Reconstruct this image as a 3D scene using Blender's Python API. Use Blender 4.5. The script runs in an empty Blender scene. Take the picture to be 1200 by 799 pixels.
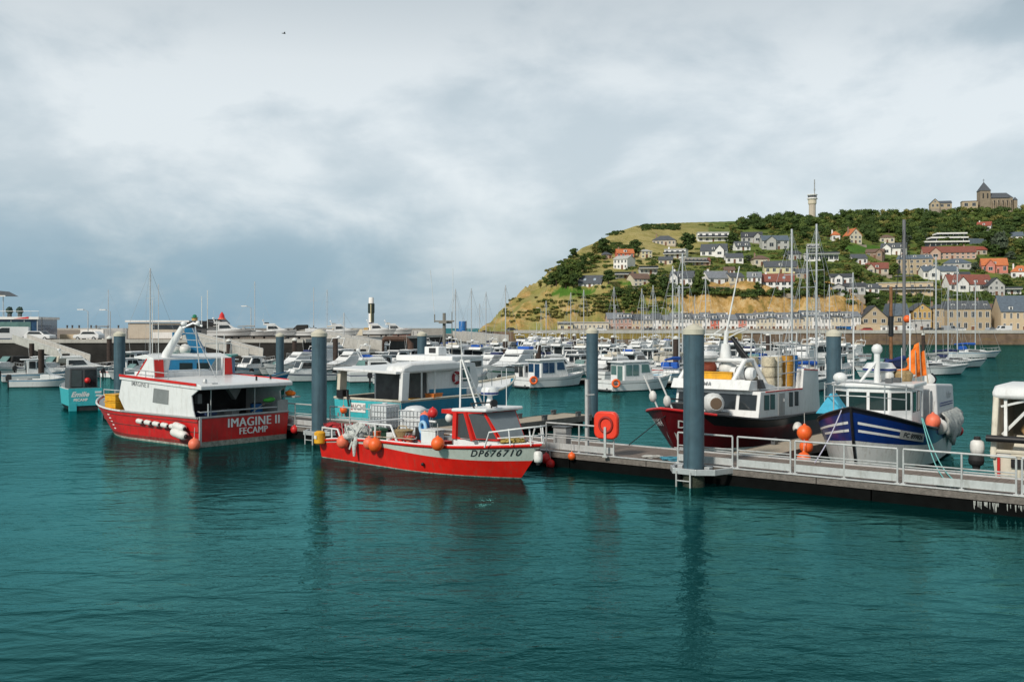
import bpy, math, random
from mathutils import Vector, Matrix, noise
R = math.radians
rnd = random.Random(11)
sc = bpy.context.scene
col = sc.collection
# photo scale: 35 mm lens, eye 5.5 m above the water; used to size and site things in metres
F, EYE, CX, HY = 1167.0, 5.5, 600.0, 384.0
def PX(px, Y): return (px - CX) / F * Y
def PZ(py, Y): return EYE - (py - HY) / F * Y
def GY(py, z=0.0): return (EYE - z) * F / (py - HY)
TX, TY = -0.777, 0.629          # direction of the pontoon
NX, NY = 0.629, 0.777           # across the pontoon, away from the quay
def SL(s, l, z=0.0): return Vector((14.85 + TX * s + NX * l, 28.9 + TY * s + NY * l, z))
A_T, A_N = 141.0, 51.0

# ---------------------------------------------------------------- materials
MATS = {}
def mat(name, c, rough=0.5, metal=0.0, var=0.12, scale=3.0, bump=0.0, bscale=None, dirt=None, dirt_amt=0.0, dscale=(1.2, 1.2, 0.25), coat=0.0, spec=0.5, alpha=1.0):
    if name in MATS: return MATS[name]
    m = bpy.data.materials.new(name); m.use_nodes = True
    nt = m.node_tree; n = nt.nodes; L = nt.links
    b = n['Principled BSDF']
    tc = n.new('ShaderNodeTexCoord')
    nz = n.new('ShaderNodeTexNoise'); nz.inputs['Scale'].default_value = scale; nz.inputs['Detail'].default_value = 5.0; nz.inputs['Roughness'].default_value = 0.65
    L.new(tc.outputs['Object'], nz.inputs['Vector'])
    cr = n.new('ShaderNodeValToRGB')
    cr.color_ramp.elements[0].position = 0.3; cr.color_ramp.elements[1].position = 0.7
    cr.color_ramp.elements[0].color = tuple(max(0.0, x * (1 - var)) for x in c) + (1,)
    cr.color_ramp.elements[1].color = tuple(min(1.0, x * (1 + var)) for x in c) + (1,)
    L.new(nz.outputs['Fac'], cr.inputs['Fac'])
    out = cr.outputs['Color']
    if dirt is not None:
        mp = n.new('ShaderNodeMapping'); mp.inputs['Scale'].default_value = dscale
        L.new(tc.outputs['Object'], mp.inputs['Vector'])
        n2 = n.new('ShaderNodeTexNoise'); n2.inputs['Scale'].default_value = 4.0; n2.inputs['Detail'].default_value = 6.0; n2.inputs['Roughness'].default_value = 0.7
        L.new(mp.outputs['Vector'], n2.inputs['Vector'])
        r2 = n.new('ShaderNodeMapRange'); r2.inputs['From Min'].default_value = 0.52; r2.inputs['From Max'].default_value = 0.72
        r2.inputs['To Max'].default_value = dirt_amt
        L.new(n2.outputs['Fac'], r2.inputs['Value'])
        mx = n.new('ShaderNodeMix'); mx.data_type = 'RGBA'
        L.new(r2.outputs['Result'], mx.inputs['Factor']); L.new(out, mx.inputs['A']); mx.inputs['B'].default_value = tuple(dirt) + (1,)
        out = mx.outputs['Result']
    L.new(out, b.inputs['Base Color'])
    b.inputs['Roughness'].default_value = rough; b.inputs['Metallic'].default_value = metal
    b.inputs['Specular IOR Level'].default_value = spec
    if coat: b.inputs['Coat Weight'].default_value = coat; b.inputs['Coat Roughness'].default_value = 0.12
    if alpha < 1: b.inputs['Alpha'].default_value = alpha
    if bump:
        bp = n.new('ShaderNodeBump'); bp.inputs['Strength'].default_value = bump; bp.inputs['Distance'].default_value = 0.05
        n3 = n.new('ShaderNodeTexNoise'); n3.inputs['Scale'].default_value = bscale or scale * 4; n3.inputs['Detail'].default_value = 4.0
        L.new(tc.outputs['Object'], n3.inputs['Vector']); L.new(n3.outputs['Fac'], bp.inputs['Height']); L.new(bp.outputs['Normal'], b.inputs['Normal'])
    MATS[name] = m
    return m
RUST = (0.16, 0.08, 0.04); GRIME = (0.10, 0.10, 0.09)
WHITE = mat('white_gelcoat', (0.74, 0.75, 0.75), 0.32, var=0.05, dirt=(0.36, 0.33, 0.28), dirt_amt=0.35)
WHITE2 = mat('white_old_paint', (0.66, 0.67, 0.66), 0.5, var=0.08, dirt=(0.25, 0.2, 0.14), dirt_amt=0.5)
CREAM = mat('cream_paint', (0.62, 0.58, 0.48), 0.5, var=0.08, dirt=(0.22, 0.18, 0.12), dirt_amt=0.5)
RED = mat('red_hull_paint', (0.55, 0.012, 0.012), 0.38, var=0.2, scale=1.5, dirt=(0.25, 0.07, 0.05), dirt_amt=0.8, dscale=(1.6, 1.6, .3))
REDB = mat('bright_red_paint', (0.62, 0.014, 0.008), 0.35, var=0.18, scale=1.2, dirt=(0.32, 0.06, 0.04), dirt_amt=0.6, dscale=(1.6, 1.6, .3))
MAROON = mat('maroon_paint', (0.125, 0.006, 0.010), 0.4, var=0.15, dirt=(0.08, 0.03, 0.03), dirt_amt=0.5)
BLACK = mat('black_paint', (0.012, 0.012, 0.014), 0.45, var=0.3)
RUBBER = mat('black_rubber', (0.015, 0.015, 0.016), 0.75, var=0.3)
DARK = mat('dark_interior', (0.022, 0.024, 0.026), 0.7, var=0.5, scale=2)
GREY = mat('grey_paint', (0.32, 0.33, 0.33), 0.5, var=0.1, dirt=RUST, dirt_amt=0.3)
DGREY = mat('dark_grey_paint', (0.08, 0.085, 0.09), 0.5, var=0.2)
STEEL = mat('galvanised_steel', (0.50, 0.52, 0.53), 0.42, 0.35, var=0.12, scale=6, dirt=(0.3, 0.27, 0.22), dirt_amt=0.4)
ALU = mat('aluminium_rail', (0.50, 0.51, 0.51), 0.45, 0.15, var=0.12, scale=5, dirt=(0.25, 0.24, 0.21), dirt_amt=0.6)
GLASS = mat('dark_window_glass', (0.02, 0.026, 0.03), 0.06, var=0.4, scale=1.0, spec=0.6)
GLASSB = mat('blue_window_glass', (0.02, 0.06, 0.13), 0.08, var=0.4, scale=1.0, spec=0.6)
GLASSG = mat('green_window_glass', (0.10, 0.19, 0.18), 0.08, var=0.3, scale=1.0, spec=0.6)
TEAL = mat('teal_hull_paint', (0.05, 0.44, 0.49), 0.4, var=0.08, dirt=(0.05, 0.2, 0.22), dirt_amt=0.4)
TEAL_SHADE = mat('shaded_teal_paint', (0.012, 0.21, 0.34), 0.4, var=0.1, dirt=(0.02, 0.1, 0.14), dirt_amt=0.4)  # darker, bluer copy of the teal: shade of the workboat's side put into colour
BLUE = mat('cobalt_hull_paint', (0.004, 0.028, 0.17), 0.35, var=0.15, coat=0.2, dirt=(0.03, 0.03, 0.08), dirt_amt=0.4)
MIDBLUE = mat('trawler_blue_paint', (0.01, 0.16, 0.33), 0.45, var=0.15, dirt=RUST, dirt_amt=0.4)
ORANGE = mat('orange_float_plastic', (0.85, 0.13, 0.02), 0.45, var=0.15, scale=4, dirt=(0.5, 0.12, 0.05), dirt_amt=0.4)
CORAL = mat('faded_orange_plastic', (0.80, 0.17, 0.09), 0.5, var=0.15, scale=4, dirt=(0.45, 0.15, 0.1), dirt_amt=0.4)
REDP = mat('red_float_plastic', (0.60, 0.02, 0.02), 0.45, var=0.2, scale=4)
FLUO = mat('orange_flag_cloth', (0.95, 0.20, 0.015), 0.8, var=0.12, scale=6, bump=0.4, bscale=9)
YELLOW = mat('yellow_plastic', (0.72, 0.36, 0.015), 0.5, var=0.15, scale=4, dirt=(0.3, 0.16, 0.03), dirt_amt=0.5)
FENDW = mat('white_fender_plastic', (0.70, 0.69, 0.66), 0.5, var=0.08, dirt=(0.2, 0.19, 0.17), dirt_amt=0.6)
WOOD = mat('weathered_deck_wood', (0.19, 0.15, 0.125), 0.8, var=0.3, scale=4, bump=0.3, dirt=(0.1, 0.09, 0.08), dirt_amt=0.6, dscale=(1, 1, 1))
WOODL = mat('pale_deck_wood', (0.40, 0.34, 0.26), 0.8, var=0.18, scale=4, dirt=(0.22, 0.2, 0.16), dirt_amt=0.5, dscale=(1, 1, 1))
FASCIA = mat('grey_timber_fascia', (0.16, 0.14, 0.125), 0.85, var=0.3, scale=6, bump=0.5, dirt=(0.09, 0.08, 0.07), dirt_amt=0.7, dscale=(.6, .6, 2))
FLOATB = mat('black_pontoon_float', (0.0025, 0.003, 0.003), 0.95, var=0.6, scale=2, spec=.15)
BROWNW = mat('tarred_timber', (0.045, 0.03, 0.024), 0.85, var=0.4, scale=3, bump=0.5)
PILE = mat('blue_grey_pile_coating', (0.052, 0.10, 0.13), 0.5, var=0.2, scale=1.6, dirt=(0.02, 0.03, 0.04), dirt_amt=0.85, dscale=(2.2, 2.2, .1))
PILECAP = mat('cream_pile_cap', (0.55, 0.52, 0.42), 0.6, var=0.08, dirt=(0.35, 0.33, 0.25), dirt_amt=0.5)
ROPEC = mat('teal_mooring_rope', (0.18, 0.50, 0.48), 0.85, var=0.2, scale=20)
ROPEG = mat('grey_rope', (0.45, 0.45, 0.43), 0.85, var=0.2, scale=20)
NETG = mat('pale_fishing_net', (0.52, 0.54, 0.52), 0.9, var=0.25, scale=9, bump=1.0, bscale=24)
NETR = mat('red_fishing_net', (0.34, 0.02, 0.025), 0.9, var=0.4, scale=9, bump=1.0, bscale=24)
NETO = mat('olive_fishing_net', (0.16, 0.17, 0.11), 0.9, var=0.4, scale=9, bump=1.0, bscale=24)
WICKER = mat('wicker_basket', (0.38, 0.27, 0.13), 0.85, var=0.3, scale=16, bump=0.8, bscale=40)
IBCW = mat('translucent_tank_plastic', (0.60, 0.63, 0.65), 0.35, var=0.08)
BLUEP = mat('blue_plastic', (0.012, 0.13, 0.38), 0.45, var=0.15)
BLUEC = mat('blue_canvas', (0.015, 0.035, 0.17), 0.8, var=0.2, scale=5)
CYAN = mat('light_blue_tarpaulin', (0.06, 0.42, 0.62), 0.6, var=0.12, scale=4)
GREEN = mat('green_plastic', (0.08, 0.5, 0.07), 0.6, var=0.15)
TAN = mat('brown_tarpaulin', (0.30, 0.19, 0.08), 0.8, var=0.2, scale=4)
# ---------------------------------------------------------------- mesh builder
class MB:
    def __init__(s, M=None):
        s.v = []; s.f = []; s.mi = []; s.ms = []; s.cur = 0
        if M is not None: s.use(M)
    def use(s, M):
        if M not in s.ms: s.ms.append(M)
        s.cur = s.ms.index(M); return s
    def add(s, vs, fs):
        b = len(s.v); s.v += [tuple(p) for p in vs]
        for f in fs: s.f.append(tuple(b + i for i in f)); s.mi.append(s.cur)
        return s
    def hexa(s, p):      # 8 corners: bottom 4 ccw, top 4 ccw
        return s.add(p, [(3, 2, 1, 0), (4, 5, 6, 7), (0, 1, 5, 4), (1, 2, 6, 5), (2, 3, 7, 6), (3, 0, 4, 7)])
    def bx(s, x0, x1, y0, y1, z0, z1):
        return s.hexa([(x0, y0, z0), (x1, y0, z0), (x1, y1, z0), (x0, y1, z0), (x0, y0, z1), (x1, y0, z1), (x1, y1, z1), (x0, y1, z1)])
    def box(s, c, d, rz=0.0):
        ca, sa = math.cos(rz), math.sin(rz); P = []
        for z in (-.5, .5):
            for x, y in ((-.5, -.5), (.5, -.5), (.5, .5), (-.5, .5)):
                X, Yy = x * d[0], y * d[1]
                P.append((c[0] + X * ca - Yy * sa, c[1] + X * sa + Yy * ca, c[2] + z * d[2]))
        return s.hexa(P)
    def beam(s, p, q, w, h):     # rectangular beam, w sideways, h up
        p, q = Vector(p), Vector(q); d = (q - p).normalized()
        up = Vector((0, 0, 1)) if abs(d.z) < .95 else Vector((1, 0, 0))
        sd = d.cross(up).normalized() * (w / 2); u = sd.cross(d).normalized() * (h / 2)
        return s.add([p - sd - u, p + sd - u, p + sd + u, p - sd + u, q - sd - u, q + sd - u, q + sd + u, q - sd + u],
                     [(0, 1, 2, 3), (7, 6, 5, 4), (0, 4, 5, 1), (1, 5, 6, 2), (2, 6, 7, 3), (3, 7, 4, 0)])
    def path(s, pts, r, n=6, cap=True):
        pts = [Vector(p) for p in pts]; rs = r if isinstance(r, (list, tuple)) else [r] * len(pts)
        rings = []; prev = None
        for i, p in enumerate(pts):
            d = (pts[min(i + 1, len(pts) - 1)] - pts[max(i - 1, 0)]).normalized()
            if prev is None: a = d.orthogonal().normalized()
            else:
                a = prev - d * prev.dot(d)
                a = a.normalized() if a.length > 1e-6 else d.orthogonal().normalized()
            prev = a; b = d.cross(a)
            rings.append([p + (a * math.cos(2 * math.pi * k / n) + b * math.sin(2 * math.pi * k / n)) * rs[i] for k in range(n)])
        vs = [q for g in rings for q in g]; fs = []
        for i in range(len(pts) - 1):
            for k in range(n):
                fs.append((i * n + k, i * n + (k + 1) % n, (i + 1) * n + (k + 1) % n, (i + 1) * n + k))
        if cap: fs.append(tuple(range(n - 1, -1, -1))); fs.append(tuple((len(pts) - 1) * n + k for k in range(n)))
        return s.add(vs, fs)
    def bar(s, p, q, r, n=6): return s.path([p, q], r, n)
    def lathe(s, prof, c=(0, 0, 0), n=16, axis=None):
        M4 = Matrix.Translation(Vector(c))
        if axis is not None: M4 = M4 @ Vector((0, 0, 1)).rotation_difference(Vector(axis)).to_matrix().to_4x4()
        vs = []; fs = []
        for r, z in prof:
            for k in range(n):
                vs.append(M4 @ Vector((r * math.cos(2 * math.pi * k / n), r * math.sin(2 * math.pi * k / n), z)))
        for i in range(len(prof) - 1):
            for k in range(n): fs.append((i * n + k, i * n + (k + 1) % n, (i + 1) * n + (k + 1) % n, (i + 1) * n + k))
        fs.append(tuple(range(n - 1, -1, -1))); fs.append(tuple((len(prof) - 1) * n + k for k in range(n)))
        return s.add(vs, fs)
    def ball(s, c, r, n=14, sx=1, sy=1, sz=1, jit=0.0, seed=0):
        m = n // 2; vs = []; fs = []; rr = random.Random(seed)
        for i in range(m + 1):
            th = math.pi * i / m
            for k in range(n):
                ph = 2 * math.pi * k / n; q = 1 + jit * (rr.random() - .5) * 2
                vs.append((c[0] + r * sx * q * math.sin(th) * math.cos(ph), c[1] + r * sy * q * math.sin(th) * math.sin(ph), c[2] + r * sz * q * math.cos(th)))
        for i in range(m):
            for k in range(n): fs.append((i * n + k, (i + 1) * n + k, (i + 1) * n + (k + 1) % n, i * n + (k + 1) % n))
        return s.add(vs, fs)
    def prism(s, poly, vec):
        n = len(poly); vec = Vector(vec); a = [Vector(p) for p in poly]
        return s.add(a + [p + vec for p in a], [tuple(range(n - 1, -1, -1)), tuple(range(n, 2 * n))] + [(i, (i + 1) % n, n + (i + 1) % n, n + i) for i in range(n)])
    def torus(s, c, R0, r, n=20, m=8, axis=(0, 0, 1), sy=1.0):
        q = Vector((0, 0, 1)).rotation_difference(Vector(axis)); vs = []; fs = []
        for i in range(n):
            a = 2 * math.pi * i / n
            for k in range(m):
                b = 2 * math.pi * k / m
                vs.append(Vector(c) + q @ Vector(((R0 + r * math.cos(b)) * math.cos(a), (R0 + r * math.cos(b)) * math.sin(a) * sy, r * math.sin(b))))
        for i in range(n):
            for k in range(m): fs.append((i * m + k, ((i + 1) % n) * m + k, ((i + 1) % n) * m + (k + 1) % m, i * m + (k + 1) % m))
        return s.add(vs, fs)
    def mesh(s, name, smooth=None):
        me = bpy.data.meshes.new(name); me.from_pydata(s.v, [], s.f)
        for M in s.ms: me.materials.append(M)
        if len(s.ms) > 1: me.polygons.foreach_set('material_index', s.mi)
        if smooth:
            me.polygons.foreach_set('use_smooth', [True] * len(s.f)); me.update(); me.set_sharp_from_angle(angle=R(smooth))
        me.update(); return me
    def build(s, name, parent=None, smooth=None, bevel=0.0, label=None):
        o = bpy.data.objects.new(name, s.mesh(name, smooth)); col.objects.link(o)
        if parent is not None: o.parent = parent
        if bevel:
            bv = o.modifiers.new('bevel', 'BEVEL'); bv.width = bevel; bv.segments = 2; bv.limit_method = 'ANGLE'; bv.angle_limit = R(40)
        if label: o['label'] = label
        return o
def tag(o, label, cat, group=None, kind=None):
    if label: o['label'] = label
    if cat: o['category'] = cat
    if group: o['group'] = group
    if kind: o['kind'] = kind
    return o
def thing(name, label, cat, loc=(0, 0, 0), rz=0.0, group=None):
    o = bpy.data.objects.new(name, None); col.objects.link(o); o.empty_display_size = .3
    o.location = loc; o.rotation_euler = (0, 0, R(rz))
    return tag(o, label, cat, group)
def structure(o): o['kind'] = 'structure'; return o
KIDS = {}
def kids(o): return [c for c in col.objects if c.parent == o]
def dup(root, loc=None, rz=None, label=None, group=None, swap=None, scale=None, tree=None):
    """copy of a thing with copies of its parts and sub-parts; swap = {material: material}"""
    if root.name not in KIDS:
        ks = kids(root); KIDS[root.name] = [(k, kids(k)) for k in ks]
    def cp(o, par):
        c = o.copy(); col.objects.link(c)
        if par is not None: c.parent = par
        if swap and c.type == 'MESH':
            for sl in c.material_slots:
                m0 = sl.material
                if m0 in swap: sl.link = 'OBJECT'; sl.material = swap[m0]
        return c
    r = cp(root, None)
    for k, gs in KIDS[root.name]:
        c = cp(k, r)
        for g in gs: cp(g, c)
    if loc is not None: r.location = loc
    if rz is not None: r.rotation_euler = (0, 0, R(rz))
    if scale is not None: r.scale = (scale,) * 3
    if label: r['label'] = label
    if group: r['group'] = group
    return r
def text_mesh(body, size=1.0, bold=0.02, shear=0.0, depth=0.0, space=1.0):
    cu = bpy.data.curves.new('lettering', 'FONT'); cu.body = body; cu.size = size; cu.offset = bold; cu.shear = shear; cu.extrude = depth
    cu.align_x = 'CENTER'; cu.align_y = 'CENTER'; cu.resolution_u = 3; cu.space_character = space
    o = bpy.data.objects.new('lettering', cu); col.objects.link(o)
    bpy.context.view_layer.update()
    dg = bpy.context.evaluated_depsgraph_get()
    me = bpy.data.meshes.new_from_object(o.evaluated_get(dg))
    bpy.data.objects.remove(o); bpy.data.curves.remove(cu)
    return me
def lettering(body, M, parent, origin, right, up, size, bold=0.02, shear=0.0, fn=None, space=1.0, name='lettering', sx=1.0, fat=0.0):
    """flat lettering at origin, or laid on a curved skin through fn(u, v)"""
    me = text_mesh(body, size, bold, shear, space=space); me.materials.clear(); me.materials.append(M)
    if fat:   # heavier strokes: two more layers, each a hair in front
        import bmesh
        bm = bmesh.new(); bm.from_mesh(me); g = bm.verts[:] + bm.edges[:] + bm.faces[:]
        for k, dx in ((1, fat), (2, -fat)):
            d = bmesh.ops.duplicate(bm, geom=g)['geom']
            for v in d:
                if isinstance(v, bmesh.types.BMVert): v.co.x += dx; v.co.z = k * .003
        bm.to_mesh(me); bm.free()
    if fn is None:
        nv = Vector(right).normalized().cross(Vector(up).normalized())
        o, r_, u_ = Vector(origin), Vector(right).normalized() * sx, Vector(up).normalized()
        for v in me.vertices: v.co = o + r_ * v.co.x + u_ * v.co.y + nv * v.co.z
    else:
        for v in me.vertices: v.co = fn(v.co.x * sx, v.co.y)
    me.update()
    ob = bpy.data.objects.new(name, me); col.objects.link(ob); ob.parent = parent
    return ob
ORD = ['first', 'second', 'third', 'fourth', 'fifth', 'sixth', 'seventh', 'eighth', 'ninth', 'tenth', 'eleventh', 'twelfth', 'thirteenth', 'fourteenth', 'fifteenth', 'sixteenth',
       'seventeenth', 'eighteenth', 'nineteenth', 'twentieth', 'twenty-first', 'twenty-second', 'twenty-third', 'twenty-fourth', 'twenty-fifth', 'twenty-sixth', 'twenty-seventh', 'twenty-eighth', 'twenty-ninth', 'thirtieth',
       'thirty-first', 'thirty-second', 'thirty-third', 'thirty-fourth', 'thirty-fifth', 'thirty-sixth']
# ---------------------------------------------------------------- hulls
class Hull:
    """boat skin: x 0 stern .. 1 bow, f 0 waterline .. 1 sheer"""
    def __init__(s, Ld, Lw, B, zs, xm=.5, pd=2.3, pw=1.7, stern=.93, bwr=.88, flare=1.2, draft=.5):
        s.Ld, s.Lw, s.B, s.zs, s.xm, s.pd, s.pw, s.stern, s.bwr, s.flare, s.draft = Ld, Lw, B, zs, xm, pd, pw, stern, bwr, flare, draft
    def sheer(s, x):
        z0, z1, z2 = s.zs; a = .45
        if x < a: t = x / a; return z0 + (z1 - z0) * (1 - (1 - t) ** 2)
        t = (x - a) / (1 - a); return z1 + (z2 - z1) * t ** 1.8
    def half(s, x, p, k):
        t = max(0.0, (x - s.xm) / (1 - s.xm)); q = s.stern + (1 - s.stern) * min(1, x / s.xm)
        return max(0.0, s.B / 2 * k * q * (1 - t ** p))
    def P(s, x, f, sd=1, off=0.0):
        bd, bw = s.half(x, s.pd, 1.0), s.half(x, s.pw, s.bwr)
        if f >= 0:
            z = f * s.sheer(x); X = x * (s.Lw + (s.Ld - s.Lw) * f ** .85); y = bw + (bd - bw) * f ** s.flare
        else:
            z = f * s.draft; X = x * (s.Lw + f * .5); y = bw * (1 + f * .55)
        return Vector((X, sd * (y + off), z))
    def xs(s, n): return [1 - (1 - i / n) ** 1.5 for i in range(n + 1)]
    def outer(s, mb, rows, n=24, transom=None):
        """rows: [(f_low, f_high, material)], f may be a function of x"""
        X = s.xs(n); ev = lambda f, x: f(x) if callable(f) else f
        for ri, (f0, f1, M) in enumerate(rows):
            mb.use(M)
            for sd in (1, -1):
                vs = []
                for x in X: vs += [s.P(x, ev(f0, x), sd), s.P(x, ev(f1, x), sd)]
                fs = []
                for i in range(n):
                    q = (2 * i, 2 * i + 2, 2 * i + 3, 2 * i + 1); fs.append(q if sd < 0 else q[::-1])
                mb.add(vs, fs)
            tm = transom[ri] if transom else M
            if tm is not None:
                mb.use(tm); a, b = ev(f0, 0), ev(f1, 0)
                mb.add([s.P(0, a, 1), s.P(0, a, -1), s.P(0, b, -1), s.P(0, b, 1)], [(0, 1, 2, 3)])
        return mb
    def deck(s, mb, zd, off=.1, n=24, M=None, Min=None, x0=0.0, x1=1.0, bow_in=.3):
        """inner bulwark faces and deck at height zd(x)"""
        z = zd if callable(zd) else (lambda x: zd)
        X = [x0 + (x1 - x0) * x for x in s.xs(n)]; cols = []
        for x in X:
            p = s.P(x, 1); q_ = s.P(x, min(1.0, max(0.0, z(x) / p.z))); y = max(0.0, p.y - off); yb = max(0.0, min(y, q_.y - off)); e_ = bow_in * x ** 6
            cols.append((p.x - e_, y, p.z, z(x), yb, min(p.x, q_.x) - e_))
        if Min is not None:
            mb.use(Min)
            for sd in (1, -1):
                vs = []
                for px, y, zt, zb, yb, qx in cols: vs += [(px, sd * y, zt), (qx, sd * yb, min(zb, zt))]
                mb.add(vs, [((2 * i, 2 * i + 2, 2 * i + 3, 2 * i + 1) if sd > 0 else (2 * i + 1, 2 * i + 3, 2 * i + 2, 2 * i)) for i in range(n)])
            px, y, zt, zb, yb, qx = cols[0]; mb.add([(px + off, y, zb), (px + off, -y, zb), (px + off, -y, zt), (px + off, y, zt)], [(3, 2, 1, 0)])
        mb.use(M); vs = []
        for px, y, zt, zb, yb, qx in cols: vs += [(qx, yb, zb), (qx, -yb, zb)]
        mb.add(vs, [(2 * i, 2 * i + 1, 2 * i + 3, 2 * i + 2) for i in range(n)])
        return mb
    def gunwale(s, mb, r=.06, n=24, x0=0.0, x1=1.0, f=1.0, off=0.0, stern=True, k=6):
        X = [x0 + (x1 - x0) * x for x in s.xs(n)]
        pts = [s.P(x, f, 1, off) for x in X] + [s.P(x, f, -1, off) for x in reversed(X)]
        if x1 >= 1: pts.pop(n)
        if stern: pts.append(pts[0])
        return mb.path(pts, r, k)
    def skin(s, x, f, sd, off=.012):
        """fn(u, v) laying lettering on the side; reads left to right from outside"""
        e = 1e-3
        def g(u, v):
            d = -1 if sd > 0 else 1
            p0 = s.P(x, f, sd); dpx = (s.P(x + e, f, sd) - p0).length / e
            xx = x + d * u / dpx; ff = f + v / s.sheer(xx)
            p = s.P(xx, ff, sd); a = s.P(xx + e, ff, sd) - p; b = s.P(xx, ff + e, sd) - p
            nrm = a.cross(b).normalized(); nrm = nrm if nrm.y * sd > 0 else -nrm
            return p + nrm * off
        return g
# ---------------------------------------------------------------- camera, light, sky
cam = bpy.data.objects.new('camera', bpy.data.cameras.new('camera')); col.objects.link(cam)
cam.location = (0, 0, EYE); cam.rotation_euler = (R(90), 0, 0)
cam.data.lens = 35.0; cam.data.sensor_width = 36.0; cam.data.shift_y = -0.0125; cam.data.clip_end = 40000; cam.data.clip_start = .3
sc.camera = cam
SUN_AZ, SUN_EL = R(217), R(36)
sl = bpy.data.lights.new('sun', 'SUN'); sl.energy = 2.8; sl.angle = R(7.0); sl.color = (1.0, .93, .82)
so = bpy.data.objects.new('sun', sl); col.objects.link(so)
sd_ = Vector((math.sin(SUN_AZ) * math.cos(SUN_EL), math.cos(SUN_AZ) * math.cos(SUN_EL), math.sin(SUN_EL)))
so.rotation_euler = sd_.to_track_quat('Z', 'Y').to_euler(); so.location = sd_ * 200
w = bpy.data.worlds.new('World'); sc.world = w; w.use_nodes = True
nt = w.node_tree; n = nt.nodes; L = nt.links; n.clear()
def node(t, **k):
    q = n.new(t)
    for a, b in k.items(): setattr(q, a, b)
    return q
def math_(op, a, b=None, c=None):
    q = node('ShaderNodeMath', operation=op)
    for i, x in enumerate((a, b, c)):
        if x is None: continue
        if isinstance(x, (int, float)): q.inputs[i].default_value = x
        else: L.new(x, q.inputs[i])
    return q.outputs[0]
def rng(v, a, b, c=0.0, d=1.0, smooth=True):
    q = node('ShaderNodeMapRange'); q.interpolation_type = 'SMOOTHSTEP' if smooth else 'LINEAR'
    for k, x in (('From Min', a), ('From Max', b), ('To Min', c), ('To Max', d)): q.inputs[k].default_value = x
    L.new(v, q.inputs['Value']); return q.outputs['Result']
def mixc(f, a, b):
    q = node('ShaderNodeMix', data_type='RGBA')
    for k, x in (('Factor', f), ('A', a), ('B', b)):
        if isinstance(x, (int, float)): q.inputs[k].default_value = x
        elif isinstance(x, tuple): q.inputs[k].default_value = x + (1,)
        else: L.new(x, q.inputs[k])
    return q.outputs['Result']
sky = node('ShaderNodeTexSky', sky_type='NISHITA', sun_disc=False, sun_elevation=SUN_EL, sun_rotation=SUN_AZ)
tc = node('ShaderNodeTexCoord'); sp = node('ShaderNodeSeparateXYZ'); L.new(tc.outputs['Generated'], sp.inputs[0])
x_, y_, z_ = sp.outputs
cv = node('ShaderNodeMapping'); cv.inputs['Scale'].default_value = (1.0, 1.0, 2.1); cv.inputs['Location'].default_value = (SKY_SEED := 4.3, 1.7, .4); L.new(tc.outputs['Generated'], cv.inputs[0])
def nz(scale, detail, rough, dist=0.0, vec=None):
    q = node('ShaderNodeTexNoise'); q.inputs['Scale'].default_value = scale; q.inputs['Detail'].default_value = detail
    q.inputs['Roughness'].default_value = rough; q.inputs['Distortion'].default_value = dist
    L.new(vec or cv.outputs[0], q.inputs['Vector']); return q.outputs['Fac']
big = nz(2.3, 4, .5, .3); fine = nz(5.2, 8, .55, .35); puff = nz(9.0, 7, .6, .2)
base = math_('ADD', math_('ADD', math_('MULTIPLY', big, .52), math_('MULTIPLY', fine, .34)), math_('MULTIPLY', puff, .14))
# bright belly of the cloud in the middle heights, grey roof overhead, blue-grey rain haze low to the west
belt = math_('MULTIPLY', rng(z_, .03, .17), rng(z_, .36, .18))
lum = math_('ADD', math_('MULTIPLY', rng(base, .41, .58), .62), math_('MULTIPLY_ADD', belt, .50, .07))
cr = node('ShaderNodeValToRGB'); L.new(lum, cr.inputs[0])
el = cr.color_ramp.elements
el[0].position = .0; el[0].color = (2.9, 3.65, 4.1, 1); el[1].position = 1.0; el[1].color = (6.8, 7.3, 7.5, 1)
e = el.new(.4); e.color = (4.2, 5.0, 5.45, 1); e = el.new(.7); e.color = (5.5, 6.15, 6.5, 1)
az = math_('DIVIDE', x_, math_('MAXIMUM', math_('ABSOLUTE', y_), .05))
west = math_('MULTIPLY', rng(az, .10, -.25), rng(z_, .17, .01))
hz_n = math_('MULTIPLY', west, rng(fine, .72, .42))
ccol = mixc(hz_n, cr.outputs[0], (2.0, 3.35, 4.4))
east = math_('MULTIPLY', rng(az, -.05, .3), rng(z_, .17, .06))
ccol = mixc(math_('MULTIPLY', east, .5), ccol, (5.3, 6.25, 6.7))
dk = node('ShaderNodeMix', data_type='RGBA', blend_type='MULTIPLY'); dk.inputs['Factor'].default_value = 1.0; L.new(ccol, dk.inputs['A']); L.new(math_('MULTIPLY', math_('MULTIPLY', rng(z_, .45, .8, 1.0, .7), rng(z_, .20, .34, 1.0, .86)), rng(y_, -.35, .4, .8, 1.0)), dk.inputs['B'])  # sky behind the camera and at the zenith, unseen, dimmed to deepen shade sides
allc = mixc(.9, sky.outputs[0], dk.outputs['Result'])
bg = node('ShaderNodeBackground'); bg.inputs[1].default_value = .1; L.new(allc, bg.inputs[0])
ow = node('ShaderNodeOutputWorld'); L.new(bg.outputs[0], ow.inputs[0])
vs_ = sc.view_settings; vs_.view_transform = 'Standard'; vs_.look = 'None'; vs_.exposure = 0.25; vs_.gamma = 1.0; vs_.use_curve_mapping = False
sc.cycles.use_denoising = True; sc.cycles.max_bounces = 6; sc.cycles.diffuse_bounces = 2; sc.cycles.glossy_bounces = 3; sc.cycles.transparent_max_bounces = 6
sc.cycles.sample_clamp_indirect = 6
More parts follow.
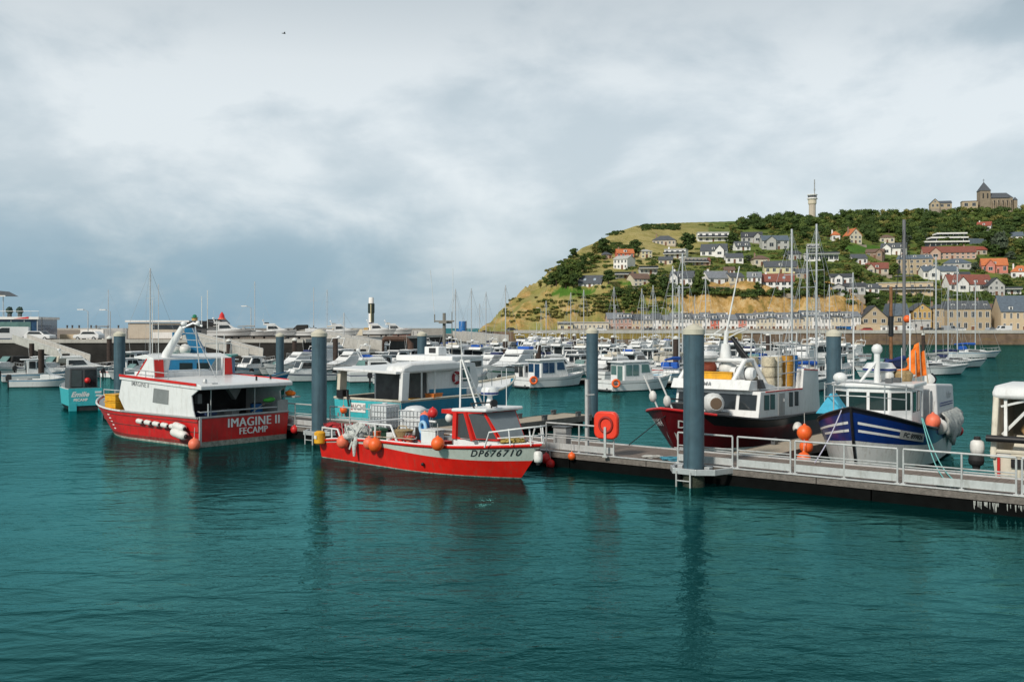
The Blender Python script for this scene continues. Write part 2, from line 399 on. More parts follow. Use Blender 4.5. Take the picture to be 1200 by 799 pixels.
# ---------------------------------------------------------------- water
def water_material():
    m = bpy.data.materials.new('harbour_water'); m.use_nodes = True
    nt = m.node_tree; n = nt.nodes; L = nt.links; b = n['Principled BSDF']
    tc = n.new('ShaderNodeTexCoord')
    def tex(scale, detail, rough, stretch=(1, 1, 1), rot=0, dist=0):
        mp = n.new('ShaderNodeMapping'); mp.inputs['Scale'].default_value = stretch; mp.inputs['Rotation'].default_value = (0, 0, rot)
        L.new(tc.outputs['Object'], mp.inputs[0])
        q = n.new('ShaderNodeTexNoise'); q.inputs['Scale'].default_value = scale; q.inputs['Detail'].default_value = detail; q.inputs['Roughness'].default_value = rough
        q.inputs['Distortion'].default_value = dist
        L.new(mp.outputs[0], q.inputs['Vector']); return q.outputs['Fac']
    def bump(h, strength, dist, prev=None):
        q = n.new('ShaderNodeBump'); q.inputs['Strength'].default_value = strength; q.inputs['Distance'].default_value = dist
        L.new(h, q.inputs['Height'])
        if prev: L.new(prev, q.inputs['Normal'])
        return q.outputs['Normal']
    n1 = bump(tex(.55, 2, .5, (1, 1.7, 1), R(20), .6), 1.0, WAVE[0])
    n2 = bump(tex(2.1, 3, .55, (1, 1.8, 1), R(-14), .5), 1.0, WAVE[1], n1)
    n3 = bump(tex(7.5, 3, .6, (1, 1.6, 1), R(12), .3), 1.0, WAVE[2], n2)
    wind = n.new('ShaderNodeMapRange'); wind.inputs['From Min'].default_value = .38; wind.inputs['From Max'].default_value = .6; wind.inputs['To Min'].default_value = .45; L.new(tex(.09, 3, .55, (1, 1.8, 1), R(25)), wind.inputs['Value'])
    for bq in [q for q in n if q.type == 'BUMP'][1:]: L.new(wind.outputs[0], bq.inputs['Strength'])
    L.new(n3, b.inputs['Normal'])
    patch = tex(.05, 3, .5, (1, 1, 1))
    cr = n.new('ShaderNodeValToRGB'); cr.color_ramp.elements[0].position = .35; cr.color_ramp.elements[1].position = .68
    cr.color_ramp.elements[0].color = (0.0006, .018, .018, 1); cr.color_ramp.elements[1].color = (.0010, .031, .030, 1)
    L.new(patch, cr.inputs[0]); L.new(cr.outputs[0], b.inputs['Base Color'])
    # murky green body below, sky-coloured mirror above
    b.inputs['Roughness'].default_value = 1.0; b.inputs['Specular IOR Level'].default_value = 0.0
    gl = n.new('ShaderNodeBsdfGlossy'); gl.inputs['Color'].default_value = (.22, .70, .70, 1); gl.inputs['Roughness'].default_value = .035; L.new(n3, gl.inputs['Normal'])
    fr = n.new('ShaderNodeFresnel'); fr.inputs['IOR'].default_value = 1.36; L.new(n3, fr.inputs['Normal'])
    fm = n.new('ShaderNodeMath'); fm.operation = 'MULTIPLY_ADD'; fm.inputs[1].default_value = 1.42; fm.inputs[2].default_value = -.09; L.new(fr.outputs[0], fm.inputs[0])
    fc = n.new('ShaderNodeClamp'); fc.inputs['Min'].default_value = .015; fc.inputs['Max'].default_value = .44; L.new(fm.outputs[0], fc.inputs[0])
    mx = n.new('ShaderNodeMixShader'); L.new(fc.outputs[0], mx.inputs[0]); L.new(b.outputs[0], mx.inputs[1]); L.new(gl.outputs[0], mx.inputs[2])
    L.new(mx.outputs[0], n['Material Output'].inputs['Surface'])
    return m
WAVE = (.06, .025, .0080)
wm = MB(water_material())
wm.add([(-12000, -60, 0), (12000, -60, 0), (16000, 30000, 0), (-16000, 30000, 0)], [(0, 1, 2, 3)])
structure(wm.build('water'))
# ---------------------------------------------------------------- hill
RIDGE = [(556, 386, 392), (566, 383.5, 394), (574, 378, 398), (583, 366, 403), (592, 357, 408), (602, 347, 415), (615, 335, 428), (630, 329, 442), (645, 315, 462), (660, 306, 482), (680, 291, 520), (700, 282, 560),
         (720, 272, 600), (745, 264, 640), (775, 261, 680), (810, 260, 710), (850, 259, 730), (900, 257, 745), (950, 254, 750), (1000, 250, 755), (1050, 251, 760), (1100, 249, 765), (1150, 245, 770), (1200, 246, 775), (1300, 246, 780), (1500, 250, 790)]
def lerp_tab(tab, x):
    if x <= tab[0][0]: return tab[0][1:]
    for a, b in zip(tab, tab[1:]):
        if x <= b[0]:
            t = (x - a[0]) / (b[0] - a[0]); return tuple(p + (q - p) * t for p, q in zip(a[1:], b[1:]))
    return tab[-1][1:]
def smooth(t): t = max(0.0, min(1.0, t)); return t * t * (3 - 2 * t)
GROUND = 4.3
def terrain(X, Y):
    px = CX + F * X / Y
    if px < 560: return -3.0
    ry, Yr = lerp_tab(RIDGE, px); zr = EYE + (HY - ry) / F * Yr
    cliff = 20.0 - 11.5 * smooth((px - 985) / 60); ct = min(cliff, .62 * max(0.2, zr - GROUND)) + 0.0
    nzv = noise.noise((X * .02, Y * .02, 1.3)); nz2 = noise.noise((X * .09, Y * .09, 5.1)); nz3 = noise.noise((X * .25, Y * .25, 9.1))
    nr = noise.noise((X * .12, 3.3, 0.7)); nr2 = noise.noise((X * .33, 8.3, 2.7))
    Y0 = 384 + 3 * nzv + 3.0 * nr + 1.6 * nr2 if px > 640 else 384 + 2 * nr
    Y0 = min(Y0, Yr - 14); Yc = Y0 + 17 + 4 * nz2
    Yc = min(Yc, Yr - 4)
    if Y <= Y0: z = GROUND
    elif Y <= Yc: t = (Y - Y0) / (Yc - Y0); z = GROUND + (ct) * (t ** .8) + 1.6 * nz2 * math.sin(math.pi * t) + 1.8 * nz3 * math.sin(math.pi * t)
    elif Y <= Yr:
        q = (Y - Yc) / max(1e-3, Yr - Yc); zc = GROUND + ct
        z = zc + (zr - zc) * q + 2.2 * nzv * math.sin(math.pi * q) + .9 * nz2 * min(1, 4 * (1 - q))
        if px < 665: z += (1.5 * nz2 + .9 * nz3) * min(1, 3 * (1 - q) + .4)
        if px > 680: z += .9 * math.sin(q * 26 + nzv * 3) * min(1, 5 * (1 - q)) * min(1, 6 * q)
    else:
        d = Y - Yr
        z = zr - (d * .7 if px < 720 else d * (.7 - .66 * smooth((px - 720) / 120)))
        z = max(z, -3.0)
    return z
def hit(px, py, y0=389.0):
    Y = y0
    while Y < 790:
        if terrain(PX(px, Y), Y) >= PZ(py, Y): return Y
        Y += 1.0
    return None
def hill_material():
    m = bpy.data.materials.new('hill_ground'); m.use_nodes = True
    nt = m.node_tree; n = nt.nodes; L = nt.links; b = n['Principled BSDF']
    tc = n.new('ShaderNodeTexCoord'); geo = n.new('ShaderNodeNewGeometry')
    def tex(scale, detail=6, rough=.65):
        q = n.new('ShaderNodeTexNoise'); q.inputs['Scale'].default_value = scale; q.inputs['Detail'].default_value = detail; q.inputs['Roughness'].default_value = rough
        L.new(tc.outputs['Object'], q.inputs['Vector']); return q.outputs['Fac']
    def ramp(f, stops):
        q = n.new('ShaderNodeValToRGB'); L.new(f, q.inputs[0]); e = q.color_ramp.elements
        e[0].position, e[0].color = stops[0][0], stops[0][1] + (1,); e[1].position, e[1].color = stops[-1][0], stops[-1][1] + (1,)
        for p, c in stops[1:-1]: x = e.new(p); x.color = c + (1,)
        return q.outputs['Color']
    def mr(v, a, b_):
        q = n.new('ShaderNodeMapRange'); q.inputs['From Min'].default_value = a; q.inputs['From Max'].default_value = b_; L.new(v, q.inputs['Value']); return q.outputs['Result']
    def mx(f, a, b_):
        q = n.new('ShaderNodeMix'); q.data_type = 'RGBA'; L.new(f, q.inputs['Factor']); L.new(a, q.inputs['A']); L.new(b_, q.inputs['B']); return q.outputs['Result']
    green = ramp(tex(.11), [(.3, (.06, .10, .022)), (.5, (.12, .17, .04)), (.7, (.22, .22, .06))])
    dry = ramp(tex(.09), [(.28, (.16, .16, .04)), (.42, (.31, .27, .09)), (.58, (.42, .35, .15)), (.75, (.22, .24, .06))])
    mpz = n.new('ShaderNodeMapping'); mpz.inputs['Scale'].default_value = (1.3, 1.3, .3); L.new(tc.outputs['Object'], mpz.inputs[0])
    rk = n.new('ShaderNodeTexNoise'); rk.inputs['Scale'].default_value = .16; rk.inputs['Detail'].default_value = 9; rk.inputs['Roughness'].default_value = .78; L.new(mpz.outputs[0], rk.inputs['Vector'])
    rock = ramp(rk.outputs['Fac'], [(.3, (.12, .11, .035)), (.41, (.26, .19, .06)), (.50, (.46, .28, .10)), (.60, (.56, .42, .22)), (.70, (.22, .20, .06))])
    at = n.new('ShaderNodeAttribute'); at.attribute_name = 'dry'
    at2 = n.new('ShaderNodeAttribute'); at2.attribute_name = 'rock'
    lw = n.new('ShaderNodeAttribute'); lw.attribute_name = 'lawn'
    c = mx(at.outputs['Fac'], green, dry)
    lawn = ramp(tex(.3), [(.3, (.06, .14, .02)), (.7, (.09, .19, .03))])
    c = mx(lw.outputs['Fac'], c, lawn)
    ad = n.new('ShaderNodeMath'); ad.operation = 'ADD'; L.new(at2.outputs['Fac'], ad.inputs[0])
    q = n.new('ShaderNodeMath'); q.operation = 'MULTIPLY_ADD'; L.new(tex(.13, 7, .7), q.inputs[0]); q.inputs[1].default_value = 1.6; q.inputs[2].default_value = -.8
    L.new(q.outputs[0], ad.inputs[1])
    c = mx(mr(ad.outputs[0], .35, .65), c, rock)
    L.new(c, b.inputs['Base Color']); b.inputs['Roughness'].default_value = .95; b.inputs['Specular IOR Level'].default_value = .1
    bp = n.new('ShaderNodeBump'); bp.inputs['Strength'].default_value = .8; bp.inputs['Distance'].default_value = 1.2
    L.new(tex(.35, 6, .7), bp.inputs['Height']); L.new(bp.outputs['Normal'], b.inputs['Normal'])
    return m
LAWNS = [(668, 341, 30, 6), (1010, 291, 26, 5), (905, 318, 20, 4), (860, 335, 40, 5), (735, 333, 24, 4)]
def build_hill():
    hs = MB(hill_material()); pxs = [558 + 2.4 * i for i in range(300)] + [1282 + 9 * i for i in range(50)]
    Ys = [383 + i * 1.5 for i in range(22)] + [416 + i * 4.2 for i in range(100)] + [840 + i * 40 for i in range(5)]
    dry = []; rock = []; lawn = []
    for px in pxs:
        ry, Yr = lerp_tab(RIDGE, px)
        for Y in Ys:
            X = PX(px, Y); z = terrain(X, Y); hs.v.append((X, Y, z - (.3 if z <= GROUND else 0)))
            py = HY - (z - EYE) / Y * F
            nn = noise.noise((X * .018, Y * .018, 7.7)) * .5 + noise.noise((X * .06, Y * .06, 2.7)) * .3
            d = smooth((860 - px) / 160 + .1) * (.35 + .65 * smooth((z - 10) / 35)) + nn
            if py < 296 and px < 830: d += .45
            if 330 < py < 385 and px < 720: d += .5
            dry.append(max(0, min(1, d)))
            r = 1.0 if Y < 404 + 6 * nn and z > GROUND + .2 and px < 1015 else 0.0
            if px < 650: r = max(r, .7)
            if px < 622 and py > 325: r = max(r, 1.1)
            rock.append(r * (.8 if px > 800 else .42))
            lw = 0.0
            for a, b_, c, e_ in LAWNS:
                if ((px - a) / c) ** 2 + ((py - b_) / e_) ** 2 < 1: lw = 1.0
            lawn.append(lw)
    m = len(Ys)
    for i in range(len(pxs) - 1):
        for j in range(m - 1):
            hs.f.append((i * m + j, (i + 1) * m + j, (i + 1) * m + j + 1, i * m + j + 1)); hs.mi.append(0)
    o = structure(hs.build('hill', smooth=60))
    for nm, vals in (('dry', dry), ('rock', rock), ('lawn', lawn)):
        a = o.data.attributes.new(nm, 'FLOAT', 'POINT'); a.data.foreach_set('value', vals)
    return o
build_hill()
# ---------------------------------------------------------------- land by the water
ASPH = mat('asphalt', (.075, .075, .075), .9, var=.2, scale=.6)
PAVE = mat('quay_paving', (.30, .27, .23), .9, var=.2, scale=.5)
SAND = mat('shingle_ground', (.22, .175, .135), .95, var=.25, scale=.25)
STONEW = mat('old_quay_stone', (.17, .115, .08), .95, var=.45, scale=.35, bump=.5, bscale=2, dirt=(.23, .15, .05), dirt_amt=.8, dscale=(.05, .05, .35))
DARKW = mat('dark_quay_timber', (.022, .02, .018), .9, var=.6, scale=.5)
CONC = mat('pale_concrete', (.47, .45, .41), .85, var=.15, scale=.5, dirt=(.2, .18, .15), dirt_amt=.5)
def land(name, poly, z0, z1, Mtop, Mside):
    mb = MB(Mtop); k = len(poly)
    mb.add([(x, y, z1) for x, y in poly], [tuple(range(k))]); mb.use(Mside)
    for i in range(k):
        (x0, y0), (x1, y1) = poly[i], poly[(i + 1) % k]
        mb.add([(x0, y0, z0), (x1, y1, z0), (x1, y1, z1), (x0, y0, z1)], [(0, 1, 2, 3)])
    return structure(mb.build(name))
ZL = 3.6
LQ = [(-110, 137), (PX(60, 138), 138), (PX(355, 141), 141), (PX(425, 166), 166), (PX(482, 200), 200), (PX(530, 250), 250), (PX(571, 320), 320)]
LB = [(PX(571, 350), 350), (PX(500, 345), 345), (PX(350, 320), 320), (PX(150, 280), 280), (-230, 270)]
land('quay_ground', LQ + LB, -2, ZL, PAVE, DARKW)
mb = MB(ASPH)
rd = [(PX(-60, 143), 143), (PX(350, 147), 147), (PX(350, 158), 158), (PX(-60, 153), 153)]
mb.add([(x, y, ZL + .005) for x, y in rd], [(0, 1, 2, 3)]); structure(mb.build('quay_road'))
mb = MB(SAND)
mb.add([(PX(-60, 156), 156, ZL + .02), (PX(330, 160), 160, ZL + .02), (PX(350, 300), 300, 5.0), (PX(-60, 255), 255, 5.0)], [(0, 1, 2, 3)]); structure(mb.build('shingle_bank'))
mb = MB(CONC)
for a, b in zip(LQ, LQ[1:]): mb.beam((a[0], a[1] + .2, ZL + .1), (b[0], b[1] + .2, ZL + .1), .7, .5)
structure(mb.build('quay_edge'))
mb = MB(CONC)
sw = [(-200, 262, 5.5), (PX(150, 272), 272, 5.5), (PX(350, 312), 312, 5.4), (PX(520, 340), 340, 5.0)]
for a, b in zip(sw, sw[1:]): mb.beam((a[0], a[1], 4.5), (b[0], b[1], 4.5), 1.2, 2.0)
tag(mb.build('sea_wall'), 'long low concrete sea wall closing the horizon behind the boatyard', 'wall')
# right bank under the cliff
QY = 331.0
RB = [(PX(568, QY + 14), QY + 14), (PX(600, QY), QY), (PX(1500, QY), QY), (PX(1500, 470), 470), (PX(620, 470), 470), (PX(575, 405), 405), (PX(560, 380), 380)]
land('quayside_ground', RB, -2, GROUND - .05, PAVE, STONEW)
mb = MB(ASPH); mb.add([(PX(560, 352), 340, GROUND - .035), (PX(1500, 340), 340, GROUND - .035), (PX(1500, 352), 352, GROUND - .035), (PX(575, 352), 352, GROUND - .035)], [(0, 1, 2, 3)]); structure(mb.build('quayside_road'))
mb = MB(CONC); mb.bx(PX(602, QY), PX(1500, QY), QY - .25, QY + .6, GROUND - .5, GROUND + .55); structure(mb.build('quayside_kerb'))
# weed band of the old wall
mb = MB(mat('weed_on_stone', (.26, .19, .05), .95, var=.35, scale=.3)); mb.bx(PX(602, QY), PX(870, QY), QY - .12, QY + .1, 1.9, GROUND - .55); structure(mb.build('wall_weed_band'))
# ---------------------------------------------------------------- the main pontoon (local x = -s, y = l)
def S_at(px, l=0.0):
    k = (px - CX) / F
    return (14.85 + NX * l - k * (28.9 + NY * l)) / (.777 + .629 * k)
DZ = .60
pon = thing('pontoon', 'long timber-decked floating pontoon with white railings crossing behind the red boats', 'pontoon', (14.85, 28.9, 0), -39.0)
WD = 3.6
mb = MB(WOOD); PEND = -S_at(119, 0)
x = PEND
while x < 8:
    mb.bx(x, x + .137, .06, WD - .06, DZ - .05, DZ + rnd.uniform(-.004, .004)); x += .145
mb.build('deck', pon)
mb = MB(FASCIA)
for (a, b) in [(PEND + 6.5 * i, PEND + 6.5 * i + 6.47) for i in range(10)]: mb.bx(a, b, -.02, .055, DZ - .22, DZ - .02); mb.bx(a, b, WD - .055, WD + .02, DZ - .22, DZ - .02)
mb.build('fascia_board', pon)
mb = MB(ALU); mb.bx(PEND, 8, -.03, .12, DZ, DZ + .035); mb.bx(PEND, 8, WD - .12, WD + .03, DZ, DZ + .05); mb.build('edge_strip', pon, bevel=.008)
for i in range(11):
    mb = MB(FLOATB); a = PEND + .1 + 5.9 * i; mb.bx(a, a + 5.85, .03, WD - .05, -.45, DZ - .23); mb.build('float', pon)
# barnacle streaks under the near end
q = random.Random(4); SALT = mat('salt_streak', (.34, .35, .33), .9, var=.3, scale=12)
for i in range(26):
    xx = -(S_at(q.choice([1145, 1152, 1158, 1163, 1168, 1186, 1190, 1194, 1198]), .1) + q.uniform(-.12, .12)); h = q.uniform(.08, .3); wv = q.uniform(.015, .05)
    mb = MB(SALT); mb.prism([(xx, .012, .345), (xx + wv, .012, .345), (xx + wv * .8, .012, .345 - h), (xx + wv * .3, .012, .345 - h * .8)], (0, .017, 0)); mb.build('salt_streak', pon)
def railing(s0, s1, mids=()):
    r = MB(ALU); y = .10
    a, b = -s0, -s1
    r.bar((a, y, DZ + 1.12), (b, y, DZ + 1.12), .034, 8)
    o = r.build('railing', pon, smooth=50)
    m = MB(ALU); m.bar((a, y, DZ + .66), (b, y, DZ + .66), .022, 6); m.bar((a, y + .07, DZ + .56), (b, y + .07, DZ + .56), .022, 6); m.build('mid_rail', o, smooth=50)
    k = MB(ALU); k.bx(min(a, b), max(a, b), y - .012, y + .012, DZ + .10, DZ + .34); k.build('kick_plate', o)
    for sx in (s0, s1) + tuple(mids):
        p = MB(ALU); xx = -sx; p.bar((xx, y, DZ), (xx, y, DZ + 1.11), .032, 8); p.bx(xx - .07, xx + .07, y - .05, y + .07, DZ + .036, DZ + .055); p.build('post', o, smooth=50)
for a, b, ms in ((1048.5, 990, ()), (1052, 928.5, (988,)), (925, 862, ()), (857.5, 792, ()), (716.5, 639, (677,))):
    pass
railing(S_at(857), S_at(793)); railing(S_at(925), S_at(863)); railing(S_at(1050.5), S_at(930.5), (S_at(988),)); railing(S_at(1190), S_at(1057.5), (S_at(1126),)); railing(S_at(1330), S_at(1197), (S_at(1260),))
railing(S_at(717.5), S_at(638.5), (S_at(677),)); railing(S_at(364), S_at(322), (S_at(344),)); railing(S_at(432), S_at(385), (S_at(408),))
for k in range(2): railing(-PEND - 5.7 + 2.9 * k, -PEND - 3.0 + 2.9 * k, (-PEND - 4.3 + 2.9 * k,))
def pile_guide(s, l, ladder=True):
    g = MB(STEEL); x = -s
    ring = [(-.95, .72), (-.95, -.05), (-.55, -.62), (.30, -.62), (.80, -.25), (1.05, .72)]
    P = [(x + a, l + b, DZ - .06) for a, b in ring]
    for p, q in zip(P, P[1:]): g.beam(p, q, .12, .2)
    for p in P: g.lathe([(.07, -.1), (.07, .1)], p, 8)
    for a in (-.55, .5): g.box((x + a, l - .1, DZ + .02), (.2, .25, .16))
    o = g.build('pile_guide', pon, bevel=.012)
    if ladder:
        d = MB(ALU)
        for a in (-.42, .12): d.bar((x + a, l - .70, DZ - .05), (x + a, l - .70, -.6), .032, 8)
        for z in (.22, -.08): d.bar((x - .42, l - .70, z), (x + .12, l - .70, z), .022, 6)
        d.build('ladder', pon, smooth=50)
pile_guide(S_at(813, -.85), -.62); pile_guide(S_at(374, -.8), -.6)
for s_ in (S_at(790, 3), S_at(700, .5), S_at(1120, .6), S_at(960, 3.3), S_at(610, .4), S_at(500, 3.3)):
    c = MB(STEEL); x = -s_; y = .3 if s_ != S_at(790, 3) else 3.3
    c.bar((x - .16, y, DZ + .12), (x + .16, y, DZ + .12), .025); c.bar((x - .06, y, DZ), (x - .06, y, DZ + .12), .022); c.bar((x + .06, y, DZ), (x + .06, y, DZ + .12), .022)
    c.build('cleat', pon)
def finger(s0, s1, l1, label):
    t = thing('finger_pontoon', label, 'pontoon', (14.85, 28.9, 0), -39.0)
    m = MB(WOODL); y = WD + .08
    while y < l1:
        m.bx(-s1, -s0, y, y + .137, DZ - .05, DZ); y += .145
    m.build('deck', t)
    m = MB(FASCIA); m.bx(-s1 - .05, -s1, WD + .08, l1, DZ - .3, DZ + .02); m.bx(-s0, -s0 + .05, WD + .08, l1, DZ - .3, DZ + .02); m.bx(-s1, -s0, l1 + .02, l1 + .07, DZ - .3, DZ + .02); m.build('fascia_board', t)
    k = int((l1 - WD) // 3.6)
    for i in range(k):
        m = MB(FLOATB); a = WD + .4 + i * (l1 - WD - .4) / k; m.bx(-s1 + .1, -s0 - .1, a, a + 2.9, -.4, DZ - .07); m.build('float', t)
    for f in (.35, .62, .9):
        for sd in (-s1 + .12, -s0 - .12):
            m = MB(DGREY); yy = WD + (l1 - WD) * f; m.bx(sd - .09, sd + .09, yy - .14, yy + .14, DZ, DZ + .2); m.bx(sd - .05, sd + .05, yy - .22, yy + .22, DZ + .2, DZ + .27); m.build('mooring_cleat', t)
    return t
finger(25.25, 27.2, 14.7, 'pale timber finger pontoon running back beside the white and teal workboat')
finger(9.7, 11.3, 15.6, 'pale timber finger pontoon between the maroon trawler and the cobalt blue boat')
# ---------------------------------------------------------------- piles
def pile(loc, label, top=5.15, r=.36, capm=None, tube=None, group='blue-grey steel mooring piles', name='mooring_pile', cap=True):
    t = thing(name, label, 'mooring pile', (loc[0], loc[1], 0), rnd.uniform(0, 360), group)
    m = MB(tube or PILE); m.lathe([(r, -1.5), (r, top)], n=28); tb = m.build('tube', t, smooth=40)
    m = MB(mat('pile_weed', (.028, .034, .022), .9, var=.6, scale=5, bump=.8)); m.lathe([(r + .012, -1.2), (r + .016, .12), (r + .004, .42)], n=28); m.build('weed_band', tb, smooth=40)
    if cap:
        m = MB(capm or PILECAP); m.lathe([(r + .03, top), (r + .03, top + .17), (r * .95, top + .20), (r * .5, top + .31), (.1, top + .345), (.02, top + .35)], n=28); m.build('cap', t, smooth=40)
    return t
pile(SL(S_at(813, -.85), -.85), 'thickest blue-grey pile with cream cap in a white guide beside the railing', 5.28, .36)
pile(SL(S_at(374, -.8), -.8), 'blue-grey pile with cream cone cap between the two red boats', 5.1, .355)
pile(SL(S_at(694, 15.3), 15.3), 'blue-grey pile with cream cap rising behind the orange lifebuoy housing', 5.2, .335)
pile(SL(S_at(977, 15.6), 15.6), 'blue-grey pile with cream cap rising behind the cobalt blue boat', 5.1, .345)
pile(SL(S_at(140, 3.95), 3.95), 'blue-grey pile with pale cap behind the bow of the red and white boat', 4.95, .37)
pile((PX(328, 88), 88), 'slim blue-grey pile with cream cap behind the stern roof of the red and white boat', 4.75, .35)
pile((PX(494.5, 76), 76), 'blue-grey pile with cream cap rising behind the white canopy of the teal workboat', 4.9, .36)
# timber piles of the marina
for px, Y, top, lab in ((48, 103, 3.3, 'dark timber pile behind the small white boat at the far left'), (37, 124, 3.6, 'short dark timber pile below the quay at the far left'), (128, 122, 4.2, 'dark timber pile with white cap left of the pale-capped steel pile'),
                        (393, 118, 4.3, 'dark timber pile rising from the boats right of the cream-capped pile'), (592, 120, 3.9, 'dark timber pile with pale cap standing left of the boat with blue cabin windows'),
                        (631, 112, 3.6, 'brown timber pile directly behind the boat with blue cabin windows'), (659, 215, 4.2, 'small dark timber pile near the old stone quay wall'), (673, 170, 4.2, 'dark timber pile amid the boats left of the orange lifebuoy housing'),
                        (718, 160, 4.0, 'dark timber pile amid the boats right of the grey pile behind the lifebuoy housing'), (792, 110, 4.3, 'tall dark timber pile with white cap left of the thickest steel pile'),
                        (268, 126, 3.8, 'dark timber pile under the grey gangway behind the red and white boat'), (345, 128, 3.9, 'dark timber pile among the boats left of the cream cone cap'), (900, 150, 4.4, 'dark timber pile behind the roof of the maroon trawler'), (1082, 190, 4.2, 'dark timber pile behind the white sailing yachts near the stone quay')):
    pile((PX(px, Y), Y), lab, top, .30 if Y > 100 else .33, mat('white_pile_cap', (.7, .7, .66), .6) , BROWNW, 'dark timber mooring piles', 'timber_pile', cap=px not in (48, 37, 393))
# ---------------------------------------------------------------- things on the pontoon
t = thing('lifebuoy_station', 'bright orange-red lifebuoy housing on a white post at the pontoon railing', 'lifebuoy', SL(S_at(711, -.04), -.04, 0), -39 + 12)
m = MB(mat('orange_red_housing', (.80, .04, .012), .4, var=.06, coat=.2)); pts = []
for cx, cz, a0 in ((.24, 1.50, 0), (-.24, 1.50, 90), (-.24, 1.02, 180), (.24, 1.02, 270)):
    for i in range(7): a = R(a0 + 15 * i); pts.append((cx + .24 * math.cos(a), -.14, cz + .28 * math.sin(a)))
m.prism(pts, (0, .26, 0)); m.build('housing', t, bevel=.05, smooth=50)
m = MB(mat('housing_recess', (.30, .015, .01), .6)); m.torus((.02, -.15, 1.28), .26, .05, axis=(0, 1, 0), sy=1.1); m.build('recess_ring', t, smooth=60)
m = MB(ALU); m.bx(-.045, .045, -.2, -.152, .62, 1.75); m.bx(-.1, .1, -.21, -.1, .60, .64); m.build('post', t)
for o_ in kids(t): o_.location.z += .55 if o_.name.startswith(('housing', 'recess')) else 0
t.scale = (1, 1, 1)
m = MB(ALU); p = SL(S_at(688, .25), .25); m.bx(-.06, .06, -.06, .06, DZ, 3.5); m.bx(-.1, .1, -.1, .1, DZ, DZ + .02); m.bar((-.02, -.08, 2.9), (.4, -.08, 2.93), .02)
o = m.build('service_post'); o.location = p; o.rotation_euler.z = R(-39); tag(o, 'tall square white post on the pontoon left of the orange lifebuoy housing', 'post')
t = thing('service_box', 'grey service box on the pontoon deck behind the railing near the red bow', 'box', SL(S_at(659, 1.0), 1.0, DZ), -39)
m = MB(GREY); m.bx(-.32, .32, -.2, .2, .02, .85); m.build('box_body', t, bevel=.03); m = MB(DGREY); m.bx(-.36, .36, -.24, .24, .85, .92); m.build('box_lid', t, bevel=.02)
def rope_coil(name, c, M, label, turns=4, r=.32, seed=0, tail=None):
    q = random.Random(seed); pts = []
    for i in range(turns * 14):
        a = i * 2 * math.pi / 14; rr = r * (1 + q.uniform(-.25, .25)); pts.append((rr * math.cos(a) * 1.5, rr * math.sin(a), .03 + .018 * i / 14 + q.uniform(0, .03)))
    if tail: pts += [Vector(p) - Vector(c) for p in tail]
    o = MB(M).path(pts, .022, 5).build(name, smooth=80); o.location = c; return tag(o, label, 'rope')
rope_coil('rope_coil', SL(S_at(1118, .75), .75, DZ), ROPEC, 'pale teal rope heaped on the deck under the railing near the blue boat', 6, .3, 3)
rope_coil('rope_coil', SL(S_at(789, .5), .5, DZ), mat('blue_rope', (.06, .24, .33), .9), 'blue rope coil on the deck just left of the thickest pile', 5, .26, 5)
rope_coil('rope_coil', SL(S_at(765, .6), .6, DZ), ROPEG, 'grey rope coil lying on the pontoon deck left of the blue rope', 4, .22, 8)
def ibc(loc, rz, label, lean=0.0):
    t = thing('tank_cage', label, 'tank', loc, rz, 'caged liquid tanks on the pontoon')
    m = MB(IBCW); m.bx(-.56, .56, -.46, .46, .2, 1.08); m.bx(-.5, .5, -.4, .4, 1.08, 1.14); m.lathe([(.13, 0), (.13, .06)], (0, 0, 1.14), 12); m.build('tank', t, bevel=.08, smooth=50)
    m = MB(STEEL)
    for z in (.2, .42, .64, .86, 1.12):
        for a, b in (((-.6, -.5), (.6, -.5)), ((.6, -.5), (.6, .5)), ((.6, .5), (-.6, .5)), ((-.6, .5), (-.6, -.5))): m.bar((*a, z), (*b, z), .014, 5)
    for i in range(7):
        x = -.6 + .2 * i; m.bar((x, -.5, .12), (x, -.5, 1.12), .014, 5); m.bar((x, .5, .12), (x, .5, 1.12), .014, 5)
    for i in range(1, 5): y = -.5 + .2 * i; m.bar((-.6, y, .12), (-.6, y, 1.12), .014, 5); m.bar((.6, y, .12), (.6, y, 1.12), .014, 5)
    m.build('cage', t)
    m = MB(DGREY)
    for y in (-.42, 0, .42): m.bx(-.6, .6, y - .07, y + .07, 0, .03); [m.bx(x - .07, x + .07, y - .07, y + .07, .03, .11) for x in (-.5, 0, .5)]
    m.bx(-.6, .6, -.5, .5, .11, .14); m.build('pallet', t)
    m = MB(BLACK); m.lathe([(.07, 0), (.07, .12)], (.0, -.5, .25), 10, (0, -1, 0)); m.build('valve', t)
    return t
ibc(SL(S_at(451, 1.3), 1.3, DZ), -39, 'caged white tank on the pontoon, the left and taller of two').scale = (1, 1, 1.12)
o = ibc(SL(S_at(487, 1.2), 1.2, DZ), -28, 'caged white tank with a domed sheet on top, right of two on the pontoon')
m = MB(IBCW); m.ball((0, 0, 1.12), .5, 14, 1.1, .95, .42, .03, 2); m.build('cover_sheet', o, smooth=80)
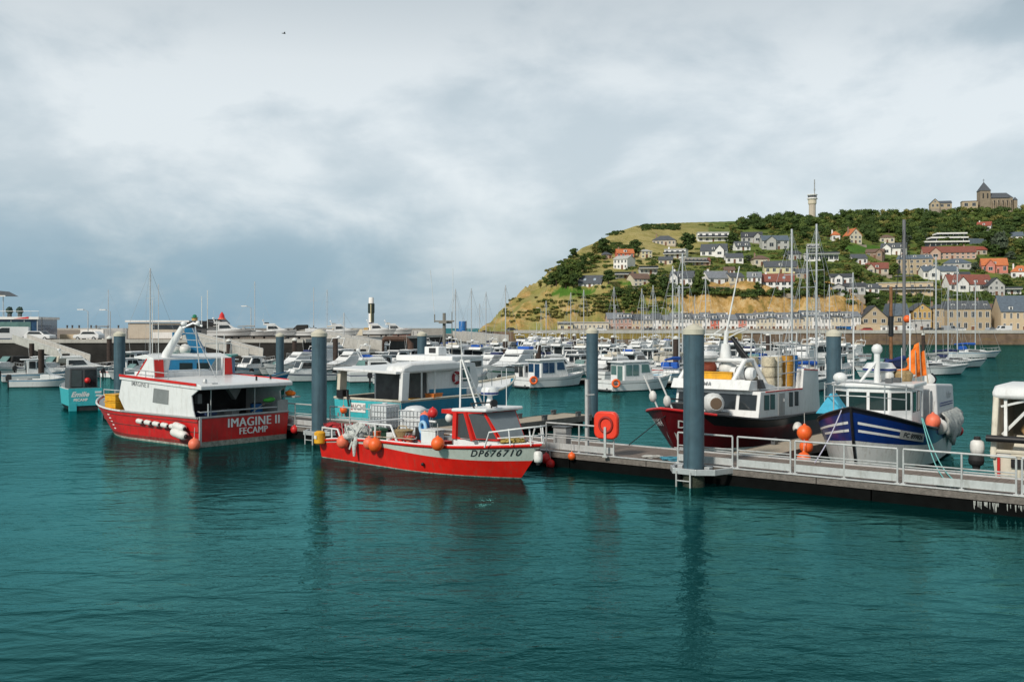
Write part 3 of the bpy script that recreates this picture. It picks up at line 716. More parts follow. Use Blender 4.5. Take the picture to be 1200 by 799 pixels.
# ================================================================ the big boats
def win(mb_or_none, parent, pts, off=.012, M=None, frame=None, name='window'):
    """flat window: 4+ corner points ccw seen from outside, a frame band and a pane set proud of the wall"""
    P = [Vector(p) for p in pts]; nrm = (P[1] - P[0]).cross(P[2] - P[1]).normalized(); c = sum(P, Vector()) / len(P)
    mb = MB(frame or RUBBER)
    out = [c + (p - c) * 1.0 + (p - c).normalized() * .03 for p in P]
    mb.prism([p - nrm * .02 for p in out], nrm * (off + .02)); o = mb.build(name, parent)
    g = MB(M or GLASS); g.prism([p + nrm * (off - .005) for p in P], nrm * .012); g.build('pane', o)
    return o
def buoy(c, r, M, label, group=None, rope=True, axis=(0, 0, 1)):
    t = thing('buoy', label, 'buoy', c, rnd.uniform(0, 360), group)
    m = MB(M); k = 16; prof = [(max(.02, r * math.sin(math.pi * i / k)), -r * math.cos(math.pi * i / k) * (1.05)) for i in range(k + 1)]
    prof[-2] = (r * .22, r * 1.02); prof[-1] = (r * .16, r * 1.22)
    m.lathe(prof, n=20, axis=axis); m.build('float_ball', t, smooth=60)
    if rope: MB(ROPEG).bar((0, 0, r * 1.1), (rnd.uniform(-.05, .05), rnd.uniform(-.05, .05), r + .5), .014).build('lanyard', t)
    return t
def fender(p, q, r, label, group=None, M=None):
    p, q = Vector(p), Vector(q); t = thing('fender', label, 'fender', (p + q) / 2, 0, group); d = (q - p); h = d.length
    m = MB(M or FENDW); m.lathe([(r * .3, -h / 2), (r * .9, -h / 2 + r * .4), (r, -h / 2 + r), (r, h / 2 - r), (r * .9, h / 2 - r * .4), (r * .3, h / 2)], n=16, axis=d); m.build('fender_body', t, smooth=50)
    m = MB(RUBBER); m.lathe([(r * .55, h / 2 - r * .25), (r * .42, h / 2 + r * .35)], n=12, axis=d); m.build('end_cap', t); m = MB(RUBBER); m.lathe([(r * .55, -h / 2 + r * .25), (r * .42, -h / 2 - r * .35)], n=12, axis=d); m.build('end_cap', t)
    return t
def heap(name, c, r, sz, M, label, cat, seed, n=22, sx=1, sy=1):
    mb = MB(M); q = random.Random(seed); mb.ball((0, 0, sz * .15), r * .8, 16, sx, sy, sz, .18, seed)
    for i in range(9):
        a = q.uniform(0, 6.28); u = q.uniform(.3, .8); mb.ball((r * sx * u * math.cos(a), r * sy * u * math.sin(a), r * sz * q.uniform(-.2, .65) * (1.1 - u)), r * q.uniform(.28, .46), 12, q.uniform(.8, 1.4), q.uniform(.8, 1.4), q.uniform(.5, .9), .2, seed + i)
    for i in range(7):
        a = q.uniform(0, 6.28); pts = [(r * sx * .9 * math.cos(a + j * .35), r * sy * .9 * math.sin(a + j * .35), r * sz * (.5 + .5 * math.sin(j * 1.3 + i))) for j in range(8)]
        mb.path(pts, r * .07, 5)
    o = mb.build(name, smooth=80); o.location = c; return tag(o, label, cat)
def W(root_loc, rz, p):
    a = R(rz); return Vector((root_loc[0] + p[0] * math.cos(a) - p[1] * math.sin(a), root_loc[1] + p[0] * math.sin(a) + p[1] * math.cos(a), (root_loc[2] if len(root_loc) > 2 else 0) + p[2]))
SCUM = mat('waterline_growth', (.30, .29, .25), .9, var=.5, scale=5, bump=.6, dirt=(.06, .07, .05), dirt_amt=.9, dscale=(3, 3, 3))
DRED = mat('dark_red_antifouling', (.20, .018, .014), .6, var=.3, dirt=SCUM and (.15, .13, .1), dirt_amt=.6)
LETW = mat('white_lettering', (.80, .80, .78), .6, var=.04); LETK = mat('black_lettering', (.02, .025, .03), .6, var=.1)
LETG = mat('grey_lettering', (.22, .23, .24), .6, var=.1)
# ---------------------------------------------------------------- IMAGINE II
def imagine():
    L0 = SL(33.35, -2.78); L0.z = 0; rz = A_T
    t = thing('fishing_boat', 'red and white trawler with a wide dark open stern lettered IMAGINE II', 'boat', L0, rz)
    h = Hull(13.1, 11.4, 5.3, (1.36, 1.36, 1.72), xm=.5, pd=2.2, pw=1.9, stern=.985, bwr=.95, flare=1.5)
    mb = MB(); h.outer(mb, [(-.8, .0, DRED), (.0, .07, SCUM), (.07, .18, DRED), (.18, .985, RED), (.985, 1.0, WHITE)], 26, [DRED, SCUM, SCUM, RED, RED]); mb.build('hull', t, smooth=40)
    g = MB(WHITE2); h.gunwale(g, .05, x0=.50, stern=False); g.use(GREY); h.gunwale(g, .055, x0=.0, x1=.5, stern=True); g.build('gunwale', t, smooth=50)
    d = MB(); h.deck(d, lambda x: .75 if x < .55 else 1.0, M=GREY, Min=WHITE2); d.build('deck', t)
    # moulded upper works: side walls, wheelhouse, roof
    yb = 2.56
    m = MB(WHITE); th = .08
    for sd in (1, -1):
        y0 = sd * yb; y1 = sd * (yb - th)
        pts = [(.25, 1.33), (6.3, 1.38), (6.9, 2.05), (6.55, 3.12), (.05, 2.86), (-.15, 2.72), (.55, 2.35), (.42, 1.7)]
        pl = [(a, y0, z) for a, z in pts]
        m.prism(pl, (0, y1 - y0, 0))
    m.build('side_wall', t, bevel=.02)
    m = MB(WHITE); m.hexa([(-.25, -2.55, 2.62), (-.25, 2.55, 2.62), (0, 2.62, 2.84), (0, -2.62, 2.84), (-.1, -2.6, 2.9), (-.1, 2.6, 2.9), (0, 2.6, 2.92), (0, -2.6, 2.92)]) if False else None
    m.prism([(-.32, -2.62, 2.66), (6.75, -2.62, 2.93), (6.75, -2.62, 3.16), (2.4, -2.62, 3.0), (-.1, -2.62, 2.92), (-.32, -2.62, 2.84)], (0, 5.24, 0)); ro = m.build('roof', t, bevel=.035)
    m = MB(REDB)
    for sd in (1, -1): m.beam((.02, sd * 2.645, 2.90), (6.7, sd * 2.645, 3.14), .025, .12)
    m.bx(-.6 + 7.2, -.6 + 7.23, -2.6, 2.6, 3.08, 3.17) if False else None
    m.build('red_stripe', ro)
    m = MB(WHITE); m.prism([(6.3, -2.5, 1.35), (7.6, -1.75, 1.55), (7.6, 1.75, 1.55), (6.3, 2.5, 1.35)], (0, 0, .75)); m.prism([(6.3, -2.5, 2.05), (7.6, -1.75, 2.25), (7.6, 1.75, 2.25), (6.3, 2.5, 2.05)], (-.25, 0, .85)); wh = m.build('wheelhouse_front', t, bevel=.02)
    for sd in (1, -1):
        A, B = Vector((6.45, sd * 2.44, 2.12)), Vector((7.50, sd * 1.84, 2.22)); up = Vector((-.22, 0, .75)); k = [A, B, B + up, A + up] if sd < 0 else [B, A, A + up, B + up]
        win(None, wh, k)
    for a, b in ((-1.6, -.1), (.1, 1.6)):
        up = Vector((-.22, 0, .75)); A = Vector((7.61, a, 2.28)); B = Vector((7.61, b, 2.28)); win(None, wh, [A, B, B + up, A + up])
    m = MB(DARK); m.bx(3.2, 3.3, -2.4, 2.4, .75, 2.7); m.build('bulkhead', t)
    # near side window
    ys = yb + .002
    o = win(None, t, [(3.75, ys, 1.93), (2.45, ys, 1.88), (2.40, ys, 2.55), (3.65, ys, 2.60)], M=mat('pale_screen_glass', (.22, .23, .23), .25), frame=GREY)
    win(None, t, [(2.45, -ys, 1.88), (3.75, -ys, 1.93), (3.65, -ys, 2.60), (2.40, -ys, 2.55)], frame=GREY)
    lettering('IMAGINE II', LETG, t, (4.9, ys + .006, 2.74), (-1, 0, -.04), (0, 0, 1), .34, .004, shear=.1)
    # stern frame, rail, posts
    m = MB(STEEL); m.bx(-.06, .02, -2.5, 2.5, 1.36, 1.42); m.bar((-.02, -2.4, 1.62), (-.02, 2.4, 1.62), .035, 8); m.build('stern_rail', t, smooth=50)
    for y in (-2.35, -.55, 1.9): m = MB(GREY); m.bar((-.02, y, 1.4), (-.05, y, 2.68), .028, 8); m.build('stern_post', t, smooth=50)
    m = MB(STEEL); m.bar((-.02, -2.5, 1.42), (1.2, -2.58, 2.7), .04); m.build('side_brace', t); m = MB(STEEL); m.bar((-.05, 2.45, 1.62), (.6, 2.2, 1.62), .03); m.bar((-.04, 2.05, 1.4), (-.04, 2.05, 2.0), .035); m.build('rail_bracket', t)
    m = MB(STEEL); m.bx(-.09, .0, 2.42, 2.52, .1, 1.4); m.build('corner_guard', t)
    m = MB(GREY); m.bx(-.06, .02, -2.53, -1.9, 1.42, 1.95); m.bx(-.5, .5, -2.95, -2.6, 2.05, 2.13); m.build('stern_door', t)
    lettering('IMAGINE II', LETW, t, (-.012, -.55, 1.0), (0, -1, 0), (0, 0, 1), .60, .0, space=1.08, fat=.022)
    lettering('FECAMP', LETW, t, (-.012, -.50, .58), (0, -1, 0), (0, 0, 1), .44, .0, space=1.06, fat=.016)
    # fittings seen under the roof
    m = MB(DGREY); m.lathe([(.32, -.5), (.32, .5)], (1.8, .3, 1.25), 14, (0, 1, 0)); m.bx(1.5, 2.1, -.4, 1.0, .75, 1.0); m.build('net_winch', t, smooth=40)
    m = MB(mat('dim_grey_casing', (.17, .18, .18), .6)); m.prism([(1.2, .15, 2.65), (1.2, -.75, 2.65), (1.2, -.35, 2.0)], (.3, 0, 0)); m.bx(.9, 1.15, 1.75, 1.98, 1.95, 2.4); m.build('deck_light', t)
    # roof gear
    for y in (-1.98, 1.98):
        m = MB(WHITE); m.prism([(5.75, y - .28, 3.08), (4.15, y - .28, 3.02), (4.25, y - .28, 4.0), (4.75, y - .28, 4.02)], (0, .56, 0)); e = m.build('exhaust_casing', t, bevel=.03)
        m = MB(REDB); m.prism([(4.13, y - .24, 3.1), (4.13, y + .24, 3.1), (4.22, y + .24, 3.95), (4.22, y - .24, 3.95)], (-.03, 0, 0)); m.build('red_panel', e)
        m = MB(REDB); m.beam((5.72, y + (.29 if y > 0 else -.29), 3.14), (4.8, y + (.29 if y > 0 else -.29), 3.98), .02, .07); m.build('red_edge', e)
    m = MB(WHITE); m.prism([(4.35, -2.2, 3.92), (6.1, -2.2, 3.98), (6.1, -2.2, 4.08), (5.1, -2.2, 4.2), (4.35, -2.2, 4.02)], (0, 4.4, 0)); m.build('canopy', t, bevel=.03)
    m = MB(WHITE); m.bx(4.3, 6.4, -2.0, 2.0, 2.98, 3.32); m.build('roof_coaming', t, bevel=.03)
    m = MB(WHITE); m.path([(4.75, 1.45, 3.1), (4.6, 1.3, 4.2), (4.0, .8, 5.55)], [.25, .23, .14], 12); m.path([(4.0, .8, 5.5), (3.6, .45, 5.75), (3.2, .2, 5.6)], .06, 6); mast = m.build('mast', t, smooth=60)
    m = MB(STEEL)
    for i in range(4): m.bar((4.45 - .12 * i, 1.1 - .1 * i, 4.3 + .32 * i), (3.1 + .1 * i, .2, 4.2 + .34 * i), .018, 5)
    m.bar((3.3, .25, 3.1), (3.5, .4, 5.6), .03); m.bar((2.9, -.4, 3.0), (3.6, .5, 5.5), .022); m.build('mast_stay', t)
    m = MB(WHITE); m.ball((3.95, .75, 5.72), .16, 12, 1, 1, .8); m.ball((3.35, .35, 5.75), .12); m.build('radar_dome', mast, smooth=60)
    for x, y, z0, z1 in ((3.4, .1, 5.6, 7.1), (3.2, -.1, 5.5, 7.4), (3.0, -.5, 3.1, 5.9), (4.9, 1.9, 4.1, 6.9), (2.8, -.8, 3.0, 5.2), (4.2, 2.0, 3.9, 5.8)):
        m = MB(WHITE2); m.bar((x, y, z0), (x, y, z1), .02, 5); m.build('antenna', t)
    m = MB(BLACK); m.lathe([(.05, 0), (.05, .22)], (.5, -1.05, 2.93), 8); m.lathe([(.05, 0), (.05, .2)], (.9, -2.2, 2.95), 8); m.build('roof_vent', t)
    m = MB(STEEL); m.lathe([(.1, 0), (.12, .08), (.09, .2)], (.3, 2.0, 2.93), 10); m.bx(-.15, .2, 1.6, 1.9, 2.75, 2.95); m.build('floodlight', t)
    # rub rails, scuppers, draught marks
    m = MB(DRED)
    for f_ in (.52, .86):
        for sd in (1, -1): m.path([h.P(x * .05, f_, sd, .012) for x in range(0, 19)], .03, 5)
    m.build('rub_rail', t, smooth=60)
    for x in (.12, .25, .38): m = MB(DARK); p = h.P(x, .66, 1, .004); m.bx(p.x - .16, p.x + .16, p.y - .01, p.y + .012, p.z - .04, p.z + .04); m.build('scupper', t)
    m = MB(LETW)
    for k in range(5): p = h.P(.62, .3 + .12 * k, 1, .01); r_ = h.P(.64, .3 + .12 * k, 1, .01); m.beam(p, r_, .02, .045)
    m.build('draught_mark', t)
    m = MB(STEEL); m.path([(6.2, 2.65, 3.2), (6.2, 2.65, 3.5), (2.4, 2.6, 3.35), (2.4, 2.6, 3.05)], .025); m.bar((4.3, 2.62, 3.1), (4.3, 2.62, 3.42), .02); m.build('roof_rail', t)
    for k, (x, y, c, nm, lab) in enumerate(((1.1, -1.5, BLUEP, 'drum', 'blue drum standing in the dark stern of the red and white trawler'), (.9, 1.6, mat('navy_crate', (.02, .04, .12), .6), 'fish_crate', 'navy crate in the near corner of the open trawler stern'), (1.6, -.2, GREY, 'fish_crate', 'grey crate in the middle of the open trawler stern'))):
        b = thing(nm, lab, 'drum' if k == 0 else 'crate', W(L0, rz, (x, y, .75)), rz + 10 * k); m = MB(c)
        if k == 0: m.lathe([(.28, 0), (.3, .1), (.3, .5), (.32, .53), (.3, .56), (.3, 1.0)], n=16); m.build('drum_body', b, smooth=30); m = MB(BLACK); m.lathe([(.22, 1.0), (.22, 1.04)], n=16); m.build('drum_lid', b)
        else: m.bx(-.42, .42, -.3, .3, 0, .75); m.build('crate_body', b, bevel=.02); m = MB(c); m.bx(-.46, .46, -.34, .34, .68, .78); m.build('crate_rim', b)
    # loose things
    h_ = h
    for i in range(2):
        b = thing('fish_crates', ['stack of bright yellow fish crates on the red and white trawler foredeck, outer stack', 'stack of yellow fish crates against the trawler wheelhouse, shaded inner stack'][i], 'crate', W(L0, rz, (8.55 - .95 * i * .2, 1.72 - 1.0 * i, 1.0)), rz + 8 - 10 * i)
        for k in range(3):
            m = MB(YELLOW); m.bx(-.42, .42, -.42, .42, .37 * k, .37 * k + .34); m.bx(-.46, .46, -.46, .46, .37 * k + .30, .37 * k + .35); m.build('crate', b, bevel=.015)
    for i in range(5):
        p = W(L0, rz, (4.9 - .72 * i, 2.72, .98 - .02 * i)); q = W(L0, rz, (4.36 - .72 * i, 2.74, .95 - .02 * i))
        fender(p, q, .125, 'small white cylindrical fender hung level in the row along the red trawler side', 'row of small white fenders on the trawler side')
    fender(W(L0, rz, (1.6, 2.78, .98)), W(L0, rz, (.7, 2.8, .85)), .17, 'long white fender, upper of the pair near the stern corner of the red trawler')
    fender(W(L0, rz, (1.6, 2.86, .68)), W(L0, rz, (.45, 2.88, .52)), .21, 'largest white fender, lower of the pair near the stern corner of the red trawler')
    buoy(W(L0, rz, (-.1, 2.82, .2)), .27, CORAL, 'faded coral buoy hanging at the near stern corner of the red and white trawler')
    buoy(W(L0, rz, (-.3, -2.75, .45)), .2, REDP, 'small red buoy hanging at the far stern corner of the red and white trawler')
    b = thing('marker_flag', 'green cloth flag on a slanting pole in the dark stern of the trawler', 'flag', W(L0, rz, (.35, -.9, 1.45)), rz)
    m = MB(WOODL); m.bar((0, .3, -.1), (.1, -.6, .35), .02); m.build('pole', b); m = MB(GREEN); m.ball((.12, -.9, .5), .34, 10, .4, 1.0, .38, .2, 4); m.build('cloth', b, smooth=70)
    b = thing('orange_bag', 'bright orange bag on the stern bracket of the red and white trawler', 'bag', W(L0, rz, (.0, -2.72, 2.13)), rz); m = MB(FLUO); m.ball((0, 0, .12), .3, 12, 1, .8, .5, .08, 2); m.build('bag_body', b, smooth=70); m = MB(BLACK); m.path([(-.2, 0, .2), (0, 0, .36), (.2, 0, .2)], .015); m.build('bag_strap', b)
imagine()
# ---------------------------------------------------------------- small teal boat beyond the bow
def small_teal():
    loc = (PX(100, 66.5), 66.5, 0); rz = 122
    t = thing('catamaran_boat', 'small teal workboat seen stern-on, dark cabin, white script on its transom', 'boat', loc, rz)
    h = Hull(7.0, 6.2, 2.15, (1.5, 1.45, 1.7), xm=.5, stern=.98, bwr=.95)
    m = MB(); h.outer(m, [(-.6, .22, BLACK), (.22, .96, TEAL), (.96, 1, WHITE)], 14, [None, TEAL, TEAL]); m.build('hull', t, smooth=40)
    m = MB(TEAL); m.bx(-.02, .3, .55, 1.0, -.3, .5); m.bx(-.02, .3, -1.0, -.8, -.3, .5); m.build('twin_stern', t)
    m = MB(DARK); m.bx(.05, .1, -.8, .55, -.2, .4); m.build('tunnel', t)
    m = MB(); h.deck(m, 1.0, M=GREY, Min=WHITE2); m.build('deck', t)
    m = MB(DGREY); m.prism([(.2, -.8, 1.35), (.2, .98, 1.35), (.2, .95, 2.85), (.2, -.75, 2.85)], (2.0, 0, 0)); c = m.build('cabin', t, bevel=.05)
    win(None, c, [(.19, .0, 1.6), (.19, -.68, 1.6), (.19, -.65, 2.7), (.19, .0, 2.7)]); win(None, c, [(.19, .85, 1.6), (.19, .2, 1.6), (.19, .2, 2.7), (.19, .82, 2.7)], M=mat('smoky_cabin_glass', (.07, .09, .095), .2))
    m = MB(REDP); m.ball((.1, -.15, 2.0), .2); m.build('red_lamp', c, smooth=60)
    lettering('Emilie', LETW, t, (-.012, .35, 1.08), (0, -1, 0), (0, 0, 1), .46, .014, shear=.35); lettering('FECAMP', LETW, t, (-.012, .3, .72), (0, -1, 0), (0, 0, 1), .24, .01)
    m = MB(STEEL); m.path([(.2, -.98, 1.4), (.2, -.98, 2.2), (3, -1.0, 2.2), (3, -1.0, 1.4)], .03); m.bar((1.6, -.99, 1.4), (1.6, -.99, 2.2), .03); m.build('side_rail', t)
    m = MB(WHITE); m.bx(-.03, .0, -1.0, -.6, 1.15, 1.27); m.bx(-.03, .0, -1.0, -.65, .93, 1.05); m.build('white_bars', t)
small_teal()
# ---------------------------------------------------------------- AICHI boat
def aichi():
    L0 = SL(32.7, 4.5); L0.z = 0; rz = A_N
    t = thing('workboat', 'teal workboat with white canopy and AICHI sign on its stern', 'boat', L0, rz)
    h = Hull(12.6, 11.2, 5.3, (1.72, 1.78, 2.5), xm=.42, pd=2.2, pw=1.8, stern=.98, bwr=.95, flare=1.4)
    m = MB(); h.outer(m, [(-.5, .35, WHITE2), (.35, .95, TEAL_SHADE), (.95, 1.0, CREAM)], 24, [WHITE2, TEAL, WHITE2]); m.build('hull', t, smooth=40)  # transom wears the lit teal, sides its shaded copy
    m = MB(CREAM); h.gunwale(m, .06); m.build('gunwale', t, smooth=50)
    m = MB(); h.deck(m, 1.0, M=GREY, Min=DGREY, x1=.6); m.use(WHITE); h.deck(m, lambda x: h.sheer(x) - .12, M=WHITE, x0=.56); m.build('deck', t)
    q = MB(LETW); q.bx(-.03, -.006, .08, 1.25, 1.0, 1.5); s = q.build('sign_board', t); lettering('AICHI', mat('sign_grey', (.28, .27, .27), .6), s, (-.036, .62, 1.25), (0, -1, 0), (0, 0, 1), .42, .012)
    q = MB(mat('sign_red', (.6, .12, .12), .6)); q.add([(-.037, 1.2, 1.1), (-.037, 1.06, 1.1), (-.037, 1.13, 1.38)], [(0, 1, 2)]); q.build('sign_emblem', s)
    q = MB(LETG); [q.bx(-.03, -.006, 2.2 - .28 * k, 2.32 - .28 * k, .72, .9) for k in range(3)]; q.build('stern_marking', t)
    # canopy
    m = MB(WHITE); m.prism([(-.3, 2.35, 3.22), (-.3, -2.5, 3.12), (-.3, -2.5, 3.26), (-.3, 2.35, 3.36)], (5.0, 0, .1)); m.build('aft_canopy', t, bevel=.03)
    m = MB(WHITE); m.prism([(.0, -2.64, 3.12), (4.6, -2.64, 3.2), (4.6, -2.64, 3.62), (4.0, -2.64, 3.74), (.8, -2.64, 3.7), (.1, -2.64, 3.5)], (0, 1.3, 0)); m.build('canopy_roof', t, bevel=.14, smooth=50)
    for y, x, w_ in ((2.2, -.1, .5), (-2.52, -.02, .5)):
        m = MB(WHITE if y < 0 else CREAM); m.prism([(x, y - .12, 1.75), (x + w_, y - .12, 1.75), (x + w_ + .1, y - .12, 3.2), (x + .1, y - .12, 3.2)], (0, .24, 0)); m.build('canopy_pillar', t, bevel=.02)
    for x in (1.6, 2.6): m = MB(WHITE2); m.bar((x, -2.5, 1.75), (x, -2.5, 3.15), .05); m.build('canopy_post', t)
    m = MB(BLACK); m.bx(-.15, .3, 1.75, 2.25, 1.72, 2.15); m.path([(-.05, 1.5, 2.1), (-.2, 1.3, 1.8), (-.22, 1.15, 1.3)], .06); m.build('stern_gear', t)
    # wheelhouse
    m = MB(WHITE); m.prism([(2.5, -2.1, 1.0), (6.0, -2.1, 1.0), (6.7, -2.1, 2.4), (6.35, -2.1, 3.55), (2.5, -2.1, 3.4)], (0, 4.2, 0)); wh = m.build('wheelhouse', t, bevel=.04)
    m = MB(mat('shaded_cabin_wall', (.10, .105, .11), .7, var=.4, scale=1.5)); m.bx(2.45, 2.49, -2.0, 1.9, 1.0, 3.1); m.build('doorway', wh)  # whitish back wall coloured dim grey, shade under the canopy painted in
    m = MB(WHITE); m.prism([(4.3, -2.2, 3.62), (7.0, -2.2, 3.8), (7.0, -2.2, 3.95), (4.3, -2.2, 3.95)], (0, 4.4, 0)); m.bx(4.8, 5.5, -.7, .4, 3.95, 4.45); m.build('wheelhouse_roof', t, bevel=.05)
    m = MB(DARK); m.bx(4.76, 4.79, -.5, .0, 4.1, 4.38); m.build('roof_hatch', t)
    win(None, wh, [(5.35, -2.1, 2.55), (5.95, -2.1, 2.55), (5.85, -2.1, 3.3), (5.3, -2.1, 3.3)], M=GLASSG)
    for y in (-1.9, -.6, .7): win(None, wh, [(6.66, y, 2.5), (6.66, y + 1.1, 2.5), (6.42, y + 1.1, 3.35), (6.42, y, 3.35)], M=GLASSG)
    m = MB(TEAL_SHADE); m.bx(2.6, 5.6, -2.125, -2.102, 1.6, 2.2); m.build('blue_band', wh)
    m = MB(STEEL); m.path([(7.2, -1.9, 2.0), (7.2, -1.9, 2.9), (11.4, -.5, 3.2), (11.9, 0, 3.25), (11.4, .5, 3.2), (7.2, 1.9, 2.9)], .03); [m.bar((x, y, 2.1), (x, y, 3.1), .025) for x, y in ((8.6, -1.45), (10.1, -.95))]; m.build('bow_rail', t)
    b = thing('lifebuoy', 'dark red and white lifebuoy hung on the teal workboat wheelhouse side', 'lifebuoy', W(L0, rz, (4.75, -2.16, 2.75)), rz)
    m = MB(mat('dark_red_ring', (.32, .02, .03), .6)); m.torus((0, 0, 0), .29, .085, axis=(0, 1, 0)); m.build('ring', b, smooth=60)
    m = MB(LETW); [m.torus((.29 * math.cos(a), 0, .29 * math.sin(a)), .075, .028, 10, 5, axis=(-math.sin(a), 0, math.cos(a))) for a in (.78, 2.36, 3.93, 5.5)]; m.build('white_band', b, smooth=60)
    buoy(W(L0, rz, (-.3, 1.5, 1.1)), .2, ORANGE, 'orange float hanging on the teal stern beside the white sign', None)
    q = random.Random(5)
    for i, (x, y, c, lab) in enumerate(((1.7, -1.6, YELLOW, 'yellow crate under the canopy of the teal workboat, left of the post'), (3.6 - .9, -2.35, mat('orange_crate', (.7, .2, .03), .6), 'orange and yellow gear box on the teal workboat side deck'), (.5, -1.9, mat('lime_plastic', (.4, .5, .05), .6), 'lime green fish box by the canopy pillar of the teal workboat'))):
        b = thing('fish_crate', lab, 'crate', W(L0, rz, (x, y, 1.45 if i != 1 else 1.7)), rz + q.uniform(-15, 15)); m = MB(c); m.bx(-.4, .4, -.28, .28, 0, .3); m.bx(-.43, .43, -.31, .31, .26, .31); m.build('crate_body', b, bevel=.015); m = MB(DARK); m.bx(-.36, .36, -.24, .24, .3, .315); m.build('crate_inside', b)
aichi()
# ---------------------------------------------------------------- red boat alongside
def red_boat():
    rz = -44.0; L0 = Vector((-7.1, 43.6, 0))
    t = thing('open_fishing_boat', 'open red fishing boat with white bow stripe and red-framed wheelhouse, DP676710', 'boat', L0, rz)
    h = Hull(11.35, 10.3, 3.4, (.74, 1.05, 1.36), xm=.5, pd=2.7, pw=2.1, stern=.95, bwr=.92, flare=1.2)
    lo = lambda x: .84 - .32 * smooth((x - .12) / .8)
    STR = mat('pale_grey_green_stripe', (.50, .55, .50), .45, var=.08, dirt=(.3, .3, .25), dirt_amt=.4)
    m = MB(); h.outer(m, [(-.6, 0, DRED), (0, .03, SCUM), (.03, lo, REDB), (lo, .90, STR), (.90, 1.0, REDB)], 30); m.build('hull', t, smooth=40)
    m = MB(REDB); h.gunwale(m, .05, f=.97, off=.015); g = m.build('rubbing_strake', t, smooth=50)
    m = MB(WHITE); h.gunwale(m, .035, f=1.02, off=-.03); m.build('gunwale', t, smooth=50)
    m = MB(); h.deck(m, lambda x: .38 if x < .7 else .95, M=DGREY, Min=WHITE2); m.build('deck', t)
    lettering('DP676710', LETK, t, None, None, None, .36, .006, fn=h.skin(.88, .76, -1), space=1.25, sx=1.05)
    m = MB(BLACK); m.ball((6.7, -1.60, .34), .07, 10); m.build('drain', t)
    # wheelhouse
    x0, x1 = 8.0, 9.35; yw = 1.1; ZT = -.14
    m = MB(WHITE); m.prism([(x0 - .1, -yw - .05, .9), (9.95, -.62, .95), (9.95, .62, .95), (x0 - .1, yw + .05, .9)], (0, 0, .62)); m.build('cabin_base', t, bevel=.05)
    m = MB(REDB)
    def post(a, b, w_=.12): m.beam(a, b, w_, w_)
    for sd in (1, -1):
        post((x0, sd * yw, 1.5), (x0, sd * (yw - .05), 2.5), .2); post((x0 + .95, sd * yw, 1.5), (x0 + .5, sd * (yw - .05), 2.52), .14); post((9.85, sd * .66, 1.53), (9.2, sd * .8, 2.55), .07)
        post((x0, sd * yw, 1.53), (9.9, sd * .66, 1.55), .07); post((x0, sd * (yw - .04), 2.5), (9.25, sd * .9, 2.56), .1)
    m.bx(x0 - .9, x0, -1.0, -.55, 2.4, 2.55); m.build('wheelhouse_frame', t)
    for sd in (1, -1):
        k = [(x0 + .1, sd * (yw - .02), 1.55), (x0 + .85, sd * (yw - .02), 1.55), (x0 + .45, sd * (yw - .06), 2.46), (x0 + .1, sd * (yw - .06), 2.46)]
        win(None, t, k if sd < 0 else k[::-1], .0, M=mat('smoked_glass', (.06, .065, .07), .1), frame=ALU)
        k = [(x0 + 1.05, sd * (yw - .06), 1.58), (9.8, sd * .68, 1.58), (9.2, sd * .82, 2.48), (x0 + .62, sd * (yw - .06), 2.46)]
        win(None, t, k if sd < 0 else k[::-1], .0, M=mat('clear_pane', (.055, .065, .07), .06), frame=REDB)
    win(None, t, [(9.9, -.6, 1.6), (9.9, .6, 1.6), (9.27, .76, 2.5), (9.27, -.76, 2.5)], .01, M=mat('windscreen_pane', (.17, .20, .22), .3), frame=REDB)
    m = MB(DARK); m.bx(x0 + .05, 9.3, -.9, .9, 1.5, 1.56); m.bx(8.9, 9.3, -.5, .7, 1.56, 1.95); m.build('console', t)
    m = MB(WHITE); m.prism([(x0 - .2, -1.15, 2.5), (9.5, -1.0, 2.56), (9.5, 1.0, 2.56), (x0 - .2, 1.15, 2.5)], (0, 0, .13)); m.build('roof', t, bevel=.05)
    # roof gear
    m = MB(WHITE); m.lathe([(.18, 0), (.1, .3), (.1, .42)], (8.35, .35, 2.66), 12); m.lathe([(.1, 0), (.33, .05), (.34, .22), (.28, .33), (.05, .36)], (8.35, .35, 3.05), 20); rd = m.build('radar', t, smooth=40)
    m = MB(BLUEC); m.lathe([(.345, .07), (.345, .14)], (8.35, .35, 3.05), 20); m.build('radar_band', rd)
    m = MB(WHITE2)
    for a, b in (((7.6, -.5, 2.6), (7.0, .1, 4.4)), ((7.75, .6, 2.6), (7.05, .15, 4.4)), ((8.1, -.1, 2.65), (7.05, .12, 4.4))): m.bar(a, b, .035, 6)
    for k in range(4): f = .2 + .2 * k; m.bar((7.6 - .6 * f, -.5 + .6 * f, 2.6 + 1.8 * f), (7.75 - .7 * f, .6 - .45 * f, 2.6 + 1.8 * f), .02)
    m.bar((7.05, .12, 4.3), (7.0, .1, 5.2), .018); m.build('mast', t, smooth=50)
    m = MB(BLACK); m.lathe([(.1, 0), (.14, .05), (.14, .16)], (9.35, -.5, 2.86), 12, (1, -.3, .1)); m.bar((9.3, -.5, 2.68), (9.3, -.5, 2.85), .03); m.build('searchlight', t, smooth=40)
    m = MB(BLACK); m.path([(8.8, -.9, 2.68), (8.5, -.8, 2.82), (8.9, -.2, 2.85), (9.2, -.1, 2.7)], .03); m.build('roof_hose', t)
    m = MB(WHITE); m.bar((8.9, .7, 2.65), (8.9, .7, 4.1), .014); m.bar((8.6, -.2, 2.65), (8.6, -.2, 3.5), .012); m.build('antenna', t)
    for o_ in kids(t):
        if o_.name.split('.')[0] in ('cabin_base', 'wheelhouse_frame', 'window', 'console', 'roof', 'radar', 'mast', 'searchlight', 'roof_hose', 'antenna'): o_.location.z -= .13
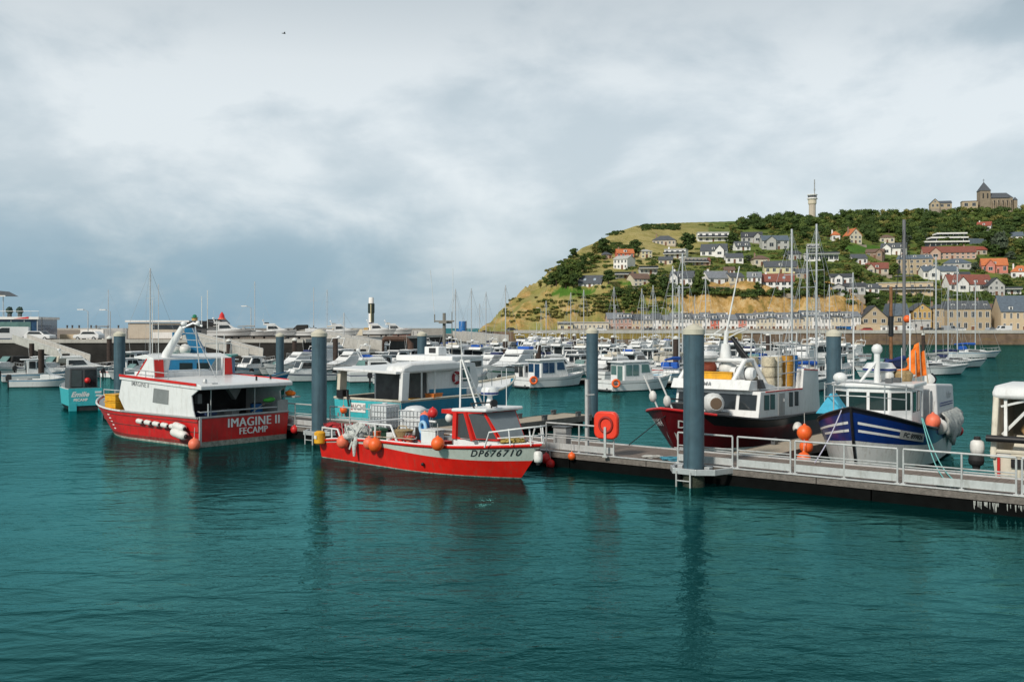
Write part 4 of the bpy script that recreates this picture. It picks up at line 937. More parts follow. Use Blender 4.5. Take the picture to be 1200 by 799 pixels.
    # rails
    m = MB(WHITE)
    m.path([(9.7, -1.25, 1.2), (9.9, -1.22, 1.75), (11.1, -.5, 1.95), (11.3, 0, 1.97), (11.1, .5, 1.95), (9.9, 1.22, 1.75), (9.7, 1.25, 1.2)], .032, 7)
    for x, y in ((10.6, -.85), (11.15, -.35), (11.15, .35), (10.6, .85)): m.bar((x, y, 1.3), (x - .08, y, 1.9), .026)
    m.path([(10.2, -1.1, 1.55), (11.2, -.3, 1.65), (11.2, .3, 1.65), (10.2, 1.1, 1.55)], .022); m.build('bow_rail', t, smooth=50)
    m = MB(WHITE)
    m.path([(.15, -1.55, .75), (.15, -1.55, 1.28), (1.3, -1.6, 1.28), (1.55, -1.6, .85)], .04, 7); m.path([(.15, 1.5, .75), (.15, 1.5, 1.28), (.15, -1.55, 1.28)], .04, 7); m.bar((.9, -1.6, .8), (.9, -1.6, 1.28), .035)
    m.path([(2.2, -1.2, .5), (2.2, -1.2, 1.6), (4.3, -1.2, 1.62), (4.75, -1.25, 1.0)], .045, 7); m.path([(2.2, 1.2, .5), (2.2, 1.2, 1.6), (4.3, 1.2, 1.6)], .045, 7); m.bar((2.2, -1.2, 1.6), (2.2, 1.2, 1.6), .04); m.bar((3.3, -1.2, .5), (3.3, -1.2, 1.6), .035); m.build('pipe_gantry', t, smooth=50)
    m = MB(mat('red_deck_frame', (.5, .02, .015), .5, var=.2, dirt=RUST, dirt_amt=.6)); [m.path([(4.3, y, 1.05), (5.2, y + .1, 1.15), (6.6, y + .2, 1.0)], .04) for y in (-1.1, -.6, .3)]; m.bx(5.6, 6.4, -.9, .2, .9, 1.06); m.bar((4.4, -1.2, 1.1), (4.4, .6, 1.1), .04); m.build('deck_frame', t)
    m = MB(GREY); m.prism([(6.7, .2, .9), (7.45, .5, .9), (7.45, .5, 1.9), (6.5, .2, 1.7)], (0, .5, 0)); m.bx(5.2, 6.2, .4, 1.1, .4, 1.15); m.build('engine_box', t)
    P = lambda x, y, z: W(L0, rz, (x, y, z))
    b = thing('net_hauler', 'blue net hauler with curved arm amidships on the open red boat', 'hauler', P(6.25, -.9, .4), rz - 12)
    m = MB(BLUEP); m.prism([(-.5, -.16, .3), (-.2, -.16, .3), (-.05, -.16, .9), (.3, -.16, 1.0), (.62, -.16, .75), (.75, -.16, .4), (.75, -.16, .2), (-.5, -.16, .2)], (0, .34, 0)); m.build('base', b, bevel=.04)
    m = MB(BLUEP); m.prism([(-.42, -.14, .3), (-.16, -.14, .3), (-.1, -.14, 1.2), (-.25, -.14, 1.75), (-.5, -.14, 1.7), (-.52, -.14, 1.0)], (0, .28, 0)); m.build('column', b, bevel=.06)
    m = MB(mat('pale_blue_plastic', (.30, .50, .70), .5)); m.torus((-.1, -.2, 1.25), .22, .07, axis=(0, 1, 0)); m.build('sheave', b, smooth=60)
    m = MB(BLACK); m.bx(-.95, -.62, -.1, .3, .1, 1.2); m.build('power_pack', b, bevel=.04)
    buoy(P(5.85, -.75, 2.02), .2, CORAL, 'coral red float on top of the blue net hauler, lower of two', None, False); buoy(P(6.15, -.6, 2.2), .19, REDP, 'dark red float on top of the blue net hauler, upper of two', None, False)
    for (x, f, rr, M, lab) in ((1.9, .90, .26, CORAL, 'coral buoy hanging on the red boat side beside the pale net heap'), (3.55, .9, .24, CORAL, 'coral buoy half hidden behind the brightest orange buoy on the red boat'), (3.95, .86, .27, ORANGE, 'bright orange buoy on the red hull side, right of the coral one'), (7.25, 1.1, .25, ORANGE, 'bright orange buoy hung at the red wheelhouse of the open boat')):
        p = h.P(x / 10.6, f, -1, rr * .9); buoy(P(p.x, p.y, p.z), rr, M, lab)
    b = thing('plastic_can', 'yellow plastic can hung outside the stern of the open red boat', 'can', P(.28, -1.78, .62), rz); m = MB(YELLOW); m.lathe([(.2, 0), (.24, .04), (.24, .46), (.17, .52), (.12, .54)], n=16); m.build('can_body', b, smooth=40); m = MB(FENDW); m.bx(-.08, .12, -.25, -.235, .22, .36); m.build('can_label', b)
    heap('net_heap', P(.9, -.5, .75), .72, .85, NETR, 'heap of dark red net in the stern of the open red boat', 'net', 3, sx=1.1); heap('net_heap', P(.35, -1.1, 1.25), .3, .6, NETR, 'small bundle of red net draped over the stern rail of the open red boat', 'net', 13, sx=1.6)
    heap('net_heap', P(2.25, -1.25, .95), .6, .95, NETG, 'pale grey net bundle spilling over the gunwale of the open red boat', 'net', 5); heap('net_heap', P(1.75, -1.05, .95), .4, .95, NETO, 'small olive net bundle between the red net and the pale net', 'net', 9)
    o = MB(NETG).path([P(2.65, -1.62, 1.05), P(2.68, -1.78, .7), P(2.7, -1.80, .3)], [.12, .1, .05], 7).path([P(2.4, -1.6, .95), P(2.35, -1.78, .55)], [.09, .04], 6).build('hanging_net', smooth=70); tag(o, 'ragged strand of pale net hanging down the red hull side', 'net')
    b = thing('basket', 'round wicker basket on the deck of the open red boat', 'basket', P(4.5, -.75, 1.02), rz); m = MB(WICKER); m.lathe([(.34, 0), (.42, .36), (.45, .40), (.40, .41)], n=18); m.build('basket_body', b, smooth=40); m = MB(WICKER); m.path([(-.38, 0, .38), (-.2, 0, .56), (.2, 0, .56), (.38, 0, .38)], .02); m.build('basket_handle', b)
    b = thing('white_box', 'white polystyrene box on the gunwale beside the red wheelhouse', 'box', P(6.75, -1.15, 1.08), rz + 5); m = MB(WHITE); m.bx(-.38, .38, -.25, .25, 0, .5); m.build('box_body', b, bevel=.03); m = MB(WHITE2); m.bx(-.4, .4, -.27, .27, .5, .56); m.build('box_lid', b, bevel=.02)
    o = heap('net_heap', P(10.25, -.35, 1.38), .3, .4, mat('yellow_straw_rope', (.5, .36, .10), .9, var=.3, scale=12, bump=.8), 'coil of yellow rope on the foredeck of the open red boat', 'rope', 21, sx=1.5)
    o.name = 'rope_coil'
    buoy(P(7.45, -.9, 2.1), .17, FENDW, 'small white float tied at the red wheelhouse pillar', None, False)
    fender(P(11.45, -.3, 1.15), P(11.5, -.35, .7), .16, 'white fender at the bow of the open red boat by the pontoon')
    buoy(SL(S_at(640, -.15), -.15, .32), .2, REDP, 'red float against the pontoon right of the red boat bow, upper of two'); buoy(SL(S_at(645, -.12), -.12, .12), .18, REDP, 'red float against the pontoon right of the red boat bow, lower of two')
    buoy(SL(S_at(670, -.1), -.1, .5), .15, ORANGE, 'small orange float hanging on the pontoon edge under the railing')
red_boat()
def red_clutter():
    rz = -44.0; L0 = Vector((-7.1, 43.6, 0)); P = lambda x, y, z: W(L0, rz, (x, y, z)); q = random.Random(12)
    for x, y, z, M, nm, lab in ((3.1, -.95, .95, mat('orange_bucket', (.7, .12, .03), .55), 'bucket', 'orange bucket between the pale net and the basket on the red boat'), (5.35, -1.2, .95, REDP, 'bucket', 'red bucket just left of the blue net hauler'), (5.6, -1.3, .95, CORAL, 'bucket', 'coral bucket at the foot of the blue net hauler')):
        b = thing(nm, lab, 'bucket', P(x, y, z), q.uniform(0, 90)); m = MB(M); m.lathe([(.13, 0), (.17, .32), (.18, .33), (.15, .32)], n=14); m.build('bucket_body', b, smooth=40); m = MB(STEEL); m.path([(-.17, 0, .31), (-.1, 0, .44), (.1, 0, .44), (.17, 0, .31)], .01, 5); m.build('handle', b)
    for x, y, c, sx, lab in ((1.35, .4, mat('dark_green_crate', (.03, .09, .05), .6), .7, 'dark green crate behind the red net heap on the red boat'), (3.4, .5, WHITE2, .9, 'dirty white fish box under the pipe gantry of the red boat'), (5.0, .6, mat('brown_crate', (.16, .08, .04), .7), .8, 'brown crate behind the wicker basket on the red boat'), (7.0, .55, DGREY, .7, 'dark gear box before the red wheelhouse')):
        b = thing('fish_crate', lab, 'crate', P(x, y, .62), rz + q.uniform(-20, 20)); m = MB(c); m.bx(-.5 * sx, .5 * sx, -.32, .32, 0, .55); m.build('crate_body', b, bevel=.02); m = MB(c); m.bx(-.5 * sx - .04, .5 * sx + .04, -.36, .36, .48, .58); m.build('crate_rim', b)
    for k in range(3):
        pts = [P(4.2 + .5 * j + .1 * math.sin(k + j), -1.25 + .25 * k + .12 * math.sin(j * 1.7 + k), 1.02 + .05 * math.sin(j * 2.3 + k)) for j in range(6)]
        o = MB((REDP, ROPEG, NETO)[k]).path(pts, .035, 6).build('hose', smooth=70); tag(o, ('red hose', 'grey hose', 'olive rope')[k] + ' snaking along the deck of the open red boat', 'hose')
    b = thing('oilskins', 'dark blue oilskins hung on the red wheelhouse back wall', 'clothes', P(7.85, -.35, 1.3), rz); m = MB(BLUEC); m.prism([(0, -.22, 0), (0, .22, 0), (0, .26, .75), (0, .1, .95), (0, -.1, .95), (0, -.26, .75)], (-.12, 0, 0)); m.build('jacket', b, bevel=.05); m = MB(STEEL); m.bar((0, 0, .95), (.1, 0, 1.02), .012); m.build('hook', b)
    b = thing('boat_hook', 'long wooden boat hook laid along the gunwale of the open red boat', 'boat hook', P(2.9, -1.45, 1.12), rz); m = MB(WOODL); m.bar((0, 0, 0), (3.2, -.1, .12), .022); m.build('pole', b); m = MB(STEEL); m.path([(3.2, -.1, .12), (3.36, -.1, .15), (3.38, -.1, .22)], .018); m.build('hook', b)
red_clutter()
# ---------------------------------------------------------------- maroon trawler
def maroon():
    L0 = SL(14.75, 16.7); L0.z = 0; rz = A_N + 180
    t = thing('trawler', 'maroon and black trawler with white upper works moored bow to the pontoon', 'boat', L0, rz)
    h = Hull(12.2, 10.7, 4.7, (1.35, 1.4, 2.15), xm=.6, pd=3.0, pw=1.7, stern=.95, bwr=.9, flare=1.5)
    bow = lambda x: .74 if x < .86 else .74 + .26 * smooth((x - .86) / .06)
    m = MB(); h.outer(m, [(-.6, .1, BLACK), (.1, .17, WHITE2), (.17, bow, MAROON), (bow, 1.0, BLACK)], 30)
    m.build('hull', t, smooth=40)
    m = MB(RED); h.gunwale(m, .06, x0=.86, stern=False); m.build('bow_rim', t, smooth=50)
    m = MB(BLACK); h.gunwale(m, .06, x0=0, x1=.86); m.build('gunwale', t, smooth=50)
    m = MB(WHITE2); m.prism([h.P(.985, .02, 1, .012), h.P(.93, .02, 1, .012), h.P(.985, .52, 1, .012)], (0, -.004, 0)); m.prism([h.P(.985, .02, -1, .012), h.P(.93, .02, -1, .012), h.P(.985, .52, -1, .012)], (0, .004, 0)); m.build('forefoot_patch', t)
    m = MB(); h.deck(m, lambda x: 1.0 if x < .6 else h.sheer(x) - .55, M=GREY, Min=WHITE2); m.build('deck', t)
    lettering('DP', LETW, t, None, None, None, .5, .006, fn=h.skin(.955, .70, 1, .03), shear=.2); lettering('TSYAMA', LETW, t, None, None, None, .46, .006, fn=h.skin(.93, .72, -1, .03), shear=.15)
    # superstructure: low wide wheelhouse and raised stern shelter
    yw = 2.12
    m = MB(WHITE); m.prism([(.3, -yw, 1.32), (7.35, -yw, 1.5), (7.1, -yw, 2.66), (2.5, -yw, 2.62), (2.35, -yw, 3.55), (.55, -yw, 3.45)], (0, 2 * yw, 0)); wh = m.build('wheelhouse', t, bevel=.03)
    m = MB(REDB); m.beam((2.5, yw + .008, 2.60), (6.6, yw + .008, 2.63), .02, .06); m.beam((.6, yw + .008, 3.42), (2.3, yw + .008, 3.52), .02, .06); m.build('red_line', wh)
    m = MB(WHITE); m.prism([(2.4, -yw - .08, 2.96), (7.4, -yw - .08, 3.02), (7.55, -yw - .08, 3.06), (7.3, -yw - .08, 3.5), (6.2, -yw - .08, 3.42), (4.4, -yw - .08, 3.08), (2.4, -yw - .08, 3.02)], (0, 2 * yw - .3, 0)); m.build('wheelhouse_roof', t, bevel=.04)
    lettering('TSYAMA', LETG, wh, (7.47, -.7, 2.94), (0, 1, 0), (0, 0, 1), .3, .006, shear=.2)
    def fw(a, b, M=GLASS): # front windows, slanted face
        nx = lambda z: 7.35 - .3 * (z - 1.5) / 1.48
        win(None, wh, [(nx(1.85), a, 1.85), (nx(1.85), b, 1.85), (nx(2.5), b, 2.5), (nx(2.5), a, 2.5)], M=M, frame=DGREY)
    fw(1.15, 1.95); fw(.15, .95); fw(-.95, -.1); fw(-1.95, -1.1)
    for a, b in ((6.75, 6.25), (6.1, 5.65), (4.05, 3.65), (3.4, 3.0)):
        win(None, wh, [(a, yw, 1.85), (b, yw, 1.83), (b, yw, 2.46), (a, yw, 2.48)], M=mat('grey_side_glass', (.055, .06, .06), .12))
    m = MB(GREY); m.bx(4.6, 5.25, yw + .002, yw + .03, 1.5, 2.5); dr = m.build('door', wh); m = MB(STEEL); m.bx(4.68, 4.74, yw + .03, yw + .07, 2.1, 2.25); m.build('handle', dr)
    m = MB(WHITE2); m.lathe([(.3, -.2), (.46, .0), (.46, .35), (.28, .7)], (8.3, .35, 2.15), 18, (1, .9, .05)); f = m.build('net_drum', t, smooth=40); m = MB(mat('brown_drum_inside', (.12, .08, .05), .8)); m.lathe([(.27, .0), (.22, .02)], (8.3 + .52, .35 + .47, 2.15 + .03), 14, (1, .9, .05)); m.build('drum_mouth', f)
    m = MB(DGREY); m.bx(7.7, 8.8, -.2, .9, 1.4, 1.75); m.bar((8.3, .3, 1.7), (8.3, .3, 2.2), .08); m.build('drum_stand', t)
    # roof gear
    m = MB(WHITE)
    for sd in (-1.75, 1.0): m.path([(7.0, sd - .35, 3.3), (6.4, sd, 4.35)], .11, 8); m.path([(4.7, sd + .3, 3.1), (5.6, sd, 4.35)], .11, 8)
    m.bar((6.4, -1.75, 4.35), (6.4, 1.0, 4.35), .1, 8); m.bar((5.6, -1.75, 4.35), (5.6, 1.0, 4.35), .1, 8); m.bar((6.4, -1.75, 4.35), (5.6, -1.75, 4.35), .1, 8); m.bar((6.4, 1.0, 4.35), (5.6, 1.0, 4.35), .1, 8); m.build('roof_gantry', t, smooth=50)
    m = MB(WHITE); m.path([(6.0, -.15, 4.3), (6.0, -.15, 5.1)], [.3, .2], 12); m.path([(6.0, -.15, 5.1), (6.0, -.1, 5.7)], .11, 10); m.path([(6.0, -.1, 5.7), (5.9, .5, 8.7)], [.05, .025], 8); mast = m.build('mast', t, smooth=60)
    m = MB(WHITE2); m.bx(5.9, 6.1, -1.6, -.3, 5.5, 5.57); m.bar((6, -1.0, 5.4), (6, -.2, 5.9), .035); m.bar((6, .9, 5.8), (6, 0, 5.4), .035); m.bar((6, -.2, 5.55), (6, 1.0, 5.9), .03); m.build('crosstree', mast)
    m = MB(BLACK); m.path([(5.85, .1, 5.5), (5.8, .35, 5.0), (5.6, .75, 4.3)], [.05, .14, .16], 6); m.path([(5.9, .1, 5.4), (5.8, .9, 4.4)], .09, 6); m.build('cable_bundle', mast, smooth=60)
    m = MB(WHITE); m.lathe([(.75, 0), (.8, .12), (.7, .3), (.1, .34)], (6.6, -1.1, 4.45), 20); m.build('radar', t, smooth=40); m = MB(BLACK); m.prism([(6.3, 1.45, 3.1), (6.3, 2.0, 3.1), (6.3, 1.85, 3.5), (6.3, 1.5, 3.5)], (.35, 0, 0)); m.build('loudhailer', t)
    m = MB(ALU)
    for z in (3.7, 4.25, 4.9): m.path([(5.0, 2.0, z), (.7, 2.0, z + .1), (.7, -1.9, z + .1), (5.0, -1.9, z)], .025)
    for x in (5.0, 4.1, 3.2, 2.3, 1.4, .7): m.bar((x, 2.0, 3.0), (x, 2.0, 4.95), .025); m.bar((x, -1.9, 3.0), (x, -1.9, 4.95), .025)
    m.bar((.7, 2.0, 4.95), (4.8, 1.9, 5.15), .03); m.path([(1.3, 1.2, 3.4), (1.0, 1.2, 5.6), (1.0, -1.2, 5.6), (1.3, -1.2, 3.4)], .05); [m.bar((1.0, y, 3.5), (1.0, y, 5.6), .025) for y in (-.7, -.2, .3, .8)]; m.build('cage_rail', t)
    for o_ in kids(t):
        if o_.name.split('.')[0] in ('roof_gantry', 'mast', 'radar', 'loudhailer', 'wheelhouse_roof', 'cage_rail'): o_.location.z -= .33
    P = lambda x, y, z: W(L0, rz, (x, y, z - .33 if z > 3 else z))
    POT = mat('cream_pot_mesh', (.55, .49, .36), .85, var=.25, scale=8, bump=.8, bscale=20)
    for i, (x, y) in enumerate(((4.3, 1.2), (3.6, 1.25), (4.0, .2))):
        b = thing('pot_stack', ['stack of cream whelk pots on the trawler roof, nearest its wheelhouse', 'stack of cream whelk pots on the trawler roof, beside the ochre drum', 'stack of cream whelk pots at the back of the trawler roof'][i], 'pot', P(x, y, 3.05), rz)
        for k in range(3): m = MB(POT); m.lathe([(.30, 0), (.34, .2), (.30, .44), (.2, .46)], (0, 0, .48 * k), 14); m.build('pot', b, smooth=40)
    for i, (x, c, lab) in enumerate(((2.95, mat('ochre_plastic', (.45, .22, .02), .55, dirt=RUST, dirt_amt=.8), 'ochre and rust coloured drum on the trawler roof'), (2.4, BLUEP, 'tall blue plastic drum on the trawler roof'))):
        b = thing('drum', lab, 'drum', P(x - .1, 1.5, 3.05), 0); m = MB(c); m.lathe([(.27, 0), (.29, .05), (.29, .5), (.31, .53), (.29, .56), (.29, 1.0), (.31, 1.03), (.29, 1.06), (.28, 1.45)], n=18); m.build('drum_body', b, smooth=30); m = MB(DGREY); m.lathe([(.25, 1.45), (.25, 1.47)], n=18); m.build('drum_lid', b)
    b = thing('yellow_bin', 'yellow fish bin under the roof gantry of the maroon trawler', 'bin', P(6.2, -.35, 3.45), rz); m = MB(YELLOW); m.bx(-.3, .3, -.75, .75, 0, .34); m.bx(-.34, .34, -.79, .79, .3, .36); m.build('bin_body', b, bevel=.02); m = MB(DARK); m.bx(-.27, .27, -.72, .72, .35, .365); m.build('bin_inside', b)
    buoy(P(6.0, -1.0, 3.95), .36, CORAL, 'coral topped float in the yellow bin under the trawler gantry', None, False); buoy(P(5.9, -.1, 3.95), .42, FENDW, 'large grey-white float in the yellow bin under the trawler gantry', None, False)
    b = thing('life_raft', 'white life raft canister under the trawler gantry', 'life raft', P(6.1, .75, 3.75), rz); m = MB(WHITE); m.lathe([(.2, -.6), (.29, -.5), (.29, .5), (.2, .6)], n=16, axis=(0, 1, .0)); m.build('canister', b, smooth=40); m = MB(DGREY); m.lathe([(.3, -.25), (.3, -.2)], n=16, axis=(0, 1, 0)); m.lathe([(.3, .2), (.3, .25)], n=16, axis=(0, 1, 0)); m.build('strap', b)
    fender(P(4.0, 2.55, 1.05), P(4.4, 2.62, .75), .2, 'white round fender hanging at the maroon trawler side near the blue boat')
    for i, (f_, z_, r_) in enumerate(((2.4, .95, .36), (2.0, .55, .3))): pass
    o = MB(BLACK).path([P(11.9, .1, 1.85), SL(S_at(737, 3.45), 3.45, .65)], .02, 5).build('mooring_rope'); tag(o, 'dark mooring rope from the maroon bow down to the pontoon edge', 'rope')
    for k, (dx, lab) in enumerate(((0, 'short pale spar leaning out over the bow of the maroon trawler'), (.35, 'second pale spar leaning over the maroon bow, nearer its wheelhouse'))):
        b = thing('bow_spar', lab, 'spar', P(11.0 - dx, -.8 + .5 * k, 1.95), rz); m = MB(WHITE2); m.bar((0, 0, 0), (.4, -.5, 1.5), .04); m.build('pole', b); m = MB(FENDW); m.ball((.15, -.2, .6 - .2 * k), .17, 10, 1, 1, 1.5); m.build('float', b, smooth=60)
    m = MB(BLACK); m.bx(9.2, 10.0, -1.0, -.2, 1.7, 2.2); m.path([(9.4, -1.4, 1.8), (9.6, -1.2, 2.35), (9.6, -.3, 2.35)], .04); m.build('windlass', t)
maroon()
# ---------------------------------------------------------------- cobalt blue boat
def blue_boat():
    rz = 237.0; L0 = Vector((17.85, 45.15, 0))
    t = thing('fishing_boat', 'cobalt blue and white fishing boat facing the pontoon, FC plate on bow', 'boat', L0, rz)
    h = Hull(9.6, 8.7, 4.4, (1.35, 1.5, 2.55), xm=.5, pd=2.9, pw=2.0, stern=.94, bwr=.92, flare=1.3)
    DKB = mat('night_blue_paint', (.006, .008, .02), .4)
    lo = lambda x: .62 - .12 * smooth((x - .3) / .7); top = .93
    a1, b1 = .76, .80; a2, b2 = .64, .68
    WH = WHITE
    m = MB(); h.outer(m, [(-.6, .06, BLACK), (.06, lo, WHITE2), (lo, top, BLUE), (top, 1.0, DKB)], 34); m.build('hull', t, smooth=40)
    for (f0, f1, x0, x1) in ((a1, b1, .74, .985), (a2, b2, .80, .985)):
        m = MB(LETW)
        for sd in (1, -1):
            vs = []; X = [x0 + (x1 - x0) * i / 12 for i in range(13)]
            for x in X: vs += [h.P(x, f0, sd, .012), h.P(x, f1, sd, .012)]
            m.add(vs, [((2 * i, 2 * i + 2, 2 * i + 3, 2 * i + 1) if sd < 0 else (2 * i + 1, 2 * i + 3, 2 * i + 2, 2 * i)) for i in range(12)])
        m.build('bow_stripe', t)
    m = MB(BLACK); m.path([h.P(1, -.1, 1) + Vector((.02, 0, 0)), h.P(1, .4, 1) + Vector((.03, 0, 0)), h.P(1, .75, 1) + Vector((.03, 0, 0)), h.P(1, 1, 1) + Vector((.02, 0, .02))], .055, 8); m.build('stem_post', t, smooth=50)
    m = MB(BLACK); h.gunwale(m, .05); m.build('gunwale', t, smooth=50)
    m = MB(); h.deck(m, lambda x: .9 if x < .5 else h.sheer(x) + .02, M=WHITE, Min=WHITE, off=.06); m.build('deck', t)
    for sd, x, w_ in ((1, .76, 1.55), (-1, .70, .95)):
        g = h.skin(x, .72, sd, .016); q = MB(mat('plate_grey_white', (.46, .46, .45), .5))
        pts = [g(-w_ / 2 + w_ * i / 8, z) for z in (-.17, .17) for i in range(9)]
        q.add(pts, [(i, i + 1, i + 10, i + 9) for i in range(8)]); pl = q.build('name_plate', t)
        lettering('FC 899826', LETK, pl, None, None, None, .25, .008, fn=h.skin(x, .72, sd, .022), shear=.2, space=1.0, sx=1.1 if sd > 0 else .7)
    # wheelhouse
    m = MB(WHITE); pl = [(3.9, -1.5), (6.2, -1.5), (6.95, -.8), (6.95, .8), (6.2, 1.5), (3.9, 1.5)]
    m.prism([(x, y, 1.4) for x, y in pl], (0, 0, 1.75)); wh = m.build('wheelhouse', t, bevel=.05)
    m = MB(WHITE); m.prism([(x * 1.0 + (.12 if x > 5 else -.1), y * 1.07, 3.15) for x, y in pl], (0, 0, .16)); m.build('wheelhouse_roof', wh, bevel=.05)
    def rowwin(p, q, n_, z0, z1, gap, M):
        p, q = Vector(p), Vector(q)
        for i in range(n_):
            a = p + (q - p) * ((i + gap / 2) / n_); b = p + (q - p) * ((i + 1 - gap / 2) / n_)
            win(None, wh, [(a.x, a.y, z0), (b.x, b.y, z0), (b.x, b.y, z1), (a.x, a.y, z1)], M=M)
    GG = mat('teal_dark_glass', (.015, .035, .035), .06)
    rowwin((6.95, -.8, 0), (6.95, .8, 0), 2, 2.3, 2.95, .2, GG); rowwin((6.95, .8, 0), (6.2, 1.5, 0), 1, 2.3, 2.95, .22, GG); rowwin((6.2, -1.5, 0), (6.95, -.8, 0), 1, 2.3, 2.95, .22, GG)
    rowwin((6.2, 1.5, 0), (4.6, 1.5, 0), 2, 2.2, 2.95, .35, GG); rowwin((4.6, -1.5, 0), (6.2, -1.5, 0), 2, 2.2, 2.95, .35, GG)
    m = MB(STEEL)
    m.path([(5.6, 1.75, 2.0), (5.6, 1.75, 3.0), (7.3, 1.5, 3.25), (9.2, .5, 3.45), (9.55, 0, 3.5), (9.2, -.5, 3.45), (7.3, -1.6, 3.25), (6.5, -1.75, 3.1)], .028, 7)
    for x, y in ((7.3, 1.5), (8.4, .95), (8.4, -.95), (7.3, -1.6)): m.bar((x, y, 2.0), (x, y, 3.33), .024)
    m.path([(7.3, 1.5, 2.75), (9.2, .5, 2.95), (9.2, -.5, 2.95), (7.3, -1.6, 2.75)], .02); m.build('bow_rail', t, smooth=50)
    # roof gear
    m = MB(WHITE); m.bar((5.9, .1, 3.2), (5.9, .1, 4.5), .12, 10); m.ball((5.9, .1, 4.65), .22, 10); m.bar((6.4, -.7, 3.25), (6.4, -.7, 5.6), .03); m.bar((5.9, .1, 4.2), (6.7, -.4, 3.3), .06); m.build('mast', t, smooth=60)
    m = MB(WHITE); m.lathe([(.62, 0), (.66, .12), (.5, .34), (.1, .38)], (4.6, -.1, 3.72), 22); m.lathe([(.2, 0), (.2, .42)], (4.6, -.1, 3.3), 12); rd = m.build('radar', t, smooth=40); m = MB(BLUEC); m.lathe([(.67, .03), (.67, .12)], (4.6, -.1, 3.72), 22); m.build('radar_band', rd)
    m = MB(WHITE); m.ball((6.7, -1.15, 3.5), .28, 14, 1, 1, .8); m.build('satellite_dome', t, smooth=60); m = MB(WHITE); m.bar((4.1, 1.0, 3.2), (4.1, 1.0, 6.1), .03); m.bar((5.2, .9, 3.3), (5.2, .9, 4.7), .015); m.build('antenna', t)
    m = MB(DGREY); m.bx(5.2, 5.5, .55, .9, 3.32, 3.5); m.bx(6.1, 6.3, .5, .75, 3.32, 3.5); m.build('roof_lamp', t)
    # stern shelter
    SH = mat('pale_shelter_canvas', (.62, .63, .64), .7, var=.06, scale=3, bump=.25, bscale=3)
    m = MB(SH); m.prism([(-.55, -1.8, 1.3), (-.55, 1.98, 1.3), (-.55, 1.9, 3.0), (-.55, -1.7, 3.0)], (3.9, -.02, .2)); m.build('stern_shelter', t, bevel=.08)
    m = MB(BLUEC); [m.beam((.0, 1.97, z), (2.9, 1.97, z + .05), .02, .035) for z in (2.2, 2.3)]; m.build('shelter_stripe', t)
    lettering('Yam', LETG, t, (.9, 1.99, 2.62), (-1, 0, -.03), (0, 0, 1), .4, .006, shear=.3)
    m = MB(STEEL); m.path([(3.75, 1.7, 1.5), (3.75, 1.7, 2.9), (3.2, 1.7, 2.9), (3.2, 1.7, 1.5)], .03); m.bar((3.5, 1.7, 1.5), (3.5, 1.7, 2.9), .02); m.build('door_frame', t)
    P = lambda x, y, z: W(L0, rz, (x, y, z))
    # draped net over the port quarter
    m = MB(NETG); q = random.Random(8); cols = 15
    vs = []
    for i in range(cols + 1):
        u = i / cols; x = 3.1 - 3.6 * u; hang = .55 + .5 * math.sin(u * 3.0) + .12 * math.sin(u * 17)
        for k in range(7):
            v = k / 6; vs.append(P(x + .05 * q.uniform(-1, 1), 2.02 + .26 * math.sin(v * 2.6) + .07 * math.sin(i * 2.1 + k), 1.95 - hang * 1.25 * v))
    m.add(vs, [(i * 7 + k, (i + 1) * 7 + k, (i + 1) * 7 + k + 1, i * 7 + k + 1) for i in range(cols) for k in range(6)])
    o = m.build('draped_net', smooth=80); so_ = o.modifiers.new('thickness', 'SOLIDIFY'); so_.thickness = .06; tag(o, 'pale grey net draped over the quarter of the cobalt blue boat', 'net')
    # buoys and flags
    buoy(P(5.0, 2.05, 1.78), .3, CORAL, 'coral buoy on the gunwale of the blue boat beside the draped net'); buoy(P(4.3, 2.2, 1.5), .3, FENDW, 'pale pinkish float between the coral buoy and the draped net', None, False)
    buoy(P(-.3, 2.15, .95), .23, REDP, 'red buoy at the stern corner of the cobalt blue boat'); m = MB(RUBBER); m.bar((-.2, 1.9, .3), (-.2, 1.9, 1.9), .09); m.build('stern_bumper', t)
    buoy(P(7.6, -2.32, 1.3), .3, ORANGE, 'vivid orange-red buoy hanging beside the left bow plate of the blue boat'); buoy(P(7.6, -2.25, .75), .27, ORANGE, 'vivid orange-red buoy directly under the upper one at the blue bow', None, False)
    buoy(P(8.1, -2.2, .3), .28, ORANGE, 'lowest vivid orange buoy at the blue bow just above the railing', None)
    for i, (x, y, z, wv, hv, lean, lab) in enumerate(((2.6, 1.2, 3.25, .4, 1.25, .12, 'tallest orange marker flag in the bundle on the blue boat'), (2.35, 1.45, 3.1, .48, 1.05, .2, 'orange marker flag on the right of the bundle on the blue boat'), (2.75, 1.0, 3.15, .36, 1.0, .05, 'orange marker flag on the left of the bundle on the blue boat'), (3.3, .6, 3.15, .34, .3, -.25, 'small orange pennant standing apart left of the flag bundle'))):
        b = thing('marker_flag', lab, 'flag', P(x, y, z - .35), rz + 180, 'orange marker flags on the blue boat')
        top_ = hv + (.75 if i < 3 else .75); m = MB(WOODL); m.bar((0, 0, -.35), (0, lean, top_), .022); m.build('pole', b)
        m = MB(FLUO); vs = []; q = random.Random(i)
        for k in range(9):
            v = k / 8; zz = top_ - hv * v; wl = wv * (.5 + .5 * min(1, v * 3)) * (1 - .15 * math.sin(k * 2.2)) if i < 3 else wv * (1 - v * .7) * 1.6
            y0 = lean * zz / top_
            vs += [(0, y0, zz), (.07 * math.sin(k * 1.1 + i), y0 + wl * .5, zz - .05), (-.06 * math.sin(k * .9), y0 + wl, zz - .12)]
